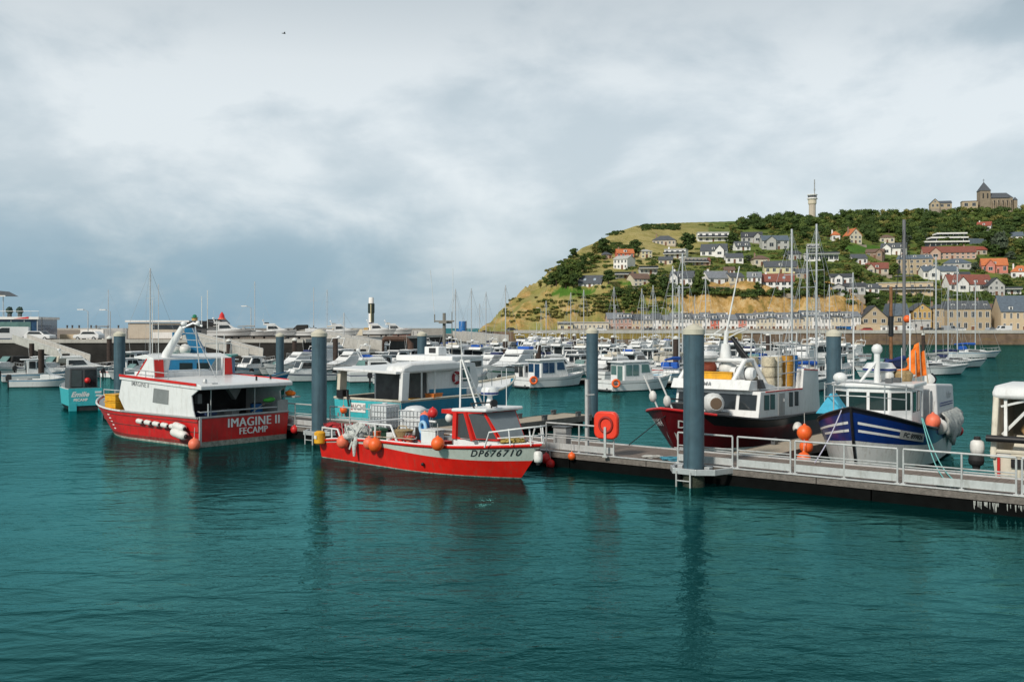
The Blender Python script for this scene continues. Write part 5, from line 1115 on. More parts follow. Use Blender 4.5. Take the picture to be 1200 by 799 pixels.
        m.add(vs, [(3 * k + j, 3 * k + j + 1, 3 * k + j + 4, 3 * k + j + 3) for k in range(8) for j in range(2)]); o = m.build('flag_cloth', b, smooth=70); sm = o.modifiers.new('thickness', 'SOLIDIFY'); sm.thickness = .012
    o = MB(CYAN).prism([(0, -.6, 0), (0, .6, 0), (0, 0, .85)], (-.9, 0, -.05)).build('tarpaulin_tent', bevel=.04); o.location = P(7.75, -1.25, 2.1); o.rotation_euler.z = R(rz); tag(o, 'light blue tarpaulin folded like a tent on the blue boat foredeck', 'tarpaulin')
    b = thing('basket', 'brown basket of rope on the wheelhouse roof of the blue boat', 'basket', P(4.3, .75, 3.32), rz); m = MB(WICKER); m.lathe([(.35, 0), (.42, .3), (.3, .42)], n=14); m.build('basket_body', b, smooth=50); m = MB(FENDW); m.ball((.55, -.5, .2), .3, 10); m.build('float', b, smooth=60)
    for k, (a, b_) in enumerate((((7.0, 2.0, 2.05), (S_at(1112, .8), .8)), ((6.9, 2.02, 2.03), (S_at(1124, .9), .9)))):
        A = P(*a); B = SL(b_[0], b_[1], .66); pts = [A.lerp(B, i / 10) - Vector((0, 0, .45 * math.sin(math.pi * i / 10))) for i in range(11)]
        o = MB(ROPEC).path(pts, .022, 5).build('mooring_rope', smooth=80); tag(o, ['teal mooring rope from the blue bow to the deck heap, left strand', 'teal mooring rope from the blue bow to the deck heap, right strand'][k], 'rope')
    A = P(9.2, -.4, 2.5); B = SL(S_at(955, 3.0), 3.0, .65); o = MB(mat('lilac_rope', (.45, .44, .55), .9)).path([A.lerp(B, i / 8) - Vector((0, 0, .15 * math.sin(math.pi * i / 8))) for i in range(9)], .025, 5).build('mooring_rope', smooth=80); tag(o, 'pale lilac rope from the blue stem down left to the pontoon', 'rope')
blue_boat()
# ---------------------------------------------------------------- cream workboat at the right edge
def cream_boat():
    rz = A_N; L0 = SL(.42, 6.4); L0.z = 0
    t = thing('workboat', 'cream white workboat cut by the right frame edge, box frame over its open stern', 'boat', L0, rz)
    h = Hull(11, 10, 4.0, (1.15, 1.2, 2.0), xm=.5, stern=.97, bwr=.93)
    m = MB(); h.outer(m, [(-.6, .1, BLACK), (.1, .9, CREAM), (.9, 1, WHITE2)], 18, [BLACK, CREAM, WHITE2]); m.build('hull', t, smooth=40)
    m = MB(CREAM); h.gunwale(m, .07); m.build('gunwale', t, smooth=50); m = MB(); h.deck(m, .8, M=CREAM, Min=CREAM); m.build('deck', t)
    m = MB(BLACK); m.bx(-.1, -.02, -1.6, 1.3, .62, .92); m.build('stern_slot', t); m = MB(BLACK); m.bar((-.3, -2.2, 1.62), (-.3, 2.05, 1.62), .12, 10); m.build('stern_bar', t, smooth=50)
    m = MB(CREAM); m.prism([(-.05, 1.3, 1.0), (-.05, -1.9, 1.0), (.8, -1.9, 1.62), (.8, 1.3, 1.62)], (0, 0, .06)); m.build('ramp', t)
    for y in (1.88, -1.88):
        m = MB(CREAM); m.prism([(-.15, y - .1, .9), (2.6, y - .1, .9), (2.6, y - .1, 3.3), (.35, y - .1, 3.3)], (0, .2, 0)); m.build('side_wall', t, bevel=.05)
        m = MB(WHITE2); m.beam((.1, y * .8, 1.6), (.6, y * .86, 3.2), .1, .1); m.build('portal_brace', t)
    m = MB(WHITE); m.prism([(.25, -2.02, 2.98), (3.0, -2.02, 2.98), (3.0, -2.02, 3.5), (.6, -2.02, 3.46), (.3, -2.02, 3.3)], (0, 4.04, 0)); m.build('roof', t, bevel=.14, smooth=50); m = MB(mat('shaded_cream_wall', (.26, .24, .20), .8, var=.3)); m.bx(2.5, 2.58, -1.8, 1.8, .8, 3.0); m.build('inner_wall', t)  # inner wall is the cream darkened, shade below the roof painted in
    m = MB(WHITE2); m.beam((.5, .55, 3.0), (.5, 1.7, 1.7), .1, .1); m.beam((.5, 1.75, 2.7), (.5, .8, 2.98), .08, .08); m.build('frame_strut', t)
    b = thing('winch', 'brown-shrouded winch with grey hub and red hose inside the cream workboat frame', 'winch', W(L0, rz, (1.0, .0, .86)), rz)
    m = MB(TAN); m.prism([(0, 1.25, 1.0), (0, .9, .5), (0, -1.3, .5), (0, -1.3, 2.2), (0, .5, 2.15)], (1.0, 0, 0)); m.build('shroud', b, bevel=.05); m = MB(GREY); m.lathe([(.3, 0), (.3, .12), (.1, .14)], (0, .3, 1.25), 18, (-1, 0, 0)); m.build('hub', b, smooth=40); m = MB(REDP); m.path([(-.1, 1.0, .75), (-.15, .8, 1.0), (-.15, .4, 1.15), (-.15, -.2, 1.2), (-.15, -.8, 1.0)], .08, 8); m.build('hose', b, smooth=60)
    m = MB(WHITE); m.bx(4.0, 7.5, -1.6, 1.6, .8, 2.6); m.build('cabin', t, bevel=.06)
    fender(W(L0, rz, (-.1, 2.4, 1.55)), W(L0, rz, (-.1, 2.4, .95)), .24, 'white-topped fender hanging at the cream workboat corner'); fender(W(L0, rz, (-.15, 2.42, 1.05)), W(L0, rz, (-.15, 2.42, .55)), .27, 'fat black fender below the white-topped one at the cream workboat', None, RUBBER)
    m = MB(REDP); m.bar((-.08, 1.7, .1), (-.08, 1.7, .95), .05); m.build('red_post', t)
cream_boat()
# ================================================================ marina boats
STRIPE = mat('navy_stripe', (.02, .035, .11), .4); COVER = mat('navy_cover', (.02, .03, .10), .8, var=.2); TRIM = mat('grey_antifouling', (.06, .07, .08), .6)
ACC = {'navy': None, 'red': mat('red_stripe_paint', (.42, .02, .02), .4), 'green': mat('green_stripe_paint', (.02, .17, .09), .4), 'black': mat('black_stripe_paint', (.02, .02, .02), .4), 'light blue': mat('pale_blue_stripe_paint', (.10, .30, .48), .4),
       'grey': mat('grey_stripe_paint', (.22, .24, .25), .4), 'teal': mat('teal_stripe_paint', (.02, .26, .30), .4), 'orange': mat('orange_stripe_paint', (.65, .16, .02), .4)}
CVR = {'navy': None, 'black': mat('black_cover', (.02, .02, .02), .8), 'grey': mat('grey_cover', (.30, .31, .31), .8), 'cream': mat('cream_cover', (.52, .48, .40), .8), 'bright blue': mat('bright_blue_cover', (.01, .09, .42), .8), 'green': mat('green_cover', (.03, .14, .08), .8)}
def panes(wh, sides, M=GLASS):
    for k in sides:
        g = MB(M); P = [Vector(p) for p in k]; nrm = (P[1] - P[0]).cross(P[2] - P[1]).normalized(); g.prism([p - nrm * .02 for p in P], nrm * .035); g.build('window', wh)
def outboard(t, x=-.1, y=0, s=1.0, M=BLACK):
    m = MB(M); m.prism([(x - .42 * s, y - .16 * s, .55), (x + .05, y - .16 * s, .55), (x + .02, y - .16 * s, 1.15), (x - .3 * s, y - .16 * s, 1.2), (x - .46 * s, y - .16 * s, .95)], (0, .32 * s, 0)); m.bx(x - .3 * s, x - .1, y - .07, y + .07, -.5, .55); m.build('outboard_motor', t, bevel=.05)
def rail(t, h, x0, ht=.5, x1=.97, n_=5):
    m = MB(ALU); X = [x0 + (x1 - x0) * i / n_ for i in range(n_ + 1)]
    a = [h.P(x, 1, 1, -.08) + Vector((0, 0, ht)) for x in X]; b = [h.P(x, 1, -1, -.08) + Vector((0, 0, ht)) for x in reversed(X)]
    m.path(a + b, .018, 5)
    for p in a[::1] + b[::1]: m.bar(p, p - Vector((0, 0, ht)), .014, 4)
    m.build('bow_rail', t)
def proto_wheelhouse():
    t = thing('motorboat', 'x', 'motorboat'); h = Hull(6.9, 6.1, 2.6, (.82, .85, 1.25), xm=.45, stern=.95, bwr=.86)
    m = MB(); h.outer(m, [(-.5, .08, TRIM), (.08, .74, WHITE), (.74, .86, STRIPE), (.86, 1, WHITE)], 14); m.build('hull', t, smooth=40)
    m = MB(); h.deck(m, lambda x: .4 if x < .42 else h.sheer(x) - .08, M=WHITE2, Min=WHITE, n=12); m.build('deck', t)
    m = MB(WHITE); m.prism([(2.3, -.95, .5), (5.0, -.8, .95), (4.75, -.8, 1.35), (4.3, -.8, 1.4), (3.9, -.8, 2.2), (2.2, -.95, 2.2)], (0, 1.75, 0)); wh = m.build('wheelhouse', t, bevel=.05)
    m = MB(WHITE); m.prism([(1.7, -1.0, 2.2), (4.15, -.9, 2.24), (4.05, -.9, 2.34), (1.7, -1.0, 2.3)], (0, 1.9, 0)); m.build('roof', t, bevel=.04)
    panes(wh, [[(2.45, -.93, 1.35), (3.05, -.93, 1.35), (3.05, -.93, 2.08), (2.45, -.93, 2.08)], [(3.2, -.90, 1.4), (4.05, -.84, 1.42), (3.75, -.84, 2.08), (3.2, -.9, 2.08)], [(3.05, .93, 1.35), (2.45, .93, 1.35), (2.45, .93, 2.08), (3.05, .93, 2.08)] if False else [(3.05, .80, 1.35), (2.45, .80, 1.35), (2.45, .80, 2.08), (3.05, .80, 2.08)],
               [(4.05, .95, 1.42), (3.2, .95, 1.4), (3.2, .95, 2.08), (3.75, .95, 2.08)] if False else [(4.0, .95, 1.42), (2.5, .80, 1.4), (2.5, .80, 2.08), (3.75, .95, 2.08)],
               [(4.28, -.62, 1.48), (4.28, .75, 1.48), (3.97, .75, 2.1), (3.97, -.62, 2.1)], [(2.19, -.1, .6), (2.19, -.75, .6), (2.19, -.75, 2.0), (2.19, -.1, 2.0)], [(2.19, .7, 1.3), (2.19, .05, 1.3), (2.19, .05, 2.0), (2.19, .7, 2.0)]])
    outboard(t); rail(t, h, .62, .45); m = MB(WHITE2); m.bar((2.6, .6, 2.3), (2.4, .6, 4.1), .015, 4); m.build('antenna', t)
    return t
def proto_runabout():
    t = thing('motorboat', 'x', 'motorboat'); h = Hull(5.8, 5.2, 2.3, (.7, .72, .95), xm=.45, stern=.95, bwr=.85)
    m = MB(); h.outer(m, [(-.5, .08, TRIM), (.08, .8, WHITE), (.8, .92, STRIPE), (.92, 1, WHITE)], 14); m.build('hull', t, smooth=40)
    m = MB(); h.deck(m, lambda x: .3 if x < .55 else h.sheer(x) - .04, M=WHITE2, Min=WHITE, n=12); m.build('deck', t)
    m = MB(WHITE); m.prism([(2.6, -.75, .4), (4.4, -.6, .85), (3.5, -.6, 1.15), (2.6, -.75, 1.15)], (0, 1.4, 0)); m.build('cuddy', t, bevel=.06)
    m = MB(GLASSG); m.prism([(3.45, -.72, 1.12), (3.0, -.72, 1.58), (2.95, -.72, 1.58), (3.4, -.72, 1.12)], (0, 1.44, 0)); m.build('windscreen', t)
    m = MB(COVER); m.bx(.7, 1.6, -.8, .8, .3, .8); m.build('cockpit_cover', t, bevel=.12); outboard(t); rail(t, h, .6, .35)
    return t
def proto_cruiser():
    t = thing('cabin_cruiser', 'x', 'cabin cruiser'); h = Hull(9.2, 8.2, 3.2, (1.2, 1.2, 1.6), xm=.45, stern=.95, bwr=.86)
    m = MB(); h.outer(m, [(-.5, .08, TRIM), (.08, .62, WHITE), (.62, .72, STRIPE), (.72, 1, WHITE)], 16); m.build('hull', t, smooth=40)
    m = MB(); h.deck(m, lambda x: .8 if x < .3 else h.sheer(x) - .05, M=WHITE2, Min=WHITE, n=12); m.build('deck', t)
    m = MB(WHITE); m.prism([(2.2, -1.2, 1.0), (7.0, -.9, 1.45), (5.4, -.95, 1.9), (4.5, -1.0, 2.55), (2.2, -1.2, 2.55)], (0, 2.2, 0)); wh = m.build('wheelhouse', t, bevel=.08)
    panes(wh, [[(2.5, -1.19, 1.6), (4.9, -1.06, 1.75), (4.4, -1.03, 2.35), (2.5, -1.17, 2.35)], [(4.9, 1.22 - .15, 1.75), (2.5, 1.01, 1.6), (2.5, 1.01, 2.35), (4.4, 1.17 - .1, 2.35)], [(5.25, -.75, 1.95), (5.25, 1.0, 1.95), (4.6, 1.0, 2.48), (4.6, -.75, 2.48)], [(2.19, .8, 1.1), (2.19, -.9, 1.1), (2.19, -.9, 2.4), (2.19, .8, 2.4)]])
    m = MB(WHITE); m.prism([(1.3, -1.15, 2.6), (4.4, -1.0, 2.6), (4.0, -1.0, 3.0), (1.5, -1.15, 2.95)], (0, 2.1, 0)); m.build('flybridge', t, bevel=.08)
    m = MB(COVER); m.bx(1.6, 2.6, -.7, .7, 2.95, 3.25); m.build('flybridge_cover', t, bevel=.1)
    m = MB(WHITE); m.path([(1.6, -1.15, 2.8), (1.2, -1.1, 3.7), (1.2, 1.0, 3.7), (1.6, 1.0, 2.8)], .06, 6); m.lathe([(.25, 0), (.27, .1), (.2, .22)], (1.2, 0, 3.75), 10); m.build('radar_arch', t, smooth=50)
    rail(t, h, .55, .55); m = MB(WHITE2); m.bar((1.3, .7, 3.7), (1.2, .7, 5.6), .015, 4); m.build('antenna', t)
    return t
def proto_yacht(mh=13.0):
    t = thing('sailing_yacht', 'x', 'sailing yacht'); h = Hull(10.2, 8.9, 3.1, (1.0, .98, 1.25), xm=.45, pd=2.0, stern=.75, bwr=.82)
    m = MB(); h.outer(m, [(-.5, .1, TRIM), (.1, .78, WHITE), (.78, .88, STRIPE), (.88, 1, WHITE)], 16); m.build('hull', t, smooth=40)
    m = MB(); h.deck(m, lambda x: .55 if x < .28 else h.sheer(x) - .02, M=WHITE2, Min=WHITE, n=12); m.build('deck', t)
    m = MB(WHITE); m.prism([(2.6, -.95, .9), (7.2, -.5, 1.15), (6.4, -.5, 1.35), (2.7, -.85, 1.5)], (0, 1.7, 0)); c = m.build('coachroof', t, bevel=.08)
    panes(c, [[(3.2, -.97, 1.12), (5.6, -.72, 1.2), (5.4, -.72, 1.34), (3.2, -.96, 1.38)]])
    m = MB(COVER); m.prism([(2.3, -.9, 1.4), (3.2, -.85, 1.45), (2.9, -.8, 2.05), (2.3, -.85, 2.0)], (0, 1.8, 0)); m.build('spray_hood', t, bevel=.1)
    m = MB(mat('mast_alloy', (.58, .59, .60), .4, .4)); m.bar((5.2, 0, 1.2), (5.2, 0, mh), .085, 8)
    for z in (.45, .72): m.bar((5.2, -.9, mh * z), (5.2, .9, mh * z), .03, 4)
    ms = m.build('mast', t, smooth=50)
    m = MB(STEEL)
    for a in ((10.0, 0, 1.25), (.1, 0, 1.1)): m.bar(a, (5.2, 0, mh - .1), .016, 4)
    for s_ in (-1, 1): m.path([(5.1, 1.45 * s_, 1.0), (5.2, .9 * s_, mh * .45), (5.2, .9 * s_, mh * .72), (5.2, 0, mh - .2)], .013, 4)
    m.build('rigging', t)
    m = MB(COVER); m.path([(5.1, 0, 2.35), (3.5, 0, 2.4), (1.2, 0, 2.3)], [.2, .17, .09], 8); m.build('boom_cover', t, smooth=60); rail(t, h, .7, .55); m = MB(ALU); m.path([(.6, 1.2, 1.0), (.3, 1.1, 1.6), (.2, 0, 1.6), (.3, -1.1, 1.6), (.6, -1.2, 1.0)], .02, 5); m.build('stern_rail', t)
    return t
def proto_day():
    t = thing('motorboat', 'x', 'motorboat'); h = Hull(6.2, 5.5, 2.4, (.75, .78, 1.1), xm=.45, stern=.95, bwr=.86)
    m = MB(); h.outer(m, [(-.5, .08, TRIM), (.08, .6, WHITE), (.6, .7, STRIPE), (.7, 1, WHITE)], 14); m.build('hull', t, smooth=40)
    m = MB(); h.deck(m, lambda x: .35 if x < .5 else h.sheer(x) - .05, M=WHITE2, Min=WHITE, n=12); m.build('deck', t)
    m = MB(WHITE); m.prism([(2.6, -.85, .5), (5.0, -.5, 1.0), (4.2, -.6, 1.35), (2.6, -.85, 1.35)], (0, 1.5, 0)); m.build('fore_cabin', t, bevel=.08)
    m = MB(GLASSG); m.prism([(3.6, -.75, 1.33), (3.1, -.75, 1.9), (3.04, -.75, 1.9), (3.5, -.75, 1.33)], (0, 1.45, 0)); m.build('windscreen', t)
    m = MB(COVER); m.prism([(.5, -.95, .8), (3.1, -.85, 1.3), (3.0, -.8, 1.95), (1.2, -.9, 1.9), (.5, -.95, 1.2)], (0, 1.8, 0)); m.build('canopy', t, bevel=.12); outboard(t); rail(t, h, .6, .4)
    return t
PROTO = {'wheel': proto_wheelhouse(), 'open': proto_runabout(), 'cruiser': proto_cruiser(), 'yacht': proto_yacht(), 'day': proto_day()}
NOUN = {'wheel': 'wheelhouse boat', 'open': 'runabout', 'cruiser': 'flybridge cruiser', 'yacht': 'sailing yacht', 'day': 'canopied boat'}
PLACED = []
def boat(kind, x, y, rz, label, acc='navy', cov='navy', sc_=1.0, group='boats moored in the marina', extra=None):
    sw = {}
    if ACC[acc]: sw[STRIPE] = ACC[acc]
    if CVR[cov]: sw[COVER] = CVR[cov]
    o = dup(PROTO[kind], (x, y, 0), rz, label, group, sw, sc_); PLACED.append((x, y)); return o
def at(px, py): Y = GY(py); return PX(px, Y), Y
# boats nearest to us, one by one: (stern pixel x, waterline y)
FRONT = [
 ('open', 14, 453, 12, 'nearest small white open boat beside the dark timber pile, far left', 'light blue', 'grey', 1.0), ('wheel', 2, 447, 30, 'white wheelhouse boat cut by the left edge of the photo', 'light blue', 'navy', 1.0),
 ('wheel', 20, 439, 25, 'white cabin boat behind the nearest small open boat at far left', 'grey', 'black', .95), ('cruiser', 58, 441, 22, 'white motor cruiser behind the teal catamaran cabin at far left', 'navy', 'black', .8),
 ('wheel', 152, 434, 28, 'white cabin boat just right of the pale-capped steel pile behind the red trawler', 'grey', 'navy', .95), ('day', 176, 436, 200, 'white covered boat behind the red trawler mast', 'black', 'black', .9),
 ('day', 271, 441, 215, 'white boat with outboard turned to us left of the slim pile', 'light blue', 'cream', 1.0), ('wheel', 292, 443, 222, 'white fishing boat stern-on directly left of the slim pile', 'grey', 'navy', .95), ('wheel', 268, 432, 40, 'white wheelhouse boat behind two stern-on boats left of the slim pile', 'black', 'grey', 1.0),
 ('open', 330, 442, 15, 'white open boat with dark trim right of the slim pile', 'black', 'black', 1.05), ('wheel', 335, 433, 30, 'white cabin boat behind the dark-trimmed open boat right of the slim pile', 'teal', 'bright blue', 1.0),
 ('wheel', 389, 445, 215, 'white boat with two narrow dark windows right of the cream cone cap', 'navy', 'navy', .95), ('cruiser', 408, 447, 18, 'white cruiser with raked windows above the teal workboat stern', 'navy', 'bright blue', .85), ('open', 437, 449, 10, 'white open boat seen under the teal workboat canopy', 'grey', 'cream', 1.0), ('day', 420, 436, 25, 'white boat with turquoise windscreen behind the teal workboat canopy', 'teal', 'bright blue', 1.1),
 ('wheel', 588, 451, 35, 'white boat with dark cabin door left of the boat with blue windows', 'grey', 'black', .9), ('cruiser', 623, 441, 28, 'white wheelhouse cruiser behind the boat with blue cabin windows', 'grey', 'navy', .85),
 ('cruiser', 700, 446, 35, 'white cruiser left of the boat with the orange sternwards lifebuoy', 'grey', 'cream', .85), ('wheel', 986, 427, 200, 'white square houseboat-like cabin boat right of the pile behind the blue boat', 'grey', 'navy', 1.4), ('cruiser', 1014, 421, 215, 'white cruiser behind the mast of the cobalt blue boat', 'red', 'cream', .9),
 ('yacht', 1079, 431, 15, 'white sailing yacht above the orange flags', 'grey', 'grey', .85), ('yacht', 1111, 419, 12, 'white sailing yacht with blue hood farthest right in the marina', 'light blue', 'bright blue', 1.1), ('day', 1060, 441, 200, 'teal-striped boat left of the orange flag bundle', 'teal', 'navy', 1.1)]
for k, px, py, rz, lab, a, c, s_ in FRONT:
    x, y = at(px, py); boat(k, x, y, rz, lab, a, c, s_)
def special(px, py, rz, lab, glass, ring, L_=1.0):
    """the two larger wheelhouse boats in the gap, each with a lifebuoy on its quarter"""
    x, y = at(px, py); t = thing('fishing_boat', lab, 'fishing boat', (x, y, 0), rz)
    h = Hull(7.6, 6.9, 2.7, (.95, .95, 1.35), xm=.45, stern=.96, bwr=.88)
    m = MB(); h.outer(m, [(-.5, .08, TRIM), (.08, .70, WHITE), (.70, .76, ACC['grey']), (.76, 1, WHITE)], 16); m.build('hull', t, smooth=40)
    m = MB(); h.deck(m, lambda x: .5 if x < .5 else h.sheer(x) - .08, M=WHITE2, Min=WHITE, n=12); m.build('deck', t)
    m = MB(WHITE); m.prism([(1.4, -1.05, .6), (4.9, -.9, 1.0), (4.7, -.9, 1.5), (4.3, -.9, 2.5), (1.4, -1.05, 2.45)], (0, 1.95, 0)); wh = m.build('wheelhouse', t, bevel=.04)
    m = MB(WHITE); m.prism([(1.1, -1.15, 2.46), (4.6, -1.0, 2.52), (4.5, -1.0, 2.64), (1.1, -1.15, 2.58)], (0, 2.15, 0)); m.build('roof', t, bevel=.04)
    panes(wh, [[(1.6, -1.05, 1.35), (2.3, -1.02, 1.35), (2.3, -1.02, 2.3), (1.6, -1.05, 2.3)], [(2.4, -1.02, 1.35), (3.05, -.99, 1.35), (3.05, -.99, 2.3), (2.4, -1.02, 2.3)], [(3.4, -.98, 1.6), (4.4, -.93, 1.62), (4.2, -.93, 2.3), (3.4, -.98, 2.3)], [(1.39, -.1, .7), (1.39, -.8, .7), (1.39, -.8, 2.2), (1.39, -.1, 2.2)], [(1.39, .8, 1.4), (1.39, .05, 1.4), (1.39, .05, 2.2), (1.39, .8, 2.2)], [(4.66, -.7, 1.65), (4.66, .9, 1.65), (4.36, .9, 2.35), (4.36, -.7, 2.35)]], glass)
    rail(t, h, .5, .5); m = MB(WHITE2); m.bar((1.8, .4, 2.6), (1.6, .4, 5.2), .02, 5); m.build('antenna', t)
    m = MB(DGREY); m.lathe([(.06, 0), (.06, .4)], (-.1, -.5, -.1), 8); m.bx(-.45, 0, -1.1, 1.1, .1, .18); m.build('stern_platform', t)
    c = W((x, y, 0), rz, (.2, -1.42, .75)); b = thing('lifebuoy', ring, 'lifebuoy', c, rz); m = MB(ORANGE); m.torus((0, 0, 0), .3, .1, axis=(.5, 1, 0)); m.build('ring', b, smooth=60); m = MB(LETW); m.torus((.29, 0, .0), .1, .03, 8, 5, axis=(0, 0, 1)); m.build('white_band', b, smooth=60)
    PLACED.append((x + 3, y + 2)); return t
special(612, 454, 38, 'white fishing boat with two deep blue cabin windows, moored behind the orange lifebuoy housing', GLASSB, 'round orange lifebuoy on the boat with deep blue windows')
special(708, 458, 32, 'white fishing boat with pale curtained windows left of the thickest pile', GLASSG, 'orange horseshoe lifebuoy on the boat with pale curtained windows')
# marina pontoons under the rows
def marina_pontoon(px0, px1, py, lab, rz_, Lm=None):
    x, y = at(px0, py); x1 = PX(px1, y); t = thing('finger_pontoon', lab, 'pontoon', (x, y, 0), rz_); Lq = Lm or (x1 - x)
    m = MB(mat('dull_deck', (.26, .25, .23), .9, var=.2)); m.bx(0, Lq, -.6, .6, .38, .5); m.build('deck', t); m = MB(FLOATB)
    for i in range(max(1, int(Lq // 4))): m.bx(.2 + 4 * i, 3.7 + 4 * i, -.5, .5, -.3, .38)
    m.build('float', t)
marina_pontoon(616, 690, 452, 'low grey pontoon beside the white boat with deep blue windows', 36, 9); marina_pontoon(716, 790, 455, 'low grey pontoon beside the white boat with curtained windows', 30, 10); marina_pontoon(975, 1020, 433, 'low grey pontoon in front of the square cabin boat', 12, 9); marina_pontoon(670, 760, 437, 'low grey pontoon behind the curtained boat', 8, 9); marina_pontoon(330, 372, 444, 'low grey pontoon right of the slim pile', 10, 6)
# the rows behind
q = random.Random(77); rows = []
QLIM = {}
for ri, Y in enumerate((110, 121, 133, 147, 163, 181, 202, 226, 254)):
    x = PX({0: 120, 1: 40, 2: 380, 3: 385, 4: 435, 5: 492, 6: 512, 7: 536, 8: 548}[ri], Y); xe = PX({0: 975, 1: 975}.get(ri, 990), Y); row = []
    while x < xe:
        yy = Y + q.uniform(-1.2, 1.2); px = CX + F * x / Y
        skip = q.random() < (.04 if ri else .15) or any((x - a) ** 2 + (yy - b) ** 2 < 7.5 for a, b in PLACED) or (ri < 1 and 470 < px < 560) or (ri == 0 and (660 < px < 705 or 350 < px < 372))
        if not skip: row.append((x, yy))
        x += q.uniform(2.9, 3.6)
    rows.append(row)
ROWN = ['nearest', 'second', 'third', 'fourth', 'fifth', 'sixth', 'seventh', 'eighth', 'farthest']
for ri, row in enumerate(rows):
    cnt = {}
    for x, y in row:
        kind = q.choices(['wheel', 'open', 'cruiser', 'yacht', 'day'], [34, 12, 22, 16 if ri > 3 else 7, 18])[0]
        acc = q.choice(['navy', 'navy', 'grey', 'grey', 'black', 'light blue', 'red', 'green', 'teal', 'grey']); cov = q.choice(['navy', 'black', 'grey', 'cream', 'bright blue', 'grey', 'cream'])
        rz = (A_N if q.random() < .55 else A_N + 180) + q.uniform(-5, 5)
        key = (acc, kind); cnt[key] = cnt.get(key, 0) + 1
        lab = 'white %s with %s stripe, %s such from left in %s marina row' % (NOUN[kind], acc, ORD[cnt[key] - 1], ROWN[ri])
        boat(kind, x, y, rz, lab, acc, cov, q.uniform(.88, 1.15))
# tall yachts whose masts stand against the hill
def tall(px, Y, topy, lab, rz=30, acc='navy', cov='bright blue'):
    o = boat('yacht', PX(px, Y) - 5.2 * math.cos(R(rz)), Y - 5.2 * math.sin(R(rz)), rz, lab, acc, cov)
    zt = PZ(topy, Y) / 13.0; o.scale = (1.0, 1.0, 1.0)
    for c in kids(o):
        if c.name.startswith(('mast', 'rigging')): c.scale = (1, 1, zt)
    return o
tall(928, 86, 268, 'sailing yacht with thick pale mast right of the trawler pots'); tall(957, 90, 262, 'sailing yacht with tallest white mast left of the steel pile'); tall(946, 98, 292, 'sailing yacht with slim mast between two taller white masts', 40, 'red', 'grey')
tall(796, 104, 334, 'sailing yacht with blue boom cover left of the thickest pile', 60, 'light blue', 'bright blue'); tall(1097, 118, 300, 'sailing yacht whose mast rises above the orange flags', 20, 'grey', 'grey'); tall(1122, 140, 312, 'small white sailing yacht whose mast stands before the stone mansion', 15, 'navy', 'navy')
tall(640, 190, 352, 'distant sailing yacht with mast at the foot of the yellow cliff', 50, 'green', 'cream'); tall(403, 150, 366, 'distant sailing yacht whose dark mast stands left of the signal tower', 30, 'black', 'black')
# old ketch with dark wooden mast behind the blue boat
x, y = PX(1038, 74), 74; t = thing('old_ketch', 'old gaff ketch with brown wooden mast and orange ball behind the cobalt blue boat', 'boat', (x, y, 0), 45)
h = Hull(8.5, 7.5, 3.2, (1.3, 1.2, 1.9), xm=.45, stern=.8); m = MB(); h.outer(m, [(-.5, .1, TRIM), (.1, .8, mat('petrol_paint', (.012, .10, .13), .5)), (.8, 1, DKW := mat('dark_navy_paint', (.012, .016, .03), .5))], 16); m.build('hull', t, smooth=40)
m = MB(); h.deck(m, .9, M=WOODL, Min=WHITE2); m.build('deck', t); m = MB(WHITE2); m.bx(2, 4.6, -1, 1, .9, 1.9); m.build('deckhouse', t, bevel=.05)
MASTW = mat('varnished_mast', (.22, .10, .04), .6, var=.3); m = MB(MASTW); m.bar((.9, 0, 1), (.9, 0, 8.6), .13, 8); m.use(BLACK); m.bar((.9, 0, 4.9), (.9, 0, 6.4), .2, 8); m.build('mizzen_mast', t, smooth=50)
m = MB(mat('grey_mast', (.16, .16, .17), .5)); m.bar((3.2, 0, 1), (3.2, 0, 13.8), .13, 8); [m.bar((3.2, -.7, z), (3.2, .7, z), .04, 5) for z in (6, 9.5)]; m.build('main_mast', t, smooth=50)
m = MB(BLACK); [m.bar((3.2, 0, 13.5), (a, b, 1.6), .016, 4) for a, b in ((8.3, 0), (.2, 0), (3, 1.4), (3, -1.4))]; m.bar((.9, 0, 8.4), (-.5, 0, 1.5), .016, 4); m.build('rigging', t); m = MB(ORANGE); m.ball((3.2, -.25, 6.2), .3, 12); m.build('signal_ball', t, smooth=60); m = MB(BLUEC); m.path([(3.1, 0, 3.2), (.2, 0, 3.0)], [.22, .14], 8); m.build('furled_sail', t, smooth=60)
# blue trawler behind the red and white boat
x, y = PX(185, 73), 73; t = thing('trawler', 'blue trawler with tall blue gantry behind the red and white boat', 'boat', (x, y, 0), 8)
h = Hull(9.5, 8.4, 3.8, (1.5, 1.5, 2.3), xm=.5); m = MB(); h.outer(m, [(-.5, .1, BLACK), (.1, .92, MIDBLUE), (.92, 1, WHITE2)], 16); m.build('hull', t, smooth=40); m = MB(); h.deck(m, 1.0, M=GREY, Min=MIDBLUE); m.build('deck', t)
m = MB(MIDBLUE); m.bx(1.0, 5.3, -1.5, 1.5, 1.0, 3.4); wh = m.build('wheelhouse', t, bevel=.05); panes(wh, [[(1.8 + 1.2 * k, -1.51, 2.35), (2.7 + 1.2 * k, -1.51, 2.35), (2.7 + 1.2 * k, -1.51, 3.0), (1.8 + 1.2 * k, -1.51, 3.0)] for k in range(3)]); m = MB(mat('sea_green_paint', (.03, .25, .22), .5)); m.bx(.8, 5.5, -1.65, 1.65, 3.4, 3.55); m.build('roof', t, bevel=.03)
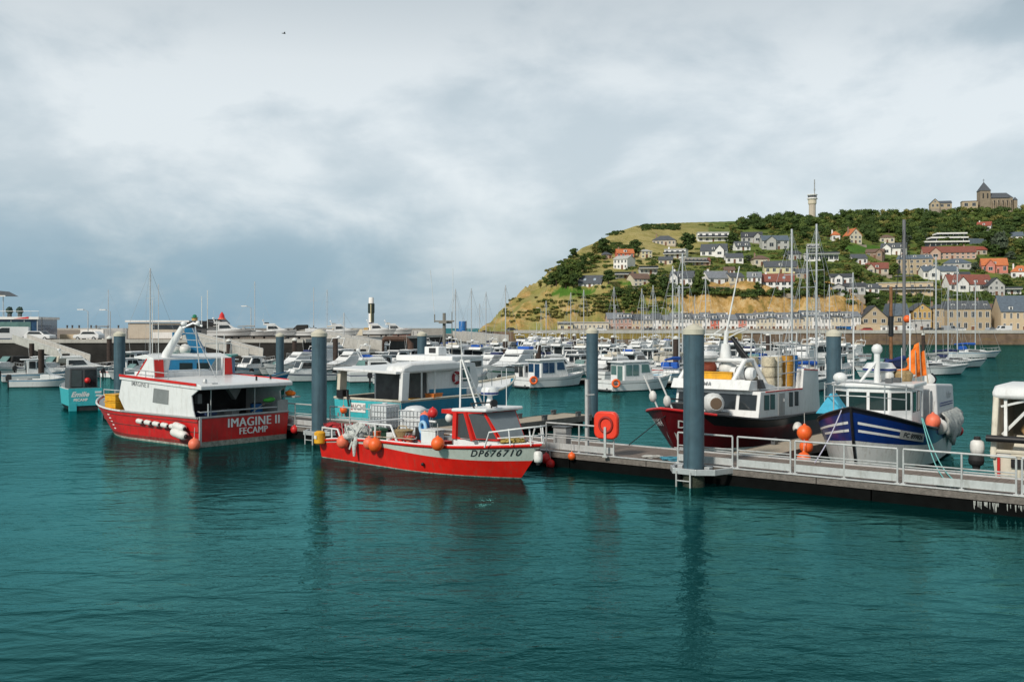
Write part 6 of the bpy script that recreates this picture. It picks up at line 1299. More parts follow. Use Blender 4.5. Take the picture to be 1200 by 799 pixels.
m = MB(MIDBLUE); m.prism([(2.4, -.5, 3.5), (3.5, -.5, 3.5), (2.9, -.5, 4.6), (2.6, -.5, 5.5), (1.9, -.5, 5.5)], (0, 1.0, 0)); m.bar((1.3, -.6, 3.5), (1.2, -.6, 5.2), .1); m.bar((1.2, -.6, 4.9), (2.4, -.3, 5.2), .08); m.build('gantry', t, bevel=.04)
m = MB(FENDW); m.ball((1.4, -.9, 3.95), .42, 12); m.ball((2.1, -1.0, 3.95), .42, 12); m.build('roof_float', t, smooth=60); m = MB(STEEL); m.path([(3.6, -1.4, 3.5), (3.6, -1.4, 4.4), (5.4, -1.4, 4.4), (5.4, -1.4, 3.5)], .04); m.bar((4.5, -1.4, 3.5), (4.5, -1.4, 4.4), .03); m.build('roof_rail', t)
# old boat with timber mast and crosstree behind the teal workboat
x, y = PX(505, 84), 84; t = thing('fishing_boat', 'white fishing boat with tall grey crosstree mast behind the teal workboat canopy', 'boat', (x, y, 0), 60)
h = Hull(9, 8, 3.4, (1.2, 1.2, 1.8)); m = MB(); h.outer(m, [(-.5, .1, TRIM), (.1, 1, WHITE2)], 14); m.build('hull', t, smooth=40); m = MB(); h.deck(m, .8, M=GREY, Min=WHITE2); m.build('deck', t); m = MB(WHITE); m.bx(4.4, 6.6, -1.1, 1.1, .8, 2.9); wh = m.build('wheelhouse', t, bevel=.05); panes(wh, [[(4.6, -1.11, 2), (6.3, -1.11, 2), (6.3, -1.11, 2.6), (4.6, -1.11, 2.6)]])
m = MB(mat('weathered_mast', (.20, .19, .17), .7)); m.bar((2, 0, .8), (2, 0, 6.8), .14, 8); m.bar((2, -1.0, 6.1), (2, 1.0, 6.1), .07); m.bar((2, 1.0, 6.0), (2, 1.0, 6.7), .05); m.bar((2, -.8, 2), (2, -.8, 6.9), .04); [m.bar((2, 0, z), (2, -.8, z - .1), .03) for z in (3.0, 4.0, 5.0)]; m.bx(1.6, 2.4, -.5, .3, 5.9, 6.1); m.build('mast', t, smooth=40)
m = MB(WHITE2); m.bar((2, 1.0, 6.5), (1.8, 1.3, 10.5), .02, 4); m.bar((2, -.9, 6.8), (2, -.9, 10.6), .02, 4); m.build('antenna', t)
# boats laid up on the quay
def laid_up(px, Y, kind, rz, lab, acc='navy', cov='grey', s_=1.0):
    o = boat(kind, PX(px, Y), Y, rz, lab, acc, cov, s_, 'boats laid up on the quay'); o.location.z = ZL + .55; o.scale = (.72 * s_,) * 3
    st = MB(DGREY)
    for a in (1.5, 5.0):
        for b in (-.8, .8): st.bar((a, b * .4, .0), (a, b * 1.3, -1.0), .06, 5)
        st.bx(a - .08, a + .08, -1.1, 1.1, -1.0, -.9); st.bx(a - .2, a + .2, -.3, .3, -.9, .0)
    st.build('cradle', o); return o
laid_up(243, 168, 'cruiser', 12, 'white cruiser laid up on the quay beside the arched black roof', 'black', 'grey', 1.1); laid_up(272, 170, 'yacht', 10, 'white yacht laid up on the quay right of the first laid-up cruiser', 'grey', 'grey', 1.0); laid_up(302, 172, 'cruiser', 8, 'white cruiser on a dark cradle left of the slim pile cap', 'grey', 'black', 1.0)
laid_up(340, 174, 'day', 8, 'white boat on the quay between the slim pile and the cone cap', 'black', 'black', 1.4); laid_up(382, 196, 'cruiser', 14, 'white cruiser laid up right of the cream cone cap', 'grey', 'grey', 1.0); laid_up(402, 204, 'yacht', 160, 'white yacht laid up below the far dark masts', 'grey', 'cream', 1.0); laid_up(425, 214, 'cruiser', 10, 'white cruiser laid up at the foot of the signal tower', 'grey', 'navy', 1.1); laid_up(446, 222, 'cruiser', 15, 'white cruiser laid up right of the signal tower', 'black', 'cream', 1.1)
laid_up(367, 192, 'yacht', 100, 'white yacht laid up with leaning dark mast behind the cone cap', 'navy', 'black', 1.0)
laid_up(160, 190, 'yacht', 20, 'white yacht laid up behind the pale hangar, mast against the sky', 'navy', 'grey', 1.05); laid_up(104, 205, 'yacht', 30, 'white yacht laid up behind the low white wall at left', 'grey', 'grey', 1.0)
for p_ in PROTO.values():
    for k, gs in KIDS.get(p_.name, []):
        for g in gs: bpy.data.objects.remove(g)
        bpy.data.objects.remove(k)
    bpy.data.objects.remove(p_)
# ================================================================ town, quay buildings, cars
PL = {k: mat('render_' + k, c, .85, var=.07, scale=.7, dirt=(c[0] * .55, c[1] * .5, c[2] * .45), dirt_amt=.45) for k, c in dict(white=(.78, .77, .75), cream=(.62, .56, .44), beige=(.52, .46, .38), pink=(.52, .36, .29), rose=(.44, .29, .25), red=(.58, .14, .09), salmon=(.58, .22, .17), grey=(.45, .45, .44), ochre=(.50, .33, .12), stone=(.42, .34, .23), brown=(.28, .20, .15), yellow=(.66, .60, .38), tan=(.55, .44, .30), dark=(.12, .10, .09)).items()}
RF = {k: mat('roof_' + k, c, .8, var=.22, scale=1.2, bump=.3, bscale=4) for k, c in dict(slate=(.085, .095, .11), dark=(.055, .06, .07), lslate=(.20, .215, .24), red=(.30, .075, .05), brick=(.22, .075, .055), orange=(.52, .16, .06), brown=(.16, .10, .075), bluegrey=(.10, .13, .165), pale=(.45, .45, .43)).items()}
WFR = mat('window_frame_white', (.72, .72, .70), .6, var=.04); WGL = mat('house_window_glass', (.035, .042, .05), .12, var=.5, scale=.8, spec=.6); DOORM = mat('house_door_wood', (.16, .07, .04), .6, var=.3); FOUND = mat('foundation_wall', (.30, .26, .21), .9, var=.2, scale=.5)
WCACHE = {}
def wmesh(w, h, shut=None):
    k = (round(w, 1), round(h, 1), shut)
    if k not in WCACHE:
        m = MB(WFR); f = .09
        m.bx(-w / 2 - f, w / 2 + f, -.06, 0, -h / 2 - f, -h / 2); m.bx(-w / 2 - f, w / 2 + f, -.06, 0, h / 2, h / 2 + f); m.bx(-w / 2 - f, -w / 2, -.06, 0, -h / 2, h / 2); m.bx(w / 2, w / 2 + f, -.06, 0, -h / 2, h / 2); m.bx(-.03, .03, -.05, 0, -h / 2, h / 2)
        m.use(WGL); m.bx(-w / 2, -.03, -.035, -.001, -h / 2, h / 2); m.bx(.03, w / 2, -.035, -.001, -h / 2, h / 2)
        WCACHE[k] = m.mesh('window')
    return WCACHE[k]
def addwin(par, x, y, z, w, h, name='window', rz=0):
    o = bpy.data.objects.new(name, wmesh(w, h)); col.objects.link(o); o.parent = par; o.location = (x, y, z); o.rotation_euler.z = rz; return o
HS = 'houses scattered over the hillside'
def house(X, Y, z0, Wd, hw, hr, wall, roof, label, style='gable', D=8.0, nw=4, fl=1, rot=0.0, dorm=0, chim=1, name='house', group=None, door=True, skyl=0, whs=.50, wws=.45, found=4.0):
    if group == HS: rot = rot * 1.8 + rnd.uniform(-9, 9)
    face = math.degrees(math.atan2(X, Y)) * -1.0 * .6
    t = thing(name, label, 'house', (X, Y, z0), face + rot, group)
    M, Rm = PL[wall], RF[roof]; a = Wd / 2
    m = MB(M); m.bx(-a, a, 0, D, -.3, hw); m.use(FOUND); m.bx(-a + .03, a - .03, .03, D - .03, -found, -.3)
    m.use(M)
    if style == 'gable': m.prism([(-a, 0, hw), (-a, D, hw), (-a, D / 2, hw + hr - .15)], (.25, 0, 0)); m.prism([(a - .25, 0, hw), (a - .25, D, hw), (a - .25, D / 2, hw + hr - .15)], (.25, 0, 0))
    if style == 'front': m.prism([(-a, 0, hw), (a, 0, hw), (0, 0, hw + hr - .15)], (0, .3, 0))
    w_ = m.build('wall', t)
    e = .4; th = .22; r = MB(Rm)
    if style == 'gable':
        for s_ in (0, 1):
            y0 = -e if s_ == 0 else D + e; k = hr / (D / 2)
            r.prism([(-a - .25, y0, hw - e * k), (a + .25, y0, hw - e * k), (a + .25, D / 2, hw + hr), (-a - .25, D / 2, hw + hr)], (0, 0, th))
    elif style == 'front':
        k = hr / a
        for s_ in (-1, 1): r.prism([(s_ * (a + e), -e, hw - e * k), (s_ * (a + e), D, hw - e * k), (0, D, hw + hr), (0, -e, hw + hr)], (0, 0, th))
    elif style == 'hip':
        q_ = min(a * .7, D / 2); V = [(-a - e, -e, hw), (a + e, -e, hw), (a + e, D + e, hw), (-a - e, D + e, hw), (-a + q_, D / 2, hw + hr), (a - q_, D / 2, hw + hr)]
        r.add(V, [(0, 1, 5, 4), (1, 2, 5), (2, 3, 4, 5), (3, 0, 4), (3, 2, 1, 0)])
    elif style == 'mansard':
        V = [(-a - .2, -.3, hw), (a + .2, -.3, hw), (a + .2, D + .3, hw), (-a - .2, D + .3, hw), (-a + .9, 1.0, hw + hr), (a - .9, 1.0, hw + hr), (a - .9, D - 1.0, hw + hr), (-a + .9, D - 1.0, hw + hr)]
        r.hexa(V)
    else: r.bx(-a - .2, a + .2, -.3, D + .2, hw, hw + .35)
    ro = r.build('roof', t)
    for i in range(chim):
        cx = (-a * .7, a * .6)[i % 2] if chim < 3 else -a + Wd * (i + .5) / chim
        c = MB(PL['brown'] if wall != 'white' else PL['white']); zt = hw + hr + (.9 if style != 'flat' else .8); c.bx(cx - .35, cx + .35, D / 2 - .3, D / 2 + .3, hw * .8, zt); c.use(RF['red']); c.lathe([(.14, 0), (.14, .35)], (cx, D / 2, zt), 8); c.build('chimney', ro)
    if group == HS and style == 'gable' and Wd > 8.5 and rnd.random() < .5:    # projecting front wing with its own gable
        x = rnd.choice((-1, 1)) * a * rnd.uniform(.35, .6); b = min(2.6, Wd * .17); g_ = MB(M); g_.bx(x - b, x + b, -1.9, .0, -found, hw); g_.prism([(x - b, -1.9, hw), (x + b, -1.9, hw), (x, -1.9, hw + hr * .72)], (0, .25, 0)); wg = g_.build('front_wing', t)
        g_ = MB(Rm)
        for s_ in (-1, 1): g_.prism([(x + s_ * (b + .35), -2.3, hw - .25), (x + s_ * (b + .35), 1.2, hw - .25), (x, D * .36, hw + hr * .75), (x, -2.3, hw + hr * .75)], (0, 0, th))
        g_.build('wing_roof', wg); addwin(wg, x, -1.902, hw * .5, b * .9, hw * .42)
    if group == HS and style == 'flat':
        g_ = MB(PL['white']); g_.bx(-a - .3, a + .3, -1.8, 0, hw / fl - .12, hw / fl + .1); sl_ = g_.build('terrace_slab', t); g_ = MB(WGL); g_.bx(-a - .2, a + .2, -1.75, -1.7, hw / fl + .1, hw / fl + .95); g_.build('glass_rail', sl_)
    if group == HS and rnd.random() < .4:
        g_ = MB(FOUND); g_.bx(-a - 1.5, a + 1.5, -2.7, -2.4, -found * .7, rnd.uniform(-1.0, -.4)); g_.build('garden_wall', t)
    fh = hw / fl; ww = max(.5, Wd / max(1, nw) * wws); dcol = nw // 2 if door else -1
    for f in range(fl):
        for i in range(nw):
            x = -a + Wd * (i + .5) / nw
            if f == 0 and i == dcol:
                d = MB(DOORM); d.bx(x - .5, x + .5, -.05, -.002, -.2, 1.95); dd = d.build('door', t); d = MB(WFR); d.bx(x - .6, x + .6, -.07, -.003, 1.95, 2.1); d.build('lintel', dd)
            else: addwin(t, x, -.002, fh * f + fh * .53, ww, fh * whs)
    if style == 'front': addwin(t, 0, -.002, hw + hr * .35, max(.6, ww * .8), min(1.2, hr * .4))
    for i in range(dorm):
        x = -a + Wd * (i + .5) / dorm; k = hr / (D / 2) if style == 'gable' else (hr / 1.3 if style == 'mansard' else hr / (D / 2)); y0 = .35; zb = hw + y0 * k * .6; dh = min(1.5, hr * .75)
        dm = MB(PL['white']); dm.bx(x - .7, x + .7, y0, y0 + 2.2, zb, zb + dh); dr = dm.build('dormer', t); g = MB(Rm); g.prism([(x - .85, y0 - .15, zb + dh), (x + .85, y0 - .15, zb + dh), (x, y0 - .15, zb + dh + .5)], (0, 2.4, 0)); g.build('dormer_roof', dr); addwin(dr, x, y0 - .002, zb + dh * .5, .8, dh * .7)
    for i in range(skyl):
        x = -a + Wd * (i + .6) / (skyl + .3); k = hr / (D / 2); g = MB(mat('skylight_glass', (.35, .42, .48), .1)); g.prism([(x - .5, 1.0, hw + 1.0 * k + th + .03), (x + .5, 1.0, hw + 1.0 * k + th + .03), (x + .5, 2.2, hw + 2.2 * k + th + .03), (x - .5, 2.2, hw + 2.2 * k + th + .03)], (0, 0, .05)); g.build('skylight', ro)
    return t
HZONE = []
def hh(px, py, wpx, wall_px, roof_px, wall, roof, label, style='gable', nw=4, fl=1, rot=0, dorm=0, chim=1, D=8.0, skyl=0, **kw):
    Y = hit(px, py) or 600.0; s_ = Y / F; X = PX(px, Y); z = PZ(py, Y); HZONE.append((px, py, wpx, wall_px + roof_px, Y))
    return house(X, Y, z, wpx * s_, wall_px * s_, roof_px * s_, wall, roof, label, style, D, nw, fl, rot, dorm, chim, skyl=skyl, **kw)
HS = 'houses scattered over the hillside'
H_ = [
 (864, 331, 17, 7, 5, 'cream', 'slate', 'cream cottage with slate roof among bushes right of the pale slate cottage', 'gable', 3, 1, 6, 0, 1, {}), (884, 331, 16, 7, 6, 'white', 'lslate', 'white cottage left of the white house with red roof', 'gable', 3, 1, -6, 1, 0, {}),
 (932, 304, 15, 7, 4, 'grey', 'dark', 'small dark-roofed house left of the long white modern house', 'gable', 3, 1, 4, 0, 0, {}), (940, 326, 14, 7, 5, 'stone', 'slate', 'small stone house behind the tall yacht mast', 'gable', 2, 1, -5, 0, 1, {}),
 (1008, 309, 17, 7, 5, 'white', 'slate', 'small white house with slate roof below the orange meadow', 'gable', 3, 1, 3, 0, 0, {}), (1090, 316, 12, 7, 4, 'cream', 'bluegrey', 'small cream house right of the large stone block', 'hip', 2, 1, 0, 0, 0, {}),
 (1130, 328, 14, 6, 4, 'white', 'dark', 'little white house squeezed above the red-brown roof', 'gable', 2, 1, 0, 0, 0, {}), (1040, 284, 16, 6, 4, 'cream', 'brown', 'cream bungalow under the wood above the three-dormer house', 'hip', 3, 1, 0, 0, 0, {}),
 (826, 311, 13, 6, 4, 'pink', 'brick', 'small pinkish house with brick roof right of the beige terrace block', 'gable', 2, 1, 5, 0, 0, {}), (780, 310, 16, 6, 4, 'cream', 'slate', 'cream cottage below the white house with open terraces', 'gable', 3, 1, -5, 0, 0, {}),
 (1020, 344, 20, 7, 5, 'white', 'slate', 'white house with slate roof above the right end of the ochre cliff', 'gable', 3, 1, 0, 1, 1, {}), (855, 322, 12, 6, 4, 'white', 'brown', 'tiny white house with brown roof at mid slope left of the masts', 'gable', 2, 1, 0, 0, 0, {}),
 (691, 338, 27, 7, 9, 'white', 'slate', 'white bungalow with dark slate roof and two skylights, leftmost on the hill', 'gable', 5, 1, -8, 0, 0, dict(skyl=2)),
 (713, 303, 9, 5, 4, 'pink', 'slate', 'tiny pink-walled house with dark hip roof, leftmost of the red-roofed cluster', 'hip', 2, 1, 5, 0, 0, {}), (733, 303, 20, 7, 5, 'red', 'orange', 'brick-red house with bright orange roof and upper balcony on the left hill', 'gable', 4, 1, 0, 1, 1, {}),
 (727, 315, 18, 12, 4, 'white', 'pale', 'white two-storey house below the brick-red house', 'gable', 4, 2, -12, 0, 0, {}), (758, 302, 13, 8, 3, 'yellow', 'pale', 'small pale yellow house beside the dark shrubs on the upper left', 'hip', 3, 2, 10, 0, 0, {}),
 (778, 287, 27, 6, 6, 'beige', 'slate', 'wide bungalow with dark hip roof, highest on the left hill', 'hip', 6, 1, -5, 0, 1, {}), (733, 326, 24, 5, 2, 'grey', 'pale', 'long flat-roofed grey house between white and brown-roofed houses', 'flat', 5, 1, -6, 0, 0, {}),
 (760, 321, 21, 7, 2, 'grey', 'brown', 'grey flat-topped house just above the brown-roofed villa', 'flat', 4, 1, -4, 0, 0, {}), (753, 335, 22, 9, 6, 'cream', 'brown', 'cream villa with brown roof and long balcony above the yellow slope', 'gable', 4, 2, 8, 0, 1, {}),
 (791, 302, 25, 10, 2, 'white', 'pale', 'white modern house with two open terraces left of the beige terrace block', 'flat', 4, 2, -10, 0, 1, {}), (798, 333, 27, 8, 8, 'white', 'slate', 'white cottage with steep slate roof and central white dormer', 'gable', 4, 1, -4, 1, 1, {}),
 (836, 283, 36, 11, 3, 'white', 'pale', 'largest white modern house with green glass band, high on the hill', 'flat', 5, 2, 0, 0, 0, {}), (836, 300, 30, 7, 8, 'white', 'slate', 'white house with wide slate roof and gable below the big modern house', 'gable', 4, 1, -6, 1, 0, {}),
 (815, 311, 28, 9, 3, 'beige', 'pale', 'beige flat terrace block left of the slate-roofed white house', 'flat', 6, 2, 6, 0, 0, {}), (843, 333, 27, 8, 8, 'white', 'lslate', 'white cottage with pale slate roof right of the centre dormer cottage', 'gable', 3, 1, 12, 0, 1, {}),
 (861, 308, 20, 7, 5, 'white', 'slate', 'white and pinkish house with slate roof at the middle of the hill', 'gable', 3, 1, 4, 0, 0, {}), (881, 284, 24, 7, 6, 'grey', 'dark', 'grey house with twin dark roofs left of the long slate barn-like house', 'gable', 4, 1, -5, 2, 0, {}),
 (871, 293, 17, 5, 6, 'white', 'slate', 'small white house with two slate dormers below the twin dark roofs', 'gable', 3, 1, 0, 2, 0, {}), (909, 292, 31, 11, 6, 'grey', 'bluegrey', 'long grey house with blue slate roof and open dark balcony', 'gable', 4, 2, 4, 0, 0, {}),
 (893, 311, 18, 8, 5, 'cream', 'brown', 'cream house with low brown roof left of the tall yacht mast', 'hip', 3, 1, 0, 0, 1, {}), (915, 320, 37, 8, 7, 'yellow', 'slate', 'pale yellow house with slate roof and stone side gable', 'gable', 5, 1, 3, 1, 1, {}),
 (911, 341, 38, 12, 9, 'white', 'brick', 'white house with red roof and two rows of large windows above the ochre cliff', 'gable', 5, 2, 0, 0, 1, dict(skyl=2, wws=.62, whs=.6)), (953, 294, 13, 8, 2, 'white', 'pale', 'small white cube house above the long white modern house', 'flat', 2, 2, 0, 0, 0, {}),
 (963, 306, 38, 9, 2, 'white', 'pale', 'long white modern house with a dark ribbon of windows', 'flat', 7, 1, 0, 0, 0, dict(wws=.8, whs=.5, door=False)), (980, 282, 9, 7, 5, 'white', 'orange', 'tiny white house with orange roof left of the bigger orange-roofed villa', 'hip', 2, 1, 0, 0, 1, {}),
 (1003, 285, 15, 10, 8, 'cream', 'orange', 'cream villa with bright orange pointed roof under the wood', 'front', 3, 2, 8, 0, 1, {}), (1025, 302, 20, 7, 4, 'brown', 'brown', 'low brown house right of the orange meadow', 'gable', 3, 1, -4, 0, 0, {}),
 (1047, 298, 28, 8, 6, 'white', 'slate', 'white house with slate roofs and three dormers above the stone block', 'gable', 4, 1, -6, 3, 1, {}), (1028, 320, 25, 6, 7, 'beige', 'brick', 'beige house with broad brick-red roof at mid slope', 'gable', 4, 1, 0, 1, 1, {}),
 (987, 333, 25, 9, 4, 'white', 'dark', 'dark-roofed house with row of white upper panels', 'gable', 4, 1, 2, 0, 0, {}), (993, 344, 40, 9, 4, 'grey', 'dark', 'wide grey and white house just above the ochre cliff edge', 'gable', 6, 1, 0, 0, 0, {}),
 (1072, 321, 40, 18, 5, 'stone', 'bluegrey', 'large three-storey stone block with blue-grey mansard roof', 'mansard', 6, 3, -4, 3, 2, {}), (1113, 303, 58, 8, 7, 'pink', 'brick', 'long pinkish building with low brick-red roof across the slope', 'gable', 10, 2, 4, 0, 2, {}),
 (1147, 298, 20, 6, 4, 'beige', 'red', 'bright red-roofed wing at the right end of the long pinkish building', 'gable', 3, 1, 6, 0, 0, {}), (1153, 272, 15, 8, 5, 'white', 'red', 'lone white house with red roof high in the wood', 'gable', 3, 1, -6, 1, 1, {}),
 (1060, 346, 62, 15, 2, 'tan', 'pale', 'long cream flat-roofed building below the stone block', 'flat', 7, 2, -5, 0, 0, dict(wws=.3, whs=.3, door=False)), (1122, 315, 30, 7, 6, 'grey', 'bluegrey', 'grey house with blue-grey roof and verandah below the pink building', 'hip', 5, 1, 0, 1, 0, {}),
 (1103, 327, 40, 10, 6, 'white', 'bluegrey', 'white house with wide blue-grey roof left of the red-brown one', 'gable', 5, 1, 0, 0, 1, {}), (1138, 341, 50, 9, 11, 'white', 'brick', 'white house with red-brown roof and long white strip dormer', 'gable', 6, 1, 4, 4, 1, {}),
 (1166, 319, 28, 9, 8, 'orange' if False else 'salmon', 'orange', 'house with bright orange roof and white glazed gable at right', 'gable', 4, 1, -4, 1, 0, {}), (1196, 326, 20, 8, 8, 'white', 'orange', 'white house with orange hip roof cut by the right edge', 'hip', 3, 1, 0, 1, 1, {}),
 (1168, 346, 18, 12, 9, 'grey', 'dark', 'grey house with steep front gable below the orange-roofed house', 'front', 3, 2, 0, 0, 0, {}), (1192, 281, 14, 5, 5, 'white', 'bluegrey', 'small white house with blue-grey roof high at the right edge', 'gable', 2, 1, 0, 0, 0, {}),
 (1186, 345, 20, 7, 3, 'white', 'pale', 'small white flat house at the right edge of the slope', 'flat', 3, 1, 0, 0, 0, {})]
for px, py, wp, wl, rp, wc, rc, lab, st, nw, fl, rot, dm, ch, kw in H_:
    hh(px, py, wp, wl, rp, wc, rc, lab, st, nw, fl, rot, dm, ch, group=HS, **kw)
# stepped modern terraces
Y = hit(1112, 287) or 600; t = thing('apartment_terraces', 'stepped white apartment terraces with glass bands below the wood', 'apartments', (PX(1112, Y), Y, PZ(287, Y)), -8); k = Y / F
for i, (a, b, z0) in enumerate(((-26, 22, 0), (-18, 22, 5.2), (-10, 22, 10.4))):
    m = MB(WGL); m.bx(a * k, b * k, 1 + 2 * i, 9 + 2 * i, z0 * k - (3 if i == 0 else 0), (z0 + 4) * k); s_ = m.build('glass_storey', t); m = MB(PL['white']); m.bx((a - 1) * k, (b + 1) * k, -.5 + 2 * i, 10 + 2 * i, (z0 + 3.6) * k, (z0 + 5.2) * k); m.build('terrace_slab', t); m = MB(PL['white']); [m.bx((a + 6 * j) * k - .15, (a + 6 * j) * k + .15, .9 + 2 * i, 1 + 2 * i, z0 * k, (z0 + 3.6) * k) for j in range(1, 8) if a + 6 * j < b]; m.build('mullion', s_)
m = MB(RF['bluegrey']); m.prism([(23 * k, 0, -2), (44 * k, 0, -2), (44 * k, 0, 7 * k), (23 * k, 0, 8 * k)], (0, 8, 0)); m.build('slate_wing', t)
# ---------------------------------------------------------------- terrace along the quay
COLS = ['pink', 'rose', 'rose', 'tan', 'cream', 'white', 'cream', 'white', 'white', 'cream', 'white', 'red', 'white', 'white', 'salmon', 'white', 'cream', 'cream', 'white', 'white', 'tan', 'cream', 'white', 'white', 'cream', 'beige', 'white']
YT = 366.0; px = 712.0; cnt = {}; q = random.Random(31)
CN = dict(pink='pale pink', rose='dusky rose', tan='tan', cream='cream', white='white', red='orange-red', salmon='salmon red', beige='beige')
i = 0
while px < 1008 and i < len(COLS):
    wpx = q.choice([9.5, 10.5, 11.5, 13]); s_ = YT / F; c = COLS[i]; cnt[c] = cnt.get(c, 0) + 1
    hwp = 15 + q.uniform(-2, 2.2) + (2.2 if px > 920 else 0); rfp = q.uniform(5, 7)
    lab = '%s terraced house with %s windows, %s %s one from left on quay' % (CN[c], 'paired' if i % 2 else 'tall', ORD[cnt[c] - 1], CN[c])
    if c in ('red', 'salmon', 'pink'): lab = '%s terraced house %s in the quayside row' % (CN[c], {'red': 'between two white houses', 'salmon': 'right of the orange-red one', 'pink': 'beside the long low cream building'}[c])
    house(PX(px + wpx / 2, YT), YT, GROUND, wpx * s_, hwp * s_, rfp * s_, c, q.choice(['slate', 'lslate', 'lslate', 'lslate', 'bluegrey']), lab, 'gable', 8.5, 2 if wpx < 11 else 3, 2, 0, q.choice([0, 1, 1, 2]), q.choice([0, 1, 1]), 'terraced_house', 'terraced houses along the quay', whs=.5, wws=.30, found=.5).rotation_euler.z = 0
    px += wpx; i += 1
o = house(PX(684, YT - 6), YT - 6, GROUND, 58 * YT / F, 10 * YT / F, 2 * YT / F, 'cream', 'pale', 'long low cream building with a row of windows, left end of the quayside row', 'flat', 8, 12, 1, 0, 0, 0, 'low_building', None, found=.5, wws=.34, whs=.4, door=False); o.rotation_euler.z = 0
o = house(PX(663, YT - 7.5), YT - 7.5, GROUND, 16 * YT / F, 8.5 * YT / F, 3.5 * YT / F, 'yellow', 'slate', 'small cream pavilion with slate hip roof at the left end of the quay', 'hip', 7, 2, 1, 0, 0, 0, 'pavilion', None, found=.5); o.rotation_euler.z = 0
# ---------------------------------------------------------------- stone houses at the right
def qh(px, wpx, wl, rp, wall, roof, lab, style, nw, fl, Y=366.0, dorm=0, chim=1, D=10, **kw):
    s_ = Y / F; return house(PX(px, Y), Y, GROUND, wpx * s_, wl * s_, rp * s_, wall, roof, lab, style, D, nw, fl, kw.pop('rot', 6), dorm, chim, kw.pop('name', 'stone_house'), None, found=.5, **kw)
qh(1025, 30, 16, 14, 'stone', 'dark', 'stone house with a big plain front gable beside the last terraced house', 'front', 3, 2, 372, 0, 1); qh(1054, 24, 18, 15, 'stone', 'bluegrey', 'stone house with steep blue-grey mansard right of the big gable', 'mansard', 3, 2, 374, 2, 1)
qh(1081, 21, 25, 8, 'ochre', 'slate', 'narrow ochre house with white timbered gable behind the grey shed', 'front', 4, 2, 374, 0, 0); qh(1103, 18, 27, 5, 'stone', 'slate', 'tall plain brown stone house left of the stone manor', 'hip', 2, 2, 374, 0, 1)
qh(1136, 48, 26, 10, 'stone', 'slate', 'large stone manor with four white dormers and a white bay', 'mansard', 6, 2, 368, 4, 2, 12); qh(1166, 14, 24, 8, 'brown', 'brown', 'brown stone house wedged between the manor and the cream mansion', 'gable', 2, 2, 380, 0, 1); qh(1197, 44, 24, 18, 'tan', 'bluegrey', 'cream mansion with tall blue slate roof and a round-topped gable, right edge', 'gable', 6, 2, 362, 2, 2, 12, wws=.3)
o = house(PX(1077, 356), 356, GROUND, 26 * 356 / F, 13 * 356 / F, 2 * 356 / F, 'grey', 'pale', 'pale grey shed in front of the ochre timbered house', 'flat', 8, 4, 1, 0, 0, 0, 'shed', None, found=.5, whs=.3, wws=.4); o = house(PX(1047, 356), 356, GROUND, 28 * 356 / F, 6 * 356 / F, 1 * 356 / F, 'white', 'pale', 'low white garage wall with small dark openings near the quay edge', 'flat', 4, 4, 1, 0, 0, 0, 'garage', None, found=.5, whs=.45)
m = MB(PL['tan']); m.bx(PX(1004, 358), PX(1034, 358), 358, 358.6, GROUND, GROUND + 2.6); tag(m.build('garden_wall'), 'tan stone garden wall in front of the big gabled stone house', 'wall')
o = MB(FOUND); o.bx(PX(655, 345), PX(1010, 345), 353, 353.4, GROUND, GROUND + 1.0); tag(o.build('promenade_wall'), 'low pale parapet wall along the front of the quayside terrace', 'wall')
# ---------------------------------------------------------------- church and tower on the ridge
Y = 760.0; k = Y / F; z = PZ(243, Y); t = thing('church', 'stone church with square tower and pyramid spire on the wooded ridge', 'church', (PX(1155, Y), Y, z), -6)
ST = mat('church_stone', (.27, .22, .16), .9, var=.2, scale=.5); SP = RF['slate']
m = MB(ST); m.bx(-5.8 * k, 5.8 * k, 0, 11.6 * k, -8, 20 * k); tw = m.build('bell_tower', t); m = MB(SP); m.add([(-6.4 * k, -.6 * k, 20 * k), (6.4 * k, -.6 * k, 20 * k), (6.4 * k, 12.2 * k, 20 * k), (-6.4 * k, 12.2 * k, 20 * k), (0, 5.8 * k, 31 * k)], [(0, 1, 4), (1, 2, 4), (2, 3, 4), (3, 0, 4), (3, 2, 1, 0)]); m.build('spire', tw); m = MB(DGREY); m.bar((0, 5.8 * k, 30 * k), (0, 5.8 * k, 34.5 * k), .15); m.bar((-.8, 5.8 * k, 33 * k), (.8, 5.8 * k, 33 * k), .12); m.build('cross', tw)
m = MB(DARK); [m.bx(x * k - .5, x * k + .5, -.08, -.01, 11 * k, 17 * k) for x in (-2.5, 2.5)]; m.build('belfry_opening', tw)
m = MB(ST); m.bx(5.8 * k, 31 * k, 1 * k, 12 * k, -8, 11.5 * k); nv = m.build('nave', t); m = MB(SP); m.prism([(5.8 * k, 0, 11.5 * k), (5.8 * k, 13 * k, 11.5 * k), (5.8 * k, 6.5 * k, 18 * k)], (20 * k, 0, 0)); m.add([(25.8 * k, 0, 11.5 * k), (33 * k, 3 * k, 11.5 * k), (33 * k, 10 * k, 11.5 * k), (25.8 * k, 13 * k, 11.5 * k), (25.8 * k, 6.5 * k, 18 * k)], [(0, 1, 4), (1, 2, 4), (2, 3, 4)]); m.build('nave_roof', t)
for i in range(5): m = MB(ST); x = (8.5 + 4.8 * i) * k; m.prism([(x - .5, 1 * k, 10 * k), (x - .5, -1.6 * k, 5 * k), (x - .5, -1.6 * k, -4), (x - .5, 1 * k, -4)], (1.0, 0, 0)); m.build('buttress', nv); m = MB(DARK); m.bx(x + 1.0 * k, x + 2.6 * k, 1 * k - .1, 1 * k - .01, 3 * k, 8.5 * k); m.build('lancet_window', nv)
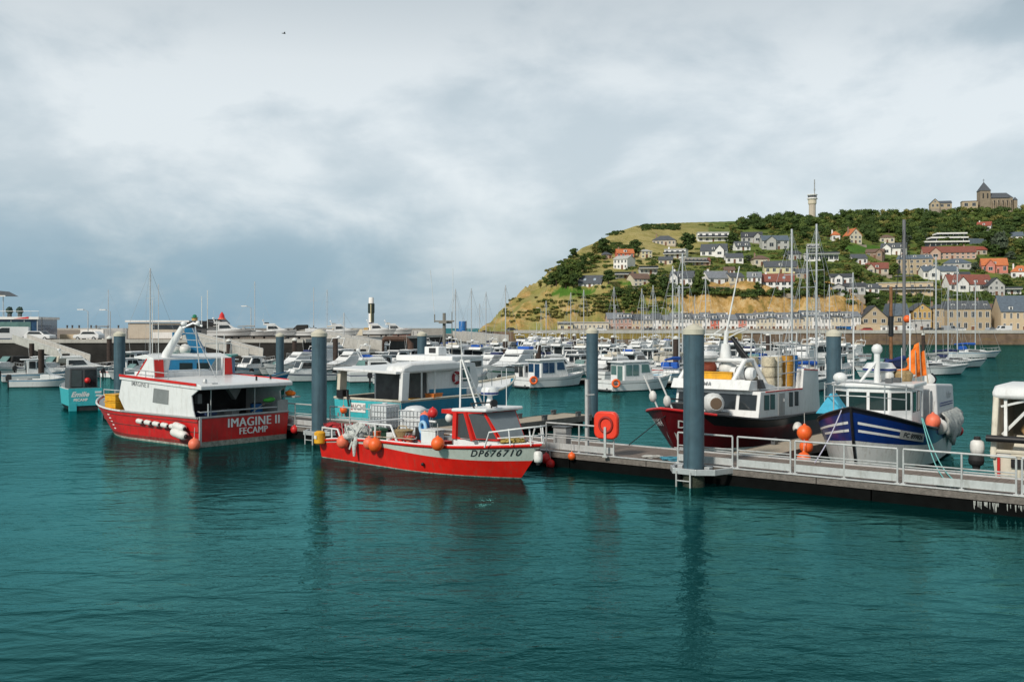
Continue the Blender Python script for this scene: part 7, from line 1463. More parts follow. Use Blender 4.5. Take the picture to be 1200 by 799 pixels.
m = MB(ST); m.bx(33 * k, 37 * k, 3 * k, 8 * k, -8, 9 * k); m.use(SP); m.add([(32.6 * k, 2.6 * k, 9 * k), (37.4 * k, 2.6 * k, 9 * k), (37.4 * k, 8.4 * k, 9 * k), (32.6 * k, 8.4 * k, 9 * k), (35 * k, 5.5 * k, 13 * k)], [(0, 1, 4), (1, 2, 4), (2, 3, 4), (3, 0, 4)]); m.build('stair_turret', t)
for px, wp, hp, rp, lab, sty in ((1096, 10, 6, 5, 'ruined stone gable house at the left of the ridge ruins', 'front'), (1108, 14, 6, 3, 'slate-roofed stone house in the ridge ruins', 'gable'), (1137, 17, 8, 1, 'plain stone ruin wall left of the church tower', 'flat')):
    o = house(PX(px, Y), Y, PZ(243.5, Y), wp * k, hp * k, rp * k, 'stone', 'slate' if sty != 'flat' else 'brown', lab, sty, 8, 2, 1, 0, 0, 0, 'stone_ruin', None, door=False, found=8)
Y = 735.0; k = Y / F; t = thing('radio_tower', 'concrete lookout tower with white gallery and antenna mast on the ridge', 'tower', (PX(952, Y), Y, PZ(250, Y)), 0)
m = MB(PL['beige']); m.lathe([(4.0 * k, -6), (4.0 * k, 11 * k)], n=12); m.build('shaft', t); m = MB(PL['cream']); m.lathe([(4.6 * k, 11 * k), (4.9 * k, 12 * k), (4.9 * k, 17 * k)], n=12); m.build('upper_shaft', t); m = MB(PL['white']); m.lathe([(6.2 * k, 17 * k), (6.2 * k, 18 * k), (5.2 * k, 18 * k), (5.2 * k, 21.5 * k), (6 * k, 21.5 * k), (6 * k, 22.3 * k)], n=12); g = m.build('gallery', t); m = MB(WGL); m.lathe([(5.25 * k, 18.8 * k), (5.25 * k, 20.8 * k)], n=12); m.build('glazing', g)
m = MB(GREY); m.bar((2.6 * k, 0, 20 * k), (2.6 * k, 0, 40 * k), .35, 6); m.lathe([(.9 * k, 0), (.9 * k, 2 * k)], (2.6 * k, 0, 27 * k), 8); m.lathe([(1.4 * k, 0), (1.4 * k, 2.6 * k)], (3 * k, 0, 20.5 * k), 8); m.lathe([(.7 * k, 0), (.7 * k, 1.5 * k)], (2.6 * k, 0, 35 * k), 8); m.build('antenna_mast', t)
# ---------------------------------------------------------------- left quay
CAR = {}
def car(px, Y, z, rz, M, lab, van=False):
    t = thing('parked_van' if van else 'parked_car', lab, 'van' if van else 'car', (PX(px, Y), Y, z), rz, 'vehicles parked on the quays'); L_, Wd = (5.2, 1.95) if van else (4.2, 1.75)
    a = L_ / 2; m = MB(M)
    if van: prof = [(-a, .35), (a, .35), (a, .95), (a - .55, 1.15), (a - 1.15, 1.95), (a - 1.5, 2.1), (-a + .05, 2.1), (-a, 1.9)]
    else: prof = [(-a, .35), (a, .35), (a, .75), (a - .15, .88), (a - 1.0, .98), (a - 1.6, 1.42), (-a + .75, 1.45), (-a + .15, 1.02), (-a, .9)]
    m.prism([(x, -Wd / 2, z_) for x, z_ in prof], (0, Wd, 0)); m.build('body', t, bevel=.07, smooth=40)
    for sd in (-1, 1):
        y = sd * (Wd / 2 + .004); g = MB(GLASS); k = [(a - 1.55, 1.2), (a - 1.15, 1.2), (a - 1.25, 1.8), (a - 1.6, 1.95), (-a + 2.6, 1.95), (-a + 2.6, 1.2)] if van else [(a - 1.25, 1.0), (a - 1.65, 1.36), (-a + .85, 1.38), (-a + .45, 1.02)]
        g.prism([(x, y, z_) for x, z_ in k], (0, .012 * sd, 0)); g.build('side_window', t)
    g = MB(GLASS); k = [(a - .62, 1.2), (a - 1.1, 1.88)] if van else [(a - 1.05, 1.0), (a - 1.55, 1.38)]; g.prism([(k[0][0], -.7, k[0][1]), (k[0][0], .7, k[0][1]), (k[1][0], .62, k[1][1]), (k[1][0], -.62, k[1][1])], (.03, 0, .03)); g.build('windscreen', t)
    for x in (-a + .8, a - .8):
        for sd in (-1, 1): w_ = MB(RUBBER); w_.lathe([(.31, -.1), (.31, .1)], (x, sd * (Wd / 2 - .06), .31), 14, (0, 1, 0)); wo = w_.build('wheel', t); w_ = MB(STEEL); w_.lathe([(.17, -.105), (.17, .105)], (x, sd * (Wd / 2 - .055), .31), 10, (0, 1, 0)); w_.build('rim', wo)
    for sd in (-1, 1): w_ = MB(mat('car_lamp', (.7, .7, .68), .15)); w_.bx(a - .06, a + .012, sd * .62 - .16, sd * .62 + .16, .66, .8); w_.build('headlight', t)
    return t
CW = mat('white_car_paint', (.72, .73, .73), .25, var=.03, coat=.5); CS = mat('silver_car_paint', (.42, .44, .46), .3, .3, var=.03, coat=.5); CD = mat('dark_car_paint', (.04, .045, .05), .3, var=.1, coat=.5); CB = mat('pale_blue_car_paint', (.30, .42, .52), .3, var=.03, coat=.5); CRD = mat('red_car_paint', (.40, .03, .02), .3, var=.03, coat=.5)
car(12, 150, ZL, 200, CW, 'white van parked below the glass building', True); car(47, 149, ZL, -8, CW, 'white car parked on the left quay right of the glass building'); car(104, 151, ZL, 172, CW, 'white car parked on the quay in front of the low white wall'); car(33, 153, ZL, 170, CB, 'pale blue car behind the white car on the left quay')
for px, c, van, rz, lab in ((1089, CD, False, 8, 'dark car parked left of the silver car on the far quay'), (1101, CD, False, 175, 'dark car between the silver and white cars on the far quay'), (1113, CS, True, 5, 'silver van parked before the left half of the stone manor'), (1124, CW, False, 178, 'white car parked before the stone manor steps'), (1162, CS, False, 20, 'silver car tucked behind the white van on the far quay'), (1176, CW, True, 185, 'white van parked in front of the cream mansion'), (1150 - 88, CW, True, 0, 'white van parked beside the low garage on the far quay'), (988, CD, False, 4, 'dark car before the last terraced house'), (1015, CRD, False, 176, 'red car before the tan garden wall'), (870, CS, False, 0, 'silver car parked before the salmon house'), (760, CD, False, 180, 'dark car parked before the tan terraced house'), (704, CW, False, 0, 'white car parked before the long low cream building'), (600, CD, False, 0, 'dark car at the far left end of the cliff road')):
    car(px, 343.5 if px > 620 else 352, GROUND - .03, rz, c, lab, van)
# blue glass club house
t = thing('club_house', 'low glass-fronted blue club house with upper terrace at the left edge', 'building', (PX(-18, 158), 158, ZL), 6); m = MB(GLASSB); m.bx(-6, 8, 0, 9, 0, 3.3); m.build('glass_front', t); m = MB(PL['white']); m.bx(-6.3, 8.3, -.4, 9.3, 3.3, 3.7); m.build('roof_slab', t)
for i in range(8): m = MB(STEEL); m.bx(-6 + 2 * i - .06, -6 + 2 * i + .06, -.08, -.005, 0, 3.3); m.build('mullion', t)
m = MB(GLASSG); m.bx(2, 7, -.09, -.01, 1.2, 2.9); m.build('banner_pane', t); m = MB(STEEL); [m.bar((x, .5, 3.7), (x, .5, 7.2), .08) for x in (-5, -2.5, 0, 2.6)]; m.bar((-5, .5, 4.6), (2.6, .5, 4.6), .05); m.build('upper_frame', t); m = MB(DGREY); m.prism([(-6, -.2, 7.3), (3.0, -.2, 7.1), (1.5, -.2, 7.9), (-6, -.2, 8.3)], (0, 6, 0)); m.build('upper_roof', t); m = MB(PL['white']); m.prism([(-6, -.25, 7.1), (3.2, -.25, 6.9), (3.2, -.25, 7.1), (-6, -.25, 7.35)], (0, .1, 0)); m.build('roof_edge', t)
m = MB(REDP); m.prism([(4.5, -.42, 3.4), (6.8, -.42, 3.4), (6.8, -.42, 3.72)], (0, -.02, 0)); m.build('sign_flash', t); m = MB(STEEL); m.path([(8.2, 0, 3.7), (8.2, 0, 4.6), (-1, 0, 4.6)], .04); [m.bar((x, 0, 3.7), (x, 0, 4.6), .03) for x in (1, 3, 5, 7)]; m.build('terrace_rail', t)
for px, lab in ((11, 'dark planter tree on the club house roof terrace, left one'), (23, 'dark planter tree on the club house roof terrace, right one')):
    o = thing('roof_planter', lab, 'planter', (PX(px, 160), 160, ZL + 3.7), 0); m = MB(DGREY); m.bx(-.25, .25, -.25, .25, 0, .5); m.build('pot', o); m = MB(mat('planter_leaves', (.03, .06, .05), .9)); m.ball((0, 0, 1.0), .5, 10, 1, 1, 1.2, .25, 3); m.build('foliage', o)
# hangar, kiosk, low walls, containers
t = thing('hangar', 'long pale beige hangar with dark upper windows behind the red trawler', 'building', (PX(150, 172), 172, ZL), 4); m = MB(PL['beige']); m.bx(0, 9.5, 0, 9, 0, 2.8); m.build('wall', t); m = MB(PL['white']); m.bx(-.4, 10.4, -.4, 9.4, 2.95, 3.25); m.build('roof', t); m = MB(WGL); m.bx(4.2, 9.3, -.06, -.005, 1.7, 2.5); m.build('window_band', t); m = MB(PL['white']); m.bx(4.4, 9.4, -1.2, -.3, 0, 1.2); m.build('lean_to', t)
t = thing('kiosk', 'dark kiosk with arched black roof behind the trawler mast', 'building', (PX(218, 170), 170, ZL), 4); t.scale = (.95, 1, .68); m = MB(DGREY); m.bx(0, 3.6, 0, 5, 0, 3.4); m.build('wall', t); m = MB(PL['white']); m.bx(3.6, 5.4, .3, 5, 0, 3.3); m.build('side_wall', t); m = MB(BLACK); m.prism([(-.8, -.6, 3.4), (6.2, -.6, 3.4), (5.2, -.6, 4.2), (3.6, -.6, 4.6), (1.8, -.6, 4.6), (.2, -.6, 4.2)], (0, 6.4, 0)); m.build('arched_roof', t); m = MB(GLASS); m.bx(1.2, 2.6, -.06, -.005, .2, 2.3); m.build('door', t)
t = thing('marker_tower', 'ochre harbour marker with green lantern above the arched black roof', 'tower', (PX(228, 240), 240, ZL), 0); t.scale = (1, 1, .58); m = MB(PL['ochre']); m.lathe([(.75, 0), (.7, 7.6)], n=12); m.build('column', t); m = MB(mat('green_lantern', (.02, .22, .12), .4)); m.lathe([(.9, 7.6), (.9, 7.8), (.5, 7.8), (.5, 8.6), (.1, 9.0)], n=12); m.build('lantern', t)
t = thing('marker_tower', 'red pointed harbour light right of the black boat shed roof', 'tower', (PX(260, 240), 240, ZL), 0); t.scale = (1, 1, .62); m = MB(REDP); m.lathe([(.9, 0), (.85, 5.5), (.55, 8.3), (.06, 9.4)], n=12); m.build('column', t); m = MB(CORAL); m.lathe([(.95, 6.0), (.9, 7.0)], n=12); m.build('band', t)
t = thing('boat_shed', 'white boat shed with low black roof beside the red harbour light', 'building', (PX(246, 200), 200, ZL), 3); t.scale = (.8, 1, .82); m = MB(PL['white']); m.bx(-2, 3.5, 0, 5, 0, 3.4); m.build('wall', t); m = MB(BLACK); m.prism([(-1.6, -.2, 3.4), (3.6, -.2, 3.4), (2.6, -.2, 4.5), (-.4, -.2, 4.5)], (0, 5.4, 0)); m.build('roof', t); m = MB(WGL); m.bx(-.8, 2.2, -.06, -.005, 1.2, 2.6); m.build('window', t)
for a, b, h_, Mq, lab in ((94, 121, 1.7, 'white', 'low white painted wall left of a gap behind the quay road'), (122.5, 148, 1.9, 'grey', 'low pale grey wall with a dark door behind the quay road'), (70, 93, .9, 'tan', 'low tan kerb wall along the shingle bank')):
    m = MB(PL[Mq]); m.bx(PX(a, 164), PX(b, 164), 164, 164.4, ZL, ZL + h_); tag(m.build('quay_wall'), lab, 'wall')
t = thing('signal_tower', 'tall white signal tower with dark wrapped balconies on the far jetty', 'tower', (PX(435, 262), 262, ZL), 0); t.scale = (1, 1, 1.3); k = 262 / F
m = MB(PL['white']); m.lathe([(4.2 * k, 0), (4.2 * k, 5 * k), (3.2 * k, 6 * k), (3.0 * k, 33 * k), (2.6 * k, 34.2 * k)], n=16); m.build('shaft', t, smooth=30); m = MB(mat('dark_green_cladding', (.02, .035, .03), .6)); m.lathe([(3.6 * k, 20 * k), (3.9 * k, 20.4 * k), (3.9 * k, 28.5 * k), (3.5 * k, 28.8 * k)], n=16); m.bx(.5 * k, 3.6 * k, -3.6 * k, -1.2 * k, 12 * k, 20 * k); m.build('balcony', t); m = MB(PL['yellow']); m.bx(-.35 * k, .45 * k, -4.1 * k, -3.0 * k, 5 * k, 28 * k); m.build('stair_strip', t); m = MB(PL['ochre']); m.bx(-8 * k, -3 * k, -4 * k, 2 * k, 0, 7 * k); m.bx(-1.5 * k, 5 * k, -5.4 * k, -4 * k, 0, 4 * k); m.build('base_house', t)
for px, wp, hp, Mq, lab in ((470, 20, 8, RF['brick'], 'rust-red container on the far jetty right of the signal tower'), (489, 12, 6, PL['grey'], 'grey container right of the rust-red one'), (425, 22, 7, PL['cream'], 'long pale shed at the foot of the signal tower'), (405, 18, 6, PL['white'], 'white shed left of the pale jetty shed')):
    Y = 250.0 if px > 440 else 268; k = Y / F; t = thing('container' if px > 440 else 'shed', lab, 'container' if px > 440 else 'shed', (PX(px, Y), Y, ZL), 0); m = MB(Mq); m.bx(-wp * k / 2, wp * k / 2, 0, 3, 0, hp * k); m.build('box_body', t, bevel=.03); m = MB(DGREY); [m.bx(x * wp * k - .06, x * wp * k + .06, -.05, 0, .1, hp * k - .1) for x in (-.4, 0, .4)]; m.build('rib_bars', t)
Y = 285.0; k = Y / F; t = thing('storage_tank', 'bright blue storage tank at the end of the far jetty', 'tank', (PX(542, Y), Y, ZL), 0); t.scale = (1.2, 1.2, 1.35); m = MB(BLUEP); m.lathe([(3.6 * k, 0), (3.6 * k, 11 * k), (3.2 * k, 11.8 * k)], n=18); m.build('cylinder', t, smooth=30); m = MB(BLUEP); m.bx(-6 * k, -3.4 * k, -2 * k, 1 * k, 0, 5 * k); m.build('side_tank', t); m = MB(DGREY); m.bar((3.8 * k, -1, 0), (3.8 * k, -1, 12 * k), .1); m.build('ladder', t)
# gangways
def gangway(px0, py0, Y0, px1, py1, Y1, lab, wd=2.0, hh_=1.0):
    a = Vector((PX(px0, Y0), Y0, PZ(py0, Y0))); b = Vector((PX(px1, Y1), Y1, PZ(py1, Y1))); t = thing('gangway', lab, 'gangway', a); d = b - a; sd = d.cross(Vector((0, 0, 1))).normalized() * wd / 2
    m = MB(mat('gangway_panel', (.45, .44, .41), .7, var=.18, scale=1.5, dirt=(.2, .18, .15), dirt_amt=.5)); m.beam((0, 0, 0), d, wd, .18); m.build('walkway', t)
    for s_ in (1, -1):
        m = MB(MATS['gangway_panel']); o_ = sd * s_; m.beam(o_ + Vector((0, 0, hh_ * .5)), d + o_ + Vector((0, 0, hh_ * .5)), .08, hh_); p = m.build('side_panel', t); m = MB(ALU); m.bar(o_ + Vector((0, 0, hh_ + .05)), d + o_ + Vector((0, 0, hh_ + .05)), .06, 5); m.build('handrail', p)
    return t
gangway(23, 400, 136, 97, 425, 126, 'broad grey covered gangway sloping down from the quay, far left'); gangway(222, 398, 136, 300, 418, 124, 'grey gangway sloping down behind the red and white trawler'); gangway(378, 400, 158, 440, 412, 142, 'grey gangway sloping down right of the cream cone cap', 2, 1.6); gangway(536, 398, 248, 590, 404, 222, 'pale gangway sloping down right of the blue storage tank', 2.5, 2.2)
t = thing('dolphin_frame', 'brown steel arch on two posts standing amid the marina boats', 'frame', (PX(447, 150), 150, 0), 0); k = 150 / F; m = MB(mat('rusty_steel', (.09, .05, .035), .8, var=.4)); [m.lathe([(.45, -1), (.45, 3.3)], (x * k, 0, 0), 12) for x in (0, 34)]; m.build('posts_pair', t); m = MB(MATS['rusty_steel']); m.path([(0, 0, 3.2), (4 * k, 0, 3.9), (29 * k, 0, 3.9), (34 * k, 0, 3.0)], .4, 8); m.build('arch_beam', t)
# bollards and people-high posts on the sea wall, lamp posts
bm = MB(DGREY); bm.lathe([(.22, 0), (.22, .55), (.3, .6), (.25, .8)], n=8); bmesh_ = bm.mesh('bollard')
for i, px in enumerate((44, 53, 61, 79, 85, 93, 107, 113, 127, 139, 157, 171)):
    o = bpy.data.objects.new('wall_bollard', bmesh_); col.objects.link(o); o.location = (PX(px, 266), 265.8, 5.5); tag(o, 'small dark bollard on top of the long sea wall', 'bollard', 'dark bollards along the sea wall')
def lamp(px, Y, z, ht, lab):
    t = thing('lamp_post', lab, 'lamp post', (PX(px, Y), Y, z), 0); m = MB(STEEL); m.path([(0, 0, 0), (0, 0, ht), (-.8, 0, ht + .3)], [.11, .07, .05], 6); m.build('pole', t); m = MB(PL['white']); m.bx(-1.7, -.7, -.16, .16, ht + .22, ht + .36); m.build('lamp_head', t)
for px, Y, z, h_, lab in ((634, 345, GROUND, 8, 'short lamp post at the foot of the yellow cliff'), (780, 346, GROUND, 8, 'lamp post before the cream terraced houses'), (905, 346, GROUND, 8, 'lamp post before the right half of the terrace'), (103, 160, ZL, 4.6, 'lamp post behind the white car at left'), (129, 162, ZL, 4.6, 'lamp post before the low grey wall at left'), (294, 176, ZL, 5.5, 'tall lamp post among the laid-up boats')):
    lamp(px, Y, z, h_, lab)
o = thing('flag_pole', 'slim dark post with red foot at the end of the club house terrace', 'post', (PX(49, 155), 155, ZL), 0); m = MB(DGREY); m.bar((0, 0, .9), (0, 0, 3.6), .07); m.build('pole', o); m = MB(REDP); m.bar((0, 0, 0), (0, 0, .9), .09); m.build('foot', o)
# blue skip and white marquee roof on the right quay
t = thing('skip', 'blue waste skip in front of the last terraced houses', 'skip', (PX(990, 350), 350, GROUND - .03), 0); m = MB(BLUEP); m.prism([(-2.0, 0, .1), (1.8, 0, .1), (2.4, 0, 1.8), (-2.4, 0, 1.8)], (0, 2, 0)); m.build('skip_body', t); m = MB(DGREY); m.bx(-2.5, 2.5, -.1, 2.1, 1.8, 1.9); m.build('rim', t)
t = thing('pontoon_shelter', 'white flat-topped shelter in front of the stone quay wall', 'shelter', (PX(906, 318), 318, 0), 0); m = MB(PL['white']); m.bx(-3.1, 3.1, -.8, .8, 3.6, 4.1); m.build('shelter_roof', t, bevel=.05); m = MB(STEEL); [m.bar((x, 0, 0), (x, 0, 3.6), .09) for x in (-2.6, 2.6)]; m.build('shelter_legs', t); m = MB(FLOATB); m.bx(-4, 4, -1.2, 1.2, -.3, .4); m.build('float', t)
# gull
o = thing('seagull', 'lone gull gliding in the upper left sky', 'bird', (PX(333, 230), 230, PZ(39, 230)), 30); m = MB(mat('gull_grey', (.20, .21, .22), .9)); m.ball((0, 0, 0), .14, 10, 2.6, 1, .9)
for s_ in (1, -1): m.add([(.15, 0, .05), (-.15, 0, .05), (-.2, .5 * s_, .22), (.15, .45 * s_, .22), (-.28, 1.0 * s_, .08), (-.05, .6 * s_, .2)], [(0, 1, 2, 3), (3, 2, 4, 5)])
m.prism([(-.3, -.06, 0), (-.3, .06, 0), (-.6, .14, 0), (-.6, -.14, 0)], (0, 0, .03)); m.build('gull_body', o)
# ================================================================ trees and scrub on the hill
import numpy as np
def leaf_mat(name, a, b, sc_=.5):
    m = mat(name, tuple((x + y) / 2 for x, y in zip(a, b)), .9, var=.35, scale=sc_, spec=.15); return m
LV = {'dark': leaf_mat('dark_foliage', (.034, .062, .02), (.075, .115, .034)), 'mid': leaf_mat('mid_foliage', (.065, .10, .025), (.11, .15, .04)), 'olive': leaf_mat('olive_foliage', (.14, .14, .04), (.20, .19, .06)), 'grey': leaf_mat('grey_green_foliage', (.06, .085, .055), (.10, .125, .085))}
BARK = mat('bark', (.07, .05, .035), .95, var=.3)
ICO = None
def ico():
    global ICO
    if ICO is None:
        import bmesh
        b = bmesh.new(); bmesh.ops.create_icosphere(b, subdivisions=2, radius=1.0); b.verts.index_update()
        ICO = (np.array([v.co[:] for v in b.verts]), np.array([[v.index for v in f.verts] for f in b.faces])); b.free()
    return ICO
class Fol:
    """lumpy cores plus many leaf-sized faces"""
    def __init__(s, seed): s.V = []; s.T = []; s.Q = []; s.n = 0; s.r = np.random.default_rng(seed)
    def clump(s, c, r, leaves, ls, sq=.8):
        iv, it = ico(); k = 1 + s.r.uniform(-.22, .22, len(iv)); v = iv * k[:, None] * r * .60 * np.array([1, 1, sq]) + np.array(c); s.V.append(v); s.T.append(it + s.n); s.n += len(v)
        d = s.r.normal(size=(leaves, 3)); d /= np.linalg.norm(d, axis=1)[:, None]; d[:, 2] = np.abs(d[:, 2]) * 1.0 - .25
        p = np.array(c) + d * r * s.r.uniform(.5, 1.22, (leaves, 1)) * np.array([1, 1, sq])
        a = s.r.normal(size=(leaves, 3)); a /= np.linalg.norm(a, axis=1)[:, None]; b = np.cross(a, d + s.r.normal(size=(leaves, 3)) * .5); b /= np.linalg.norm(b, axis=1)[:, None] + 1e-9
        z = ls * s.r.uniform(.6, 1.3, (leaves, 1)); a = a * z; b = b * z * .7
        q = np.stack([p - a, p - b * .6, p + a, p + b], 1).reshape(-1, 3); s.V.append(q); s.Q.append(np.arange(leaves * 4).reshape(-1, 4) + s.n); s.n += len(q)
    def mesh(s, name, M):
        V = np.concatenate(s.V); me = bpy.data.meshes.new(name); T = np.concatenate(s.T); Q = np.concatenate(s.Q)
        loops = np.concatenate([T.ravel(), Q.ravel()]); starts = np.concatenate([np.arange(len(T)) * 3, len(T) * 3 + np.arange(len(Q)) * 4]); tot = np.concatenate([np.full(len(T), 3), np.full(len(Q), 4)])
        me.vertices.add(len(V)); me.vertices.foreach_set('co', V.ravel().astype(np.float32)); me.loops.add(len(loops)); me.loops.foreach_set('vertex_index', loops.astype(np.int32)); me.polygons.add(len(tot)); me.polygons.foreach_set('loop_start', starts.astype(np.int32)); me.polygons.foreach_set('loop_total', tot.astype(np.int32))
        me.materials.append(M); me.update(calc_edges=True); return me
def crown_mesh(seed, R_, H_, M, ncl=11, leaves=90, ls=.5):
    f = Fol(seed); q = random.Random(seed)
    for i in range(ncl):
        a = q.uniform(0, 6.28); u = math.sqrt(q.random()); z = q.uniform(.25, .95); rr = R_ * u * .72 * math.sin(math.pi * min(.98, z * .85 + .12)) ** .6
        f.clump((rr * math.cos(a), rr * math.sin(a), H_ * z), R_ * q.uniform(.30, .46), leaves, ls)
    f.clump((0, 0, H_ * .55), R_ * .5, leaves, ls); return f.mesh('crown', M)
TP = {}
for k, (mt, R_, Hh, n_) in {'round': ('mid', 3.4, 6.5, 11), 'dark': ('dark', 3.8, 7.5, 12), 'small': ('olive', 2.3, 4.2, 8), 'grey': ('grey', 3.0, 5.5, 10), 'tall': ('dark', 2.2, 8.5, 11)}.items():
    TP[k] = [(crown_mesh(100 + i * 7 + len(k), R_, Hh, LV[mt], n_), Hh) for i in range(2)]
tm = MB(BARK); tm.path([(0, 0, -1.5), (.05, .02, 1.0), (0, .1, 3.0), (.15, 0, 5.0)], [.32, .24, .16, .05], 7)
for a in (0, 2.1, 4.2): tm.path([(0, .05, 1.8), (.9 * math.cos(a), .9 * math.sin(a), 3.4), (1.5 * math.cos(a), 1.5 * math.sin(a), 4.4)], [.11, .07, .03], 5)
TRUNK = tm.mesh('trunk')
TLAB = {'round': 'mid green round tree growing between houses on the hillside', 'dark': 'dark green broad tree growing between houses on the hillside', 'small': 'small olive green tree in a hillside garden', 'grey': 'grey-green bushy tree on the hillside', 'tall': 'slim dark tree rising beside hillside houses'}
def tree(px, py, kind, s_, q, Y=None, z=None, lab=None, grp=None):
    Y = Y or hit(px, py)
    if Y is None: return
    t = thing('garden_tree', lab or TLAB[kind], 'tree', (PX(px, Y), Y, z if z is not None else terrain(PX(px, Y), Y)), q.uniform(0, 360), grp or ('%s hillside trees' % kind)); t.scale = (s_, s_, s_ * q.uniform(.85, 1.1))
    for nm, me in (('crown', q.choice(TP[kind])[0]), ('trunk', TRUNK)):
        o = bpy.data.objects.new(nm, me); col.objects.link(o); o.parent = t
def blocks(px, py, m=2, tall=4.0, Yt=None):
    """would a plant this tall (pixels at photo scale) with its foot here hide a good part of a house?"""
    for hx, hy, wd, ht, Y in HZONE:
        ox = min(px + m, hx + wd / 2) - max(px - m, hx - wd / 2); oy = min(py, hy) - max(py - tall, hy - ht)
        if ox > 0 and oy > 0 and py > hy - 1 and ox * oy > .10 * wd * ht: return True
    return False
q = random.Random(5)
def inside(px, py, m=1):
    return any(abs(px - hx) < wd / 2 + m and hy - ht < py < hy + 3 for hx, hy, wd, ht, Y in HZONE)
MAN = [(652, 337, 'round', .8), (660, 334, 'dark', .85), (668, 331, 'round', .9), (646, 336, 'dark', .65), (676, 329, 'round', .8), (640, 336, 'round', .55), (633, 338, 'small', .6), (658, 328, 'dark', .8), (666, 322, 'round', .75), (675, 318, 'round', .75), (684, 312, 'dark', .7), (692, 308, 'round', .7), (663, 339, 'round', .75), (672, 338, 'dark', .7), (655, 331, 'round', .7), (681, 321, 'dark', .7), (772, 318, 'dark', 1.5), (780, 321, 'dark', 1.3), (770, 333, 'tall', 1.1), (812, 322, 'dark', 1.1), (826, 318, 'round', 1.1),
       (848, 318, 'tall', 1.0), (853, 302, 'dark', 1.1), (806, 298, 'dark', 1.3), (879, 318, 'dark', 1.1), (886, 300, 'round', 1.1), (942, 302, 'dark', 1.2), (935, 330, 'dark', 1.3), (972, 322, 'round', 1.2), (1012, 316, 'dark', 1.2), (1090, 340, 'dark', 1.5), (1100, 345, 'dark', 1.3), (1150, 345, 'dark', 1.2), (1160, 335, 'round', 1.1), (1172, 300, 'grey', 2.2), (1180, 306, 'grey', 2.0), (1165, 296, 'dark', 1.8), (1190, 312, 'dark', 2.2), (1198, 300, 'dark', 2.4), (1186, 322, 'dark', 1.8), (1150, 312, 'dark', 1.4), (1036, 332, 'dark', 1.2), (950, 342, 'tall', .8), (707, 296, 'dark', 1.0), (744, 300, 'dark', 1.0)]
for px, py, k, s_ in MAN:
    Yq = hit(px, py) or 600
    if not blocks(px, py, 2.6 * s_ * F / Yq, 7 * s_ * F / Yq): tree(px, py, k, s_, q)
n_ = 0; tries = 0
while n_ < 120 and tries < 4000:
    tries += 1; px = q.uniform(650, 1200); py = q.uniform(262, 346)
    ry = lerp_tab(RIDGE, px)[0]
    kd = q.choices(['round', 'dark', 'small', 'grey', 'tall'], [5, 4, 5, 2, 1])[0]; sz = q.uniform(.55, 1.05); Yq = hit(px, py) or 600
    if py < ry + 8 or inside(px, py) or blocks(px, py, 3.4 * sz * F / Yq, 8 * sz * F / Yq): continue
    dens = .25 + .75 * smooth((px - 700) / 150); dens *= 1.0 if py > 285 else .6
    if px < 820 and py < 292: dens *= .12
    if q.random() > dens: continue
    tree(px, py, kd, sz, q); n_ += 1
# scrub: one mass of bushes nobody could count
f = {k: Fol(i + 9) for i, k in enumerate(('dark', 'mid', 'olive'))}
def bush(px, py, kind, r, Y=None):
    Y = Y or hit(px, py)
    if Y is None: return
    X = PX(px, Y); z = terrain(X, Y)
    for j in range(4): f[kind].clump((X + q.uniform(-1, 1) * r * 2.0, Y + q.uniform(-1, 1) * r * .8, z + r * .12), r * q.uniform(.4, .85), 50, .42, .7)
n_ = tries = 0
while n_ < 1050 and tries < 16000:
    tries += 1; px = q.uniform(640, 1205); py = q.uniform(256, 347); ry = lerp_tab(RIDGE, px)[0]
    if py < ry + 3 or inside(px, py) or blocks(px, py, 3, 4): continue
    nn = noise.noise((px * .035, py * .06, 4.2)); d = nn * 1.3 + .25 + .55 * smooth((px - 730) / 130)
    if px < 900 and py < 276: d -= .2
    if px < 820 and py < 292: d -= .45
    if px < 800 and 298 < py < 340: d += .3
    if any(((px - a) / c) ** 2 + ((py - b_) / (e_ + 3)) ** 2 < 1 for a, b_, c, e_ in LAWNS): continue
    if q.random() > d: continue
    bush(px, py, q.choices(['dark', 'mid', 'olive'], [4, 5, 3])[0], q.uniform(.9, 2.0)); n_ += 1
for i in range(90):
    px = q.uniform(728, 1000); py = q.uniform(339, 348) if px < 880 else q.uniform(343, 347)
    if not blocks(px, py, 4, 7): bush(px, py, 'dark' if q.random() < .6 else 'mid', q.uniform(1.2, 2.4))
for i in range(60): bush(q.uniform(700, 780), q.uniform(345, 366), q.choice(['olive', 'mid', 'mid']), q.uniform(.8, 1.8))
for i in range(60): bush(q.uniform(700, 735), q.uniform(285, 297), q.choice(['mid', 'dark']), q.uniform(.8, 1.6))
for i in range(46): bush(q.uniform(748, 792), q.uniform(263, 269), 'dark', q.uniform(1.2, 2.2))
for i in range(24): bush(q.uniform(712, 728), q.uniform(270, 275), 'dark', q.uniform(.8, 1.6))
for i in range(90): bush(q.uniform(1004, 1200), q.uniform(343, 358), q.choice(['dark', 'dark', 'mid']), q.uniform(1.4, 2.8))
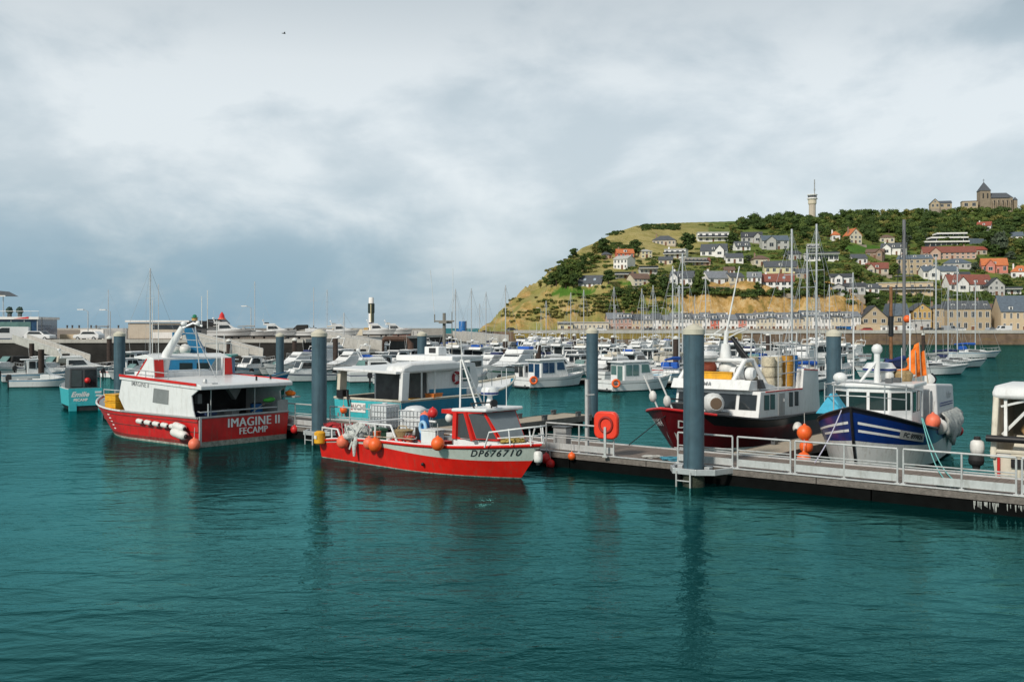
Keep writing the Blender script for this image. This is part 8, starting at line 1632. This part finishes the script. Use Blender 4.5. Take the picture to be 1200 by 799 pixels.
for i in range(130): bush(q.uniform(590, 720), q.uniform(345, 380), q.choice(['olive', 'olive', 'olive', 'olive', 'mid']), q.uniform(.4, .9))
for i in range(260): bush(q.uniform(1205, 1520), q.uniform(262, 352), q.choice(['dark', 'mid', 'mid']), q.uniform(1.2, 3.0))
nm = {'dark': 'dark hillside scrub', 'mid': 'green hillside scrub', 'olive': 'olive scrub'}
for k, lab in (('dark', 'dark green scrub spread between the houses of the hillside'), ('mid', 'mid green scrub and hedges spread over the hillside'), ('olive', 'olive dry scrub scattered over the hill and cliff')):
    o = bpy.data.objects.new('scrub', f[k].mesh('scrub', LV[k])); col.objects.link(o); tag(o, lab, 'scrub', None, 'stuff')
# the wood under the ridge
wd_ = {k: Fol(i + 40) for i, k in enumerate(('dark', 'mid', 'olive'))}
n_ = tries = 0
while n_ < 820 and tries < 12000:
    tries += 1; px = q.uniform(868, 1260) if q.random() < .75 else q.uniform(1260, 1500); ry, Yr = lerp_tab(RIDGE, px); py = q.uniform(ry, 302)
    lim = 270 + 14 * smooth((px - 930) / 80) + (16 if px > 1160 else 0) + 6 * noise.noise((px * .03, 1.0, 1.0))
    if py > lim or inside(px, py, 2) or blocks(px, py, 2): continue
    if px < 930 and py > 272 and q.random() < .5: continue
    Y = hit(px, max(py, ry + .6))
    if Y is None: continue
    X = PX(px, Y); z = terrain(X, Y); s_ = q.uniform(2.2, 4.2); kind = q.choices(['dark', 'mid', 'olive'], [6, 4, 1.2])[0]
    if 1088 < px < 1200 and py < ry + 4: s_ *= .62
    if 940 < px < 962 and py < ry + 4: continue
    for j in range(4): wd_[kind].clump((X + q.uniform(-1, 1) * s_ * .8, Y + q.uniform(-1, 1) * s_ * .6, z + s_ * q.uniform(.3, 1.15)), s_ * q.uniform(.5, .85), 55, .6, .85)
    n_ += 1
for k in wd_:
    o = bpy.data.objects.new('woodland', wd_[k].mesh('woodland', LV[k])); col.objects.link(o); tag(o, {'dark': 'dark green wood covering the ridge below the church', 'mid': 'mid green crowns mixed into the wood on the ridge', 'olive': 'olive green crowns mixed into the wood on the ridge'}[k], 'wood', None, 'stuff')
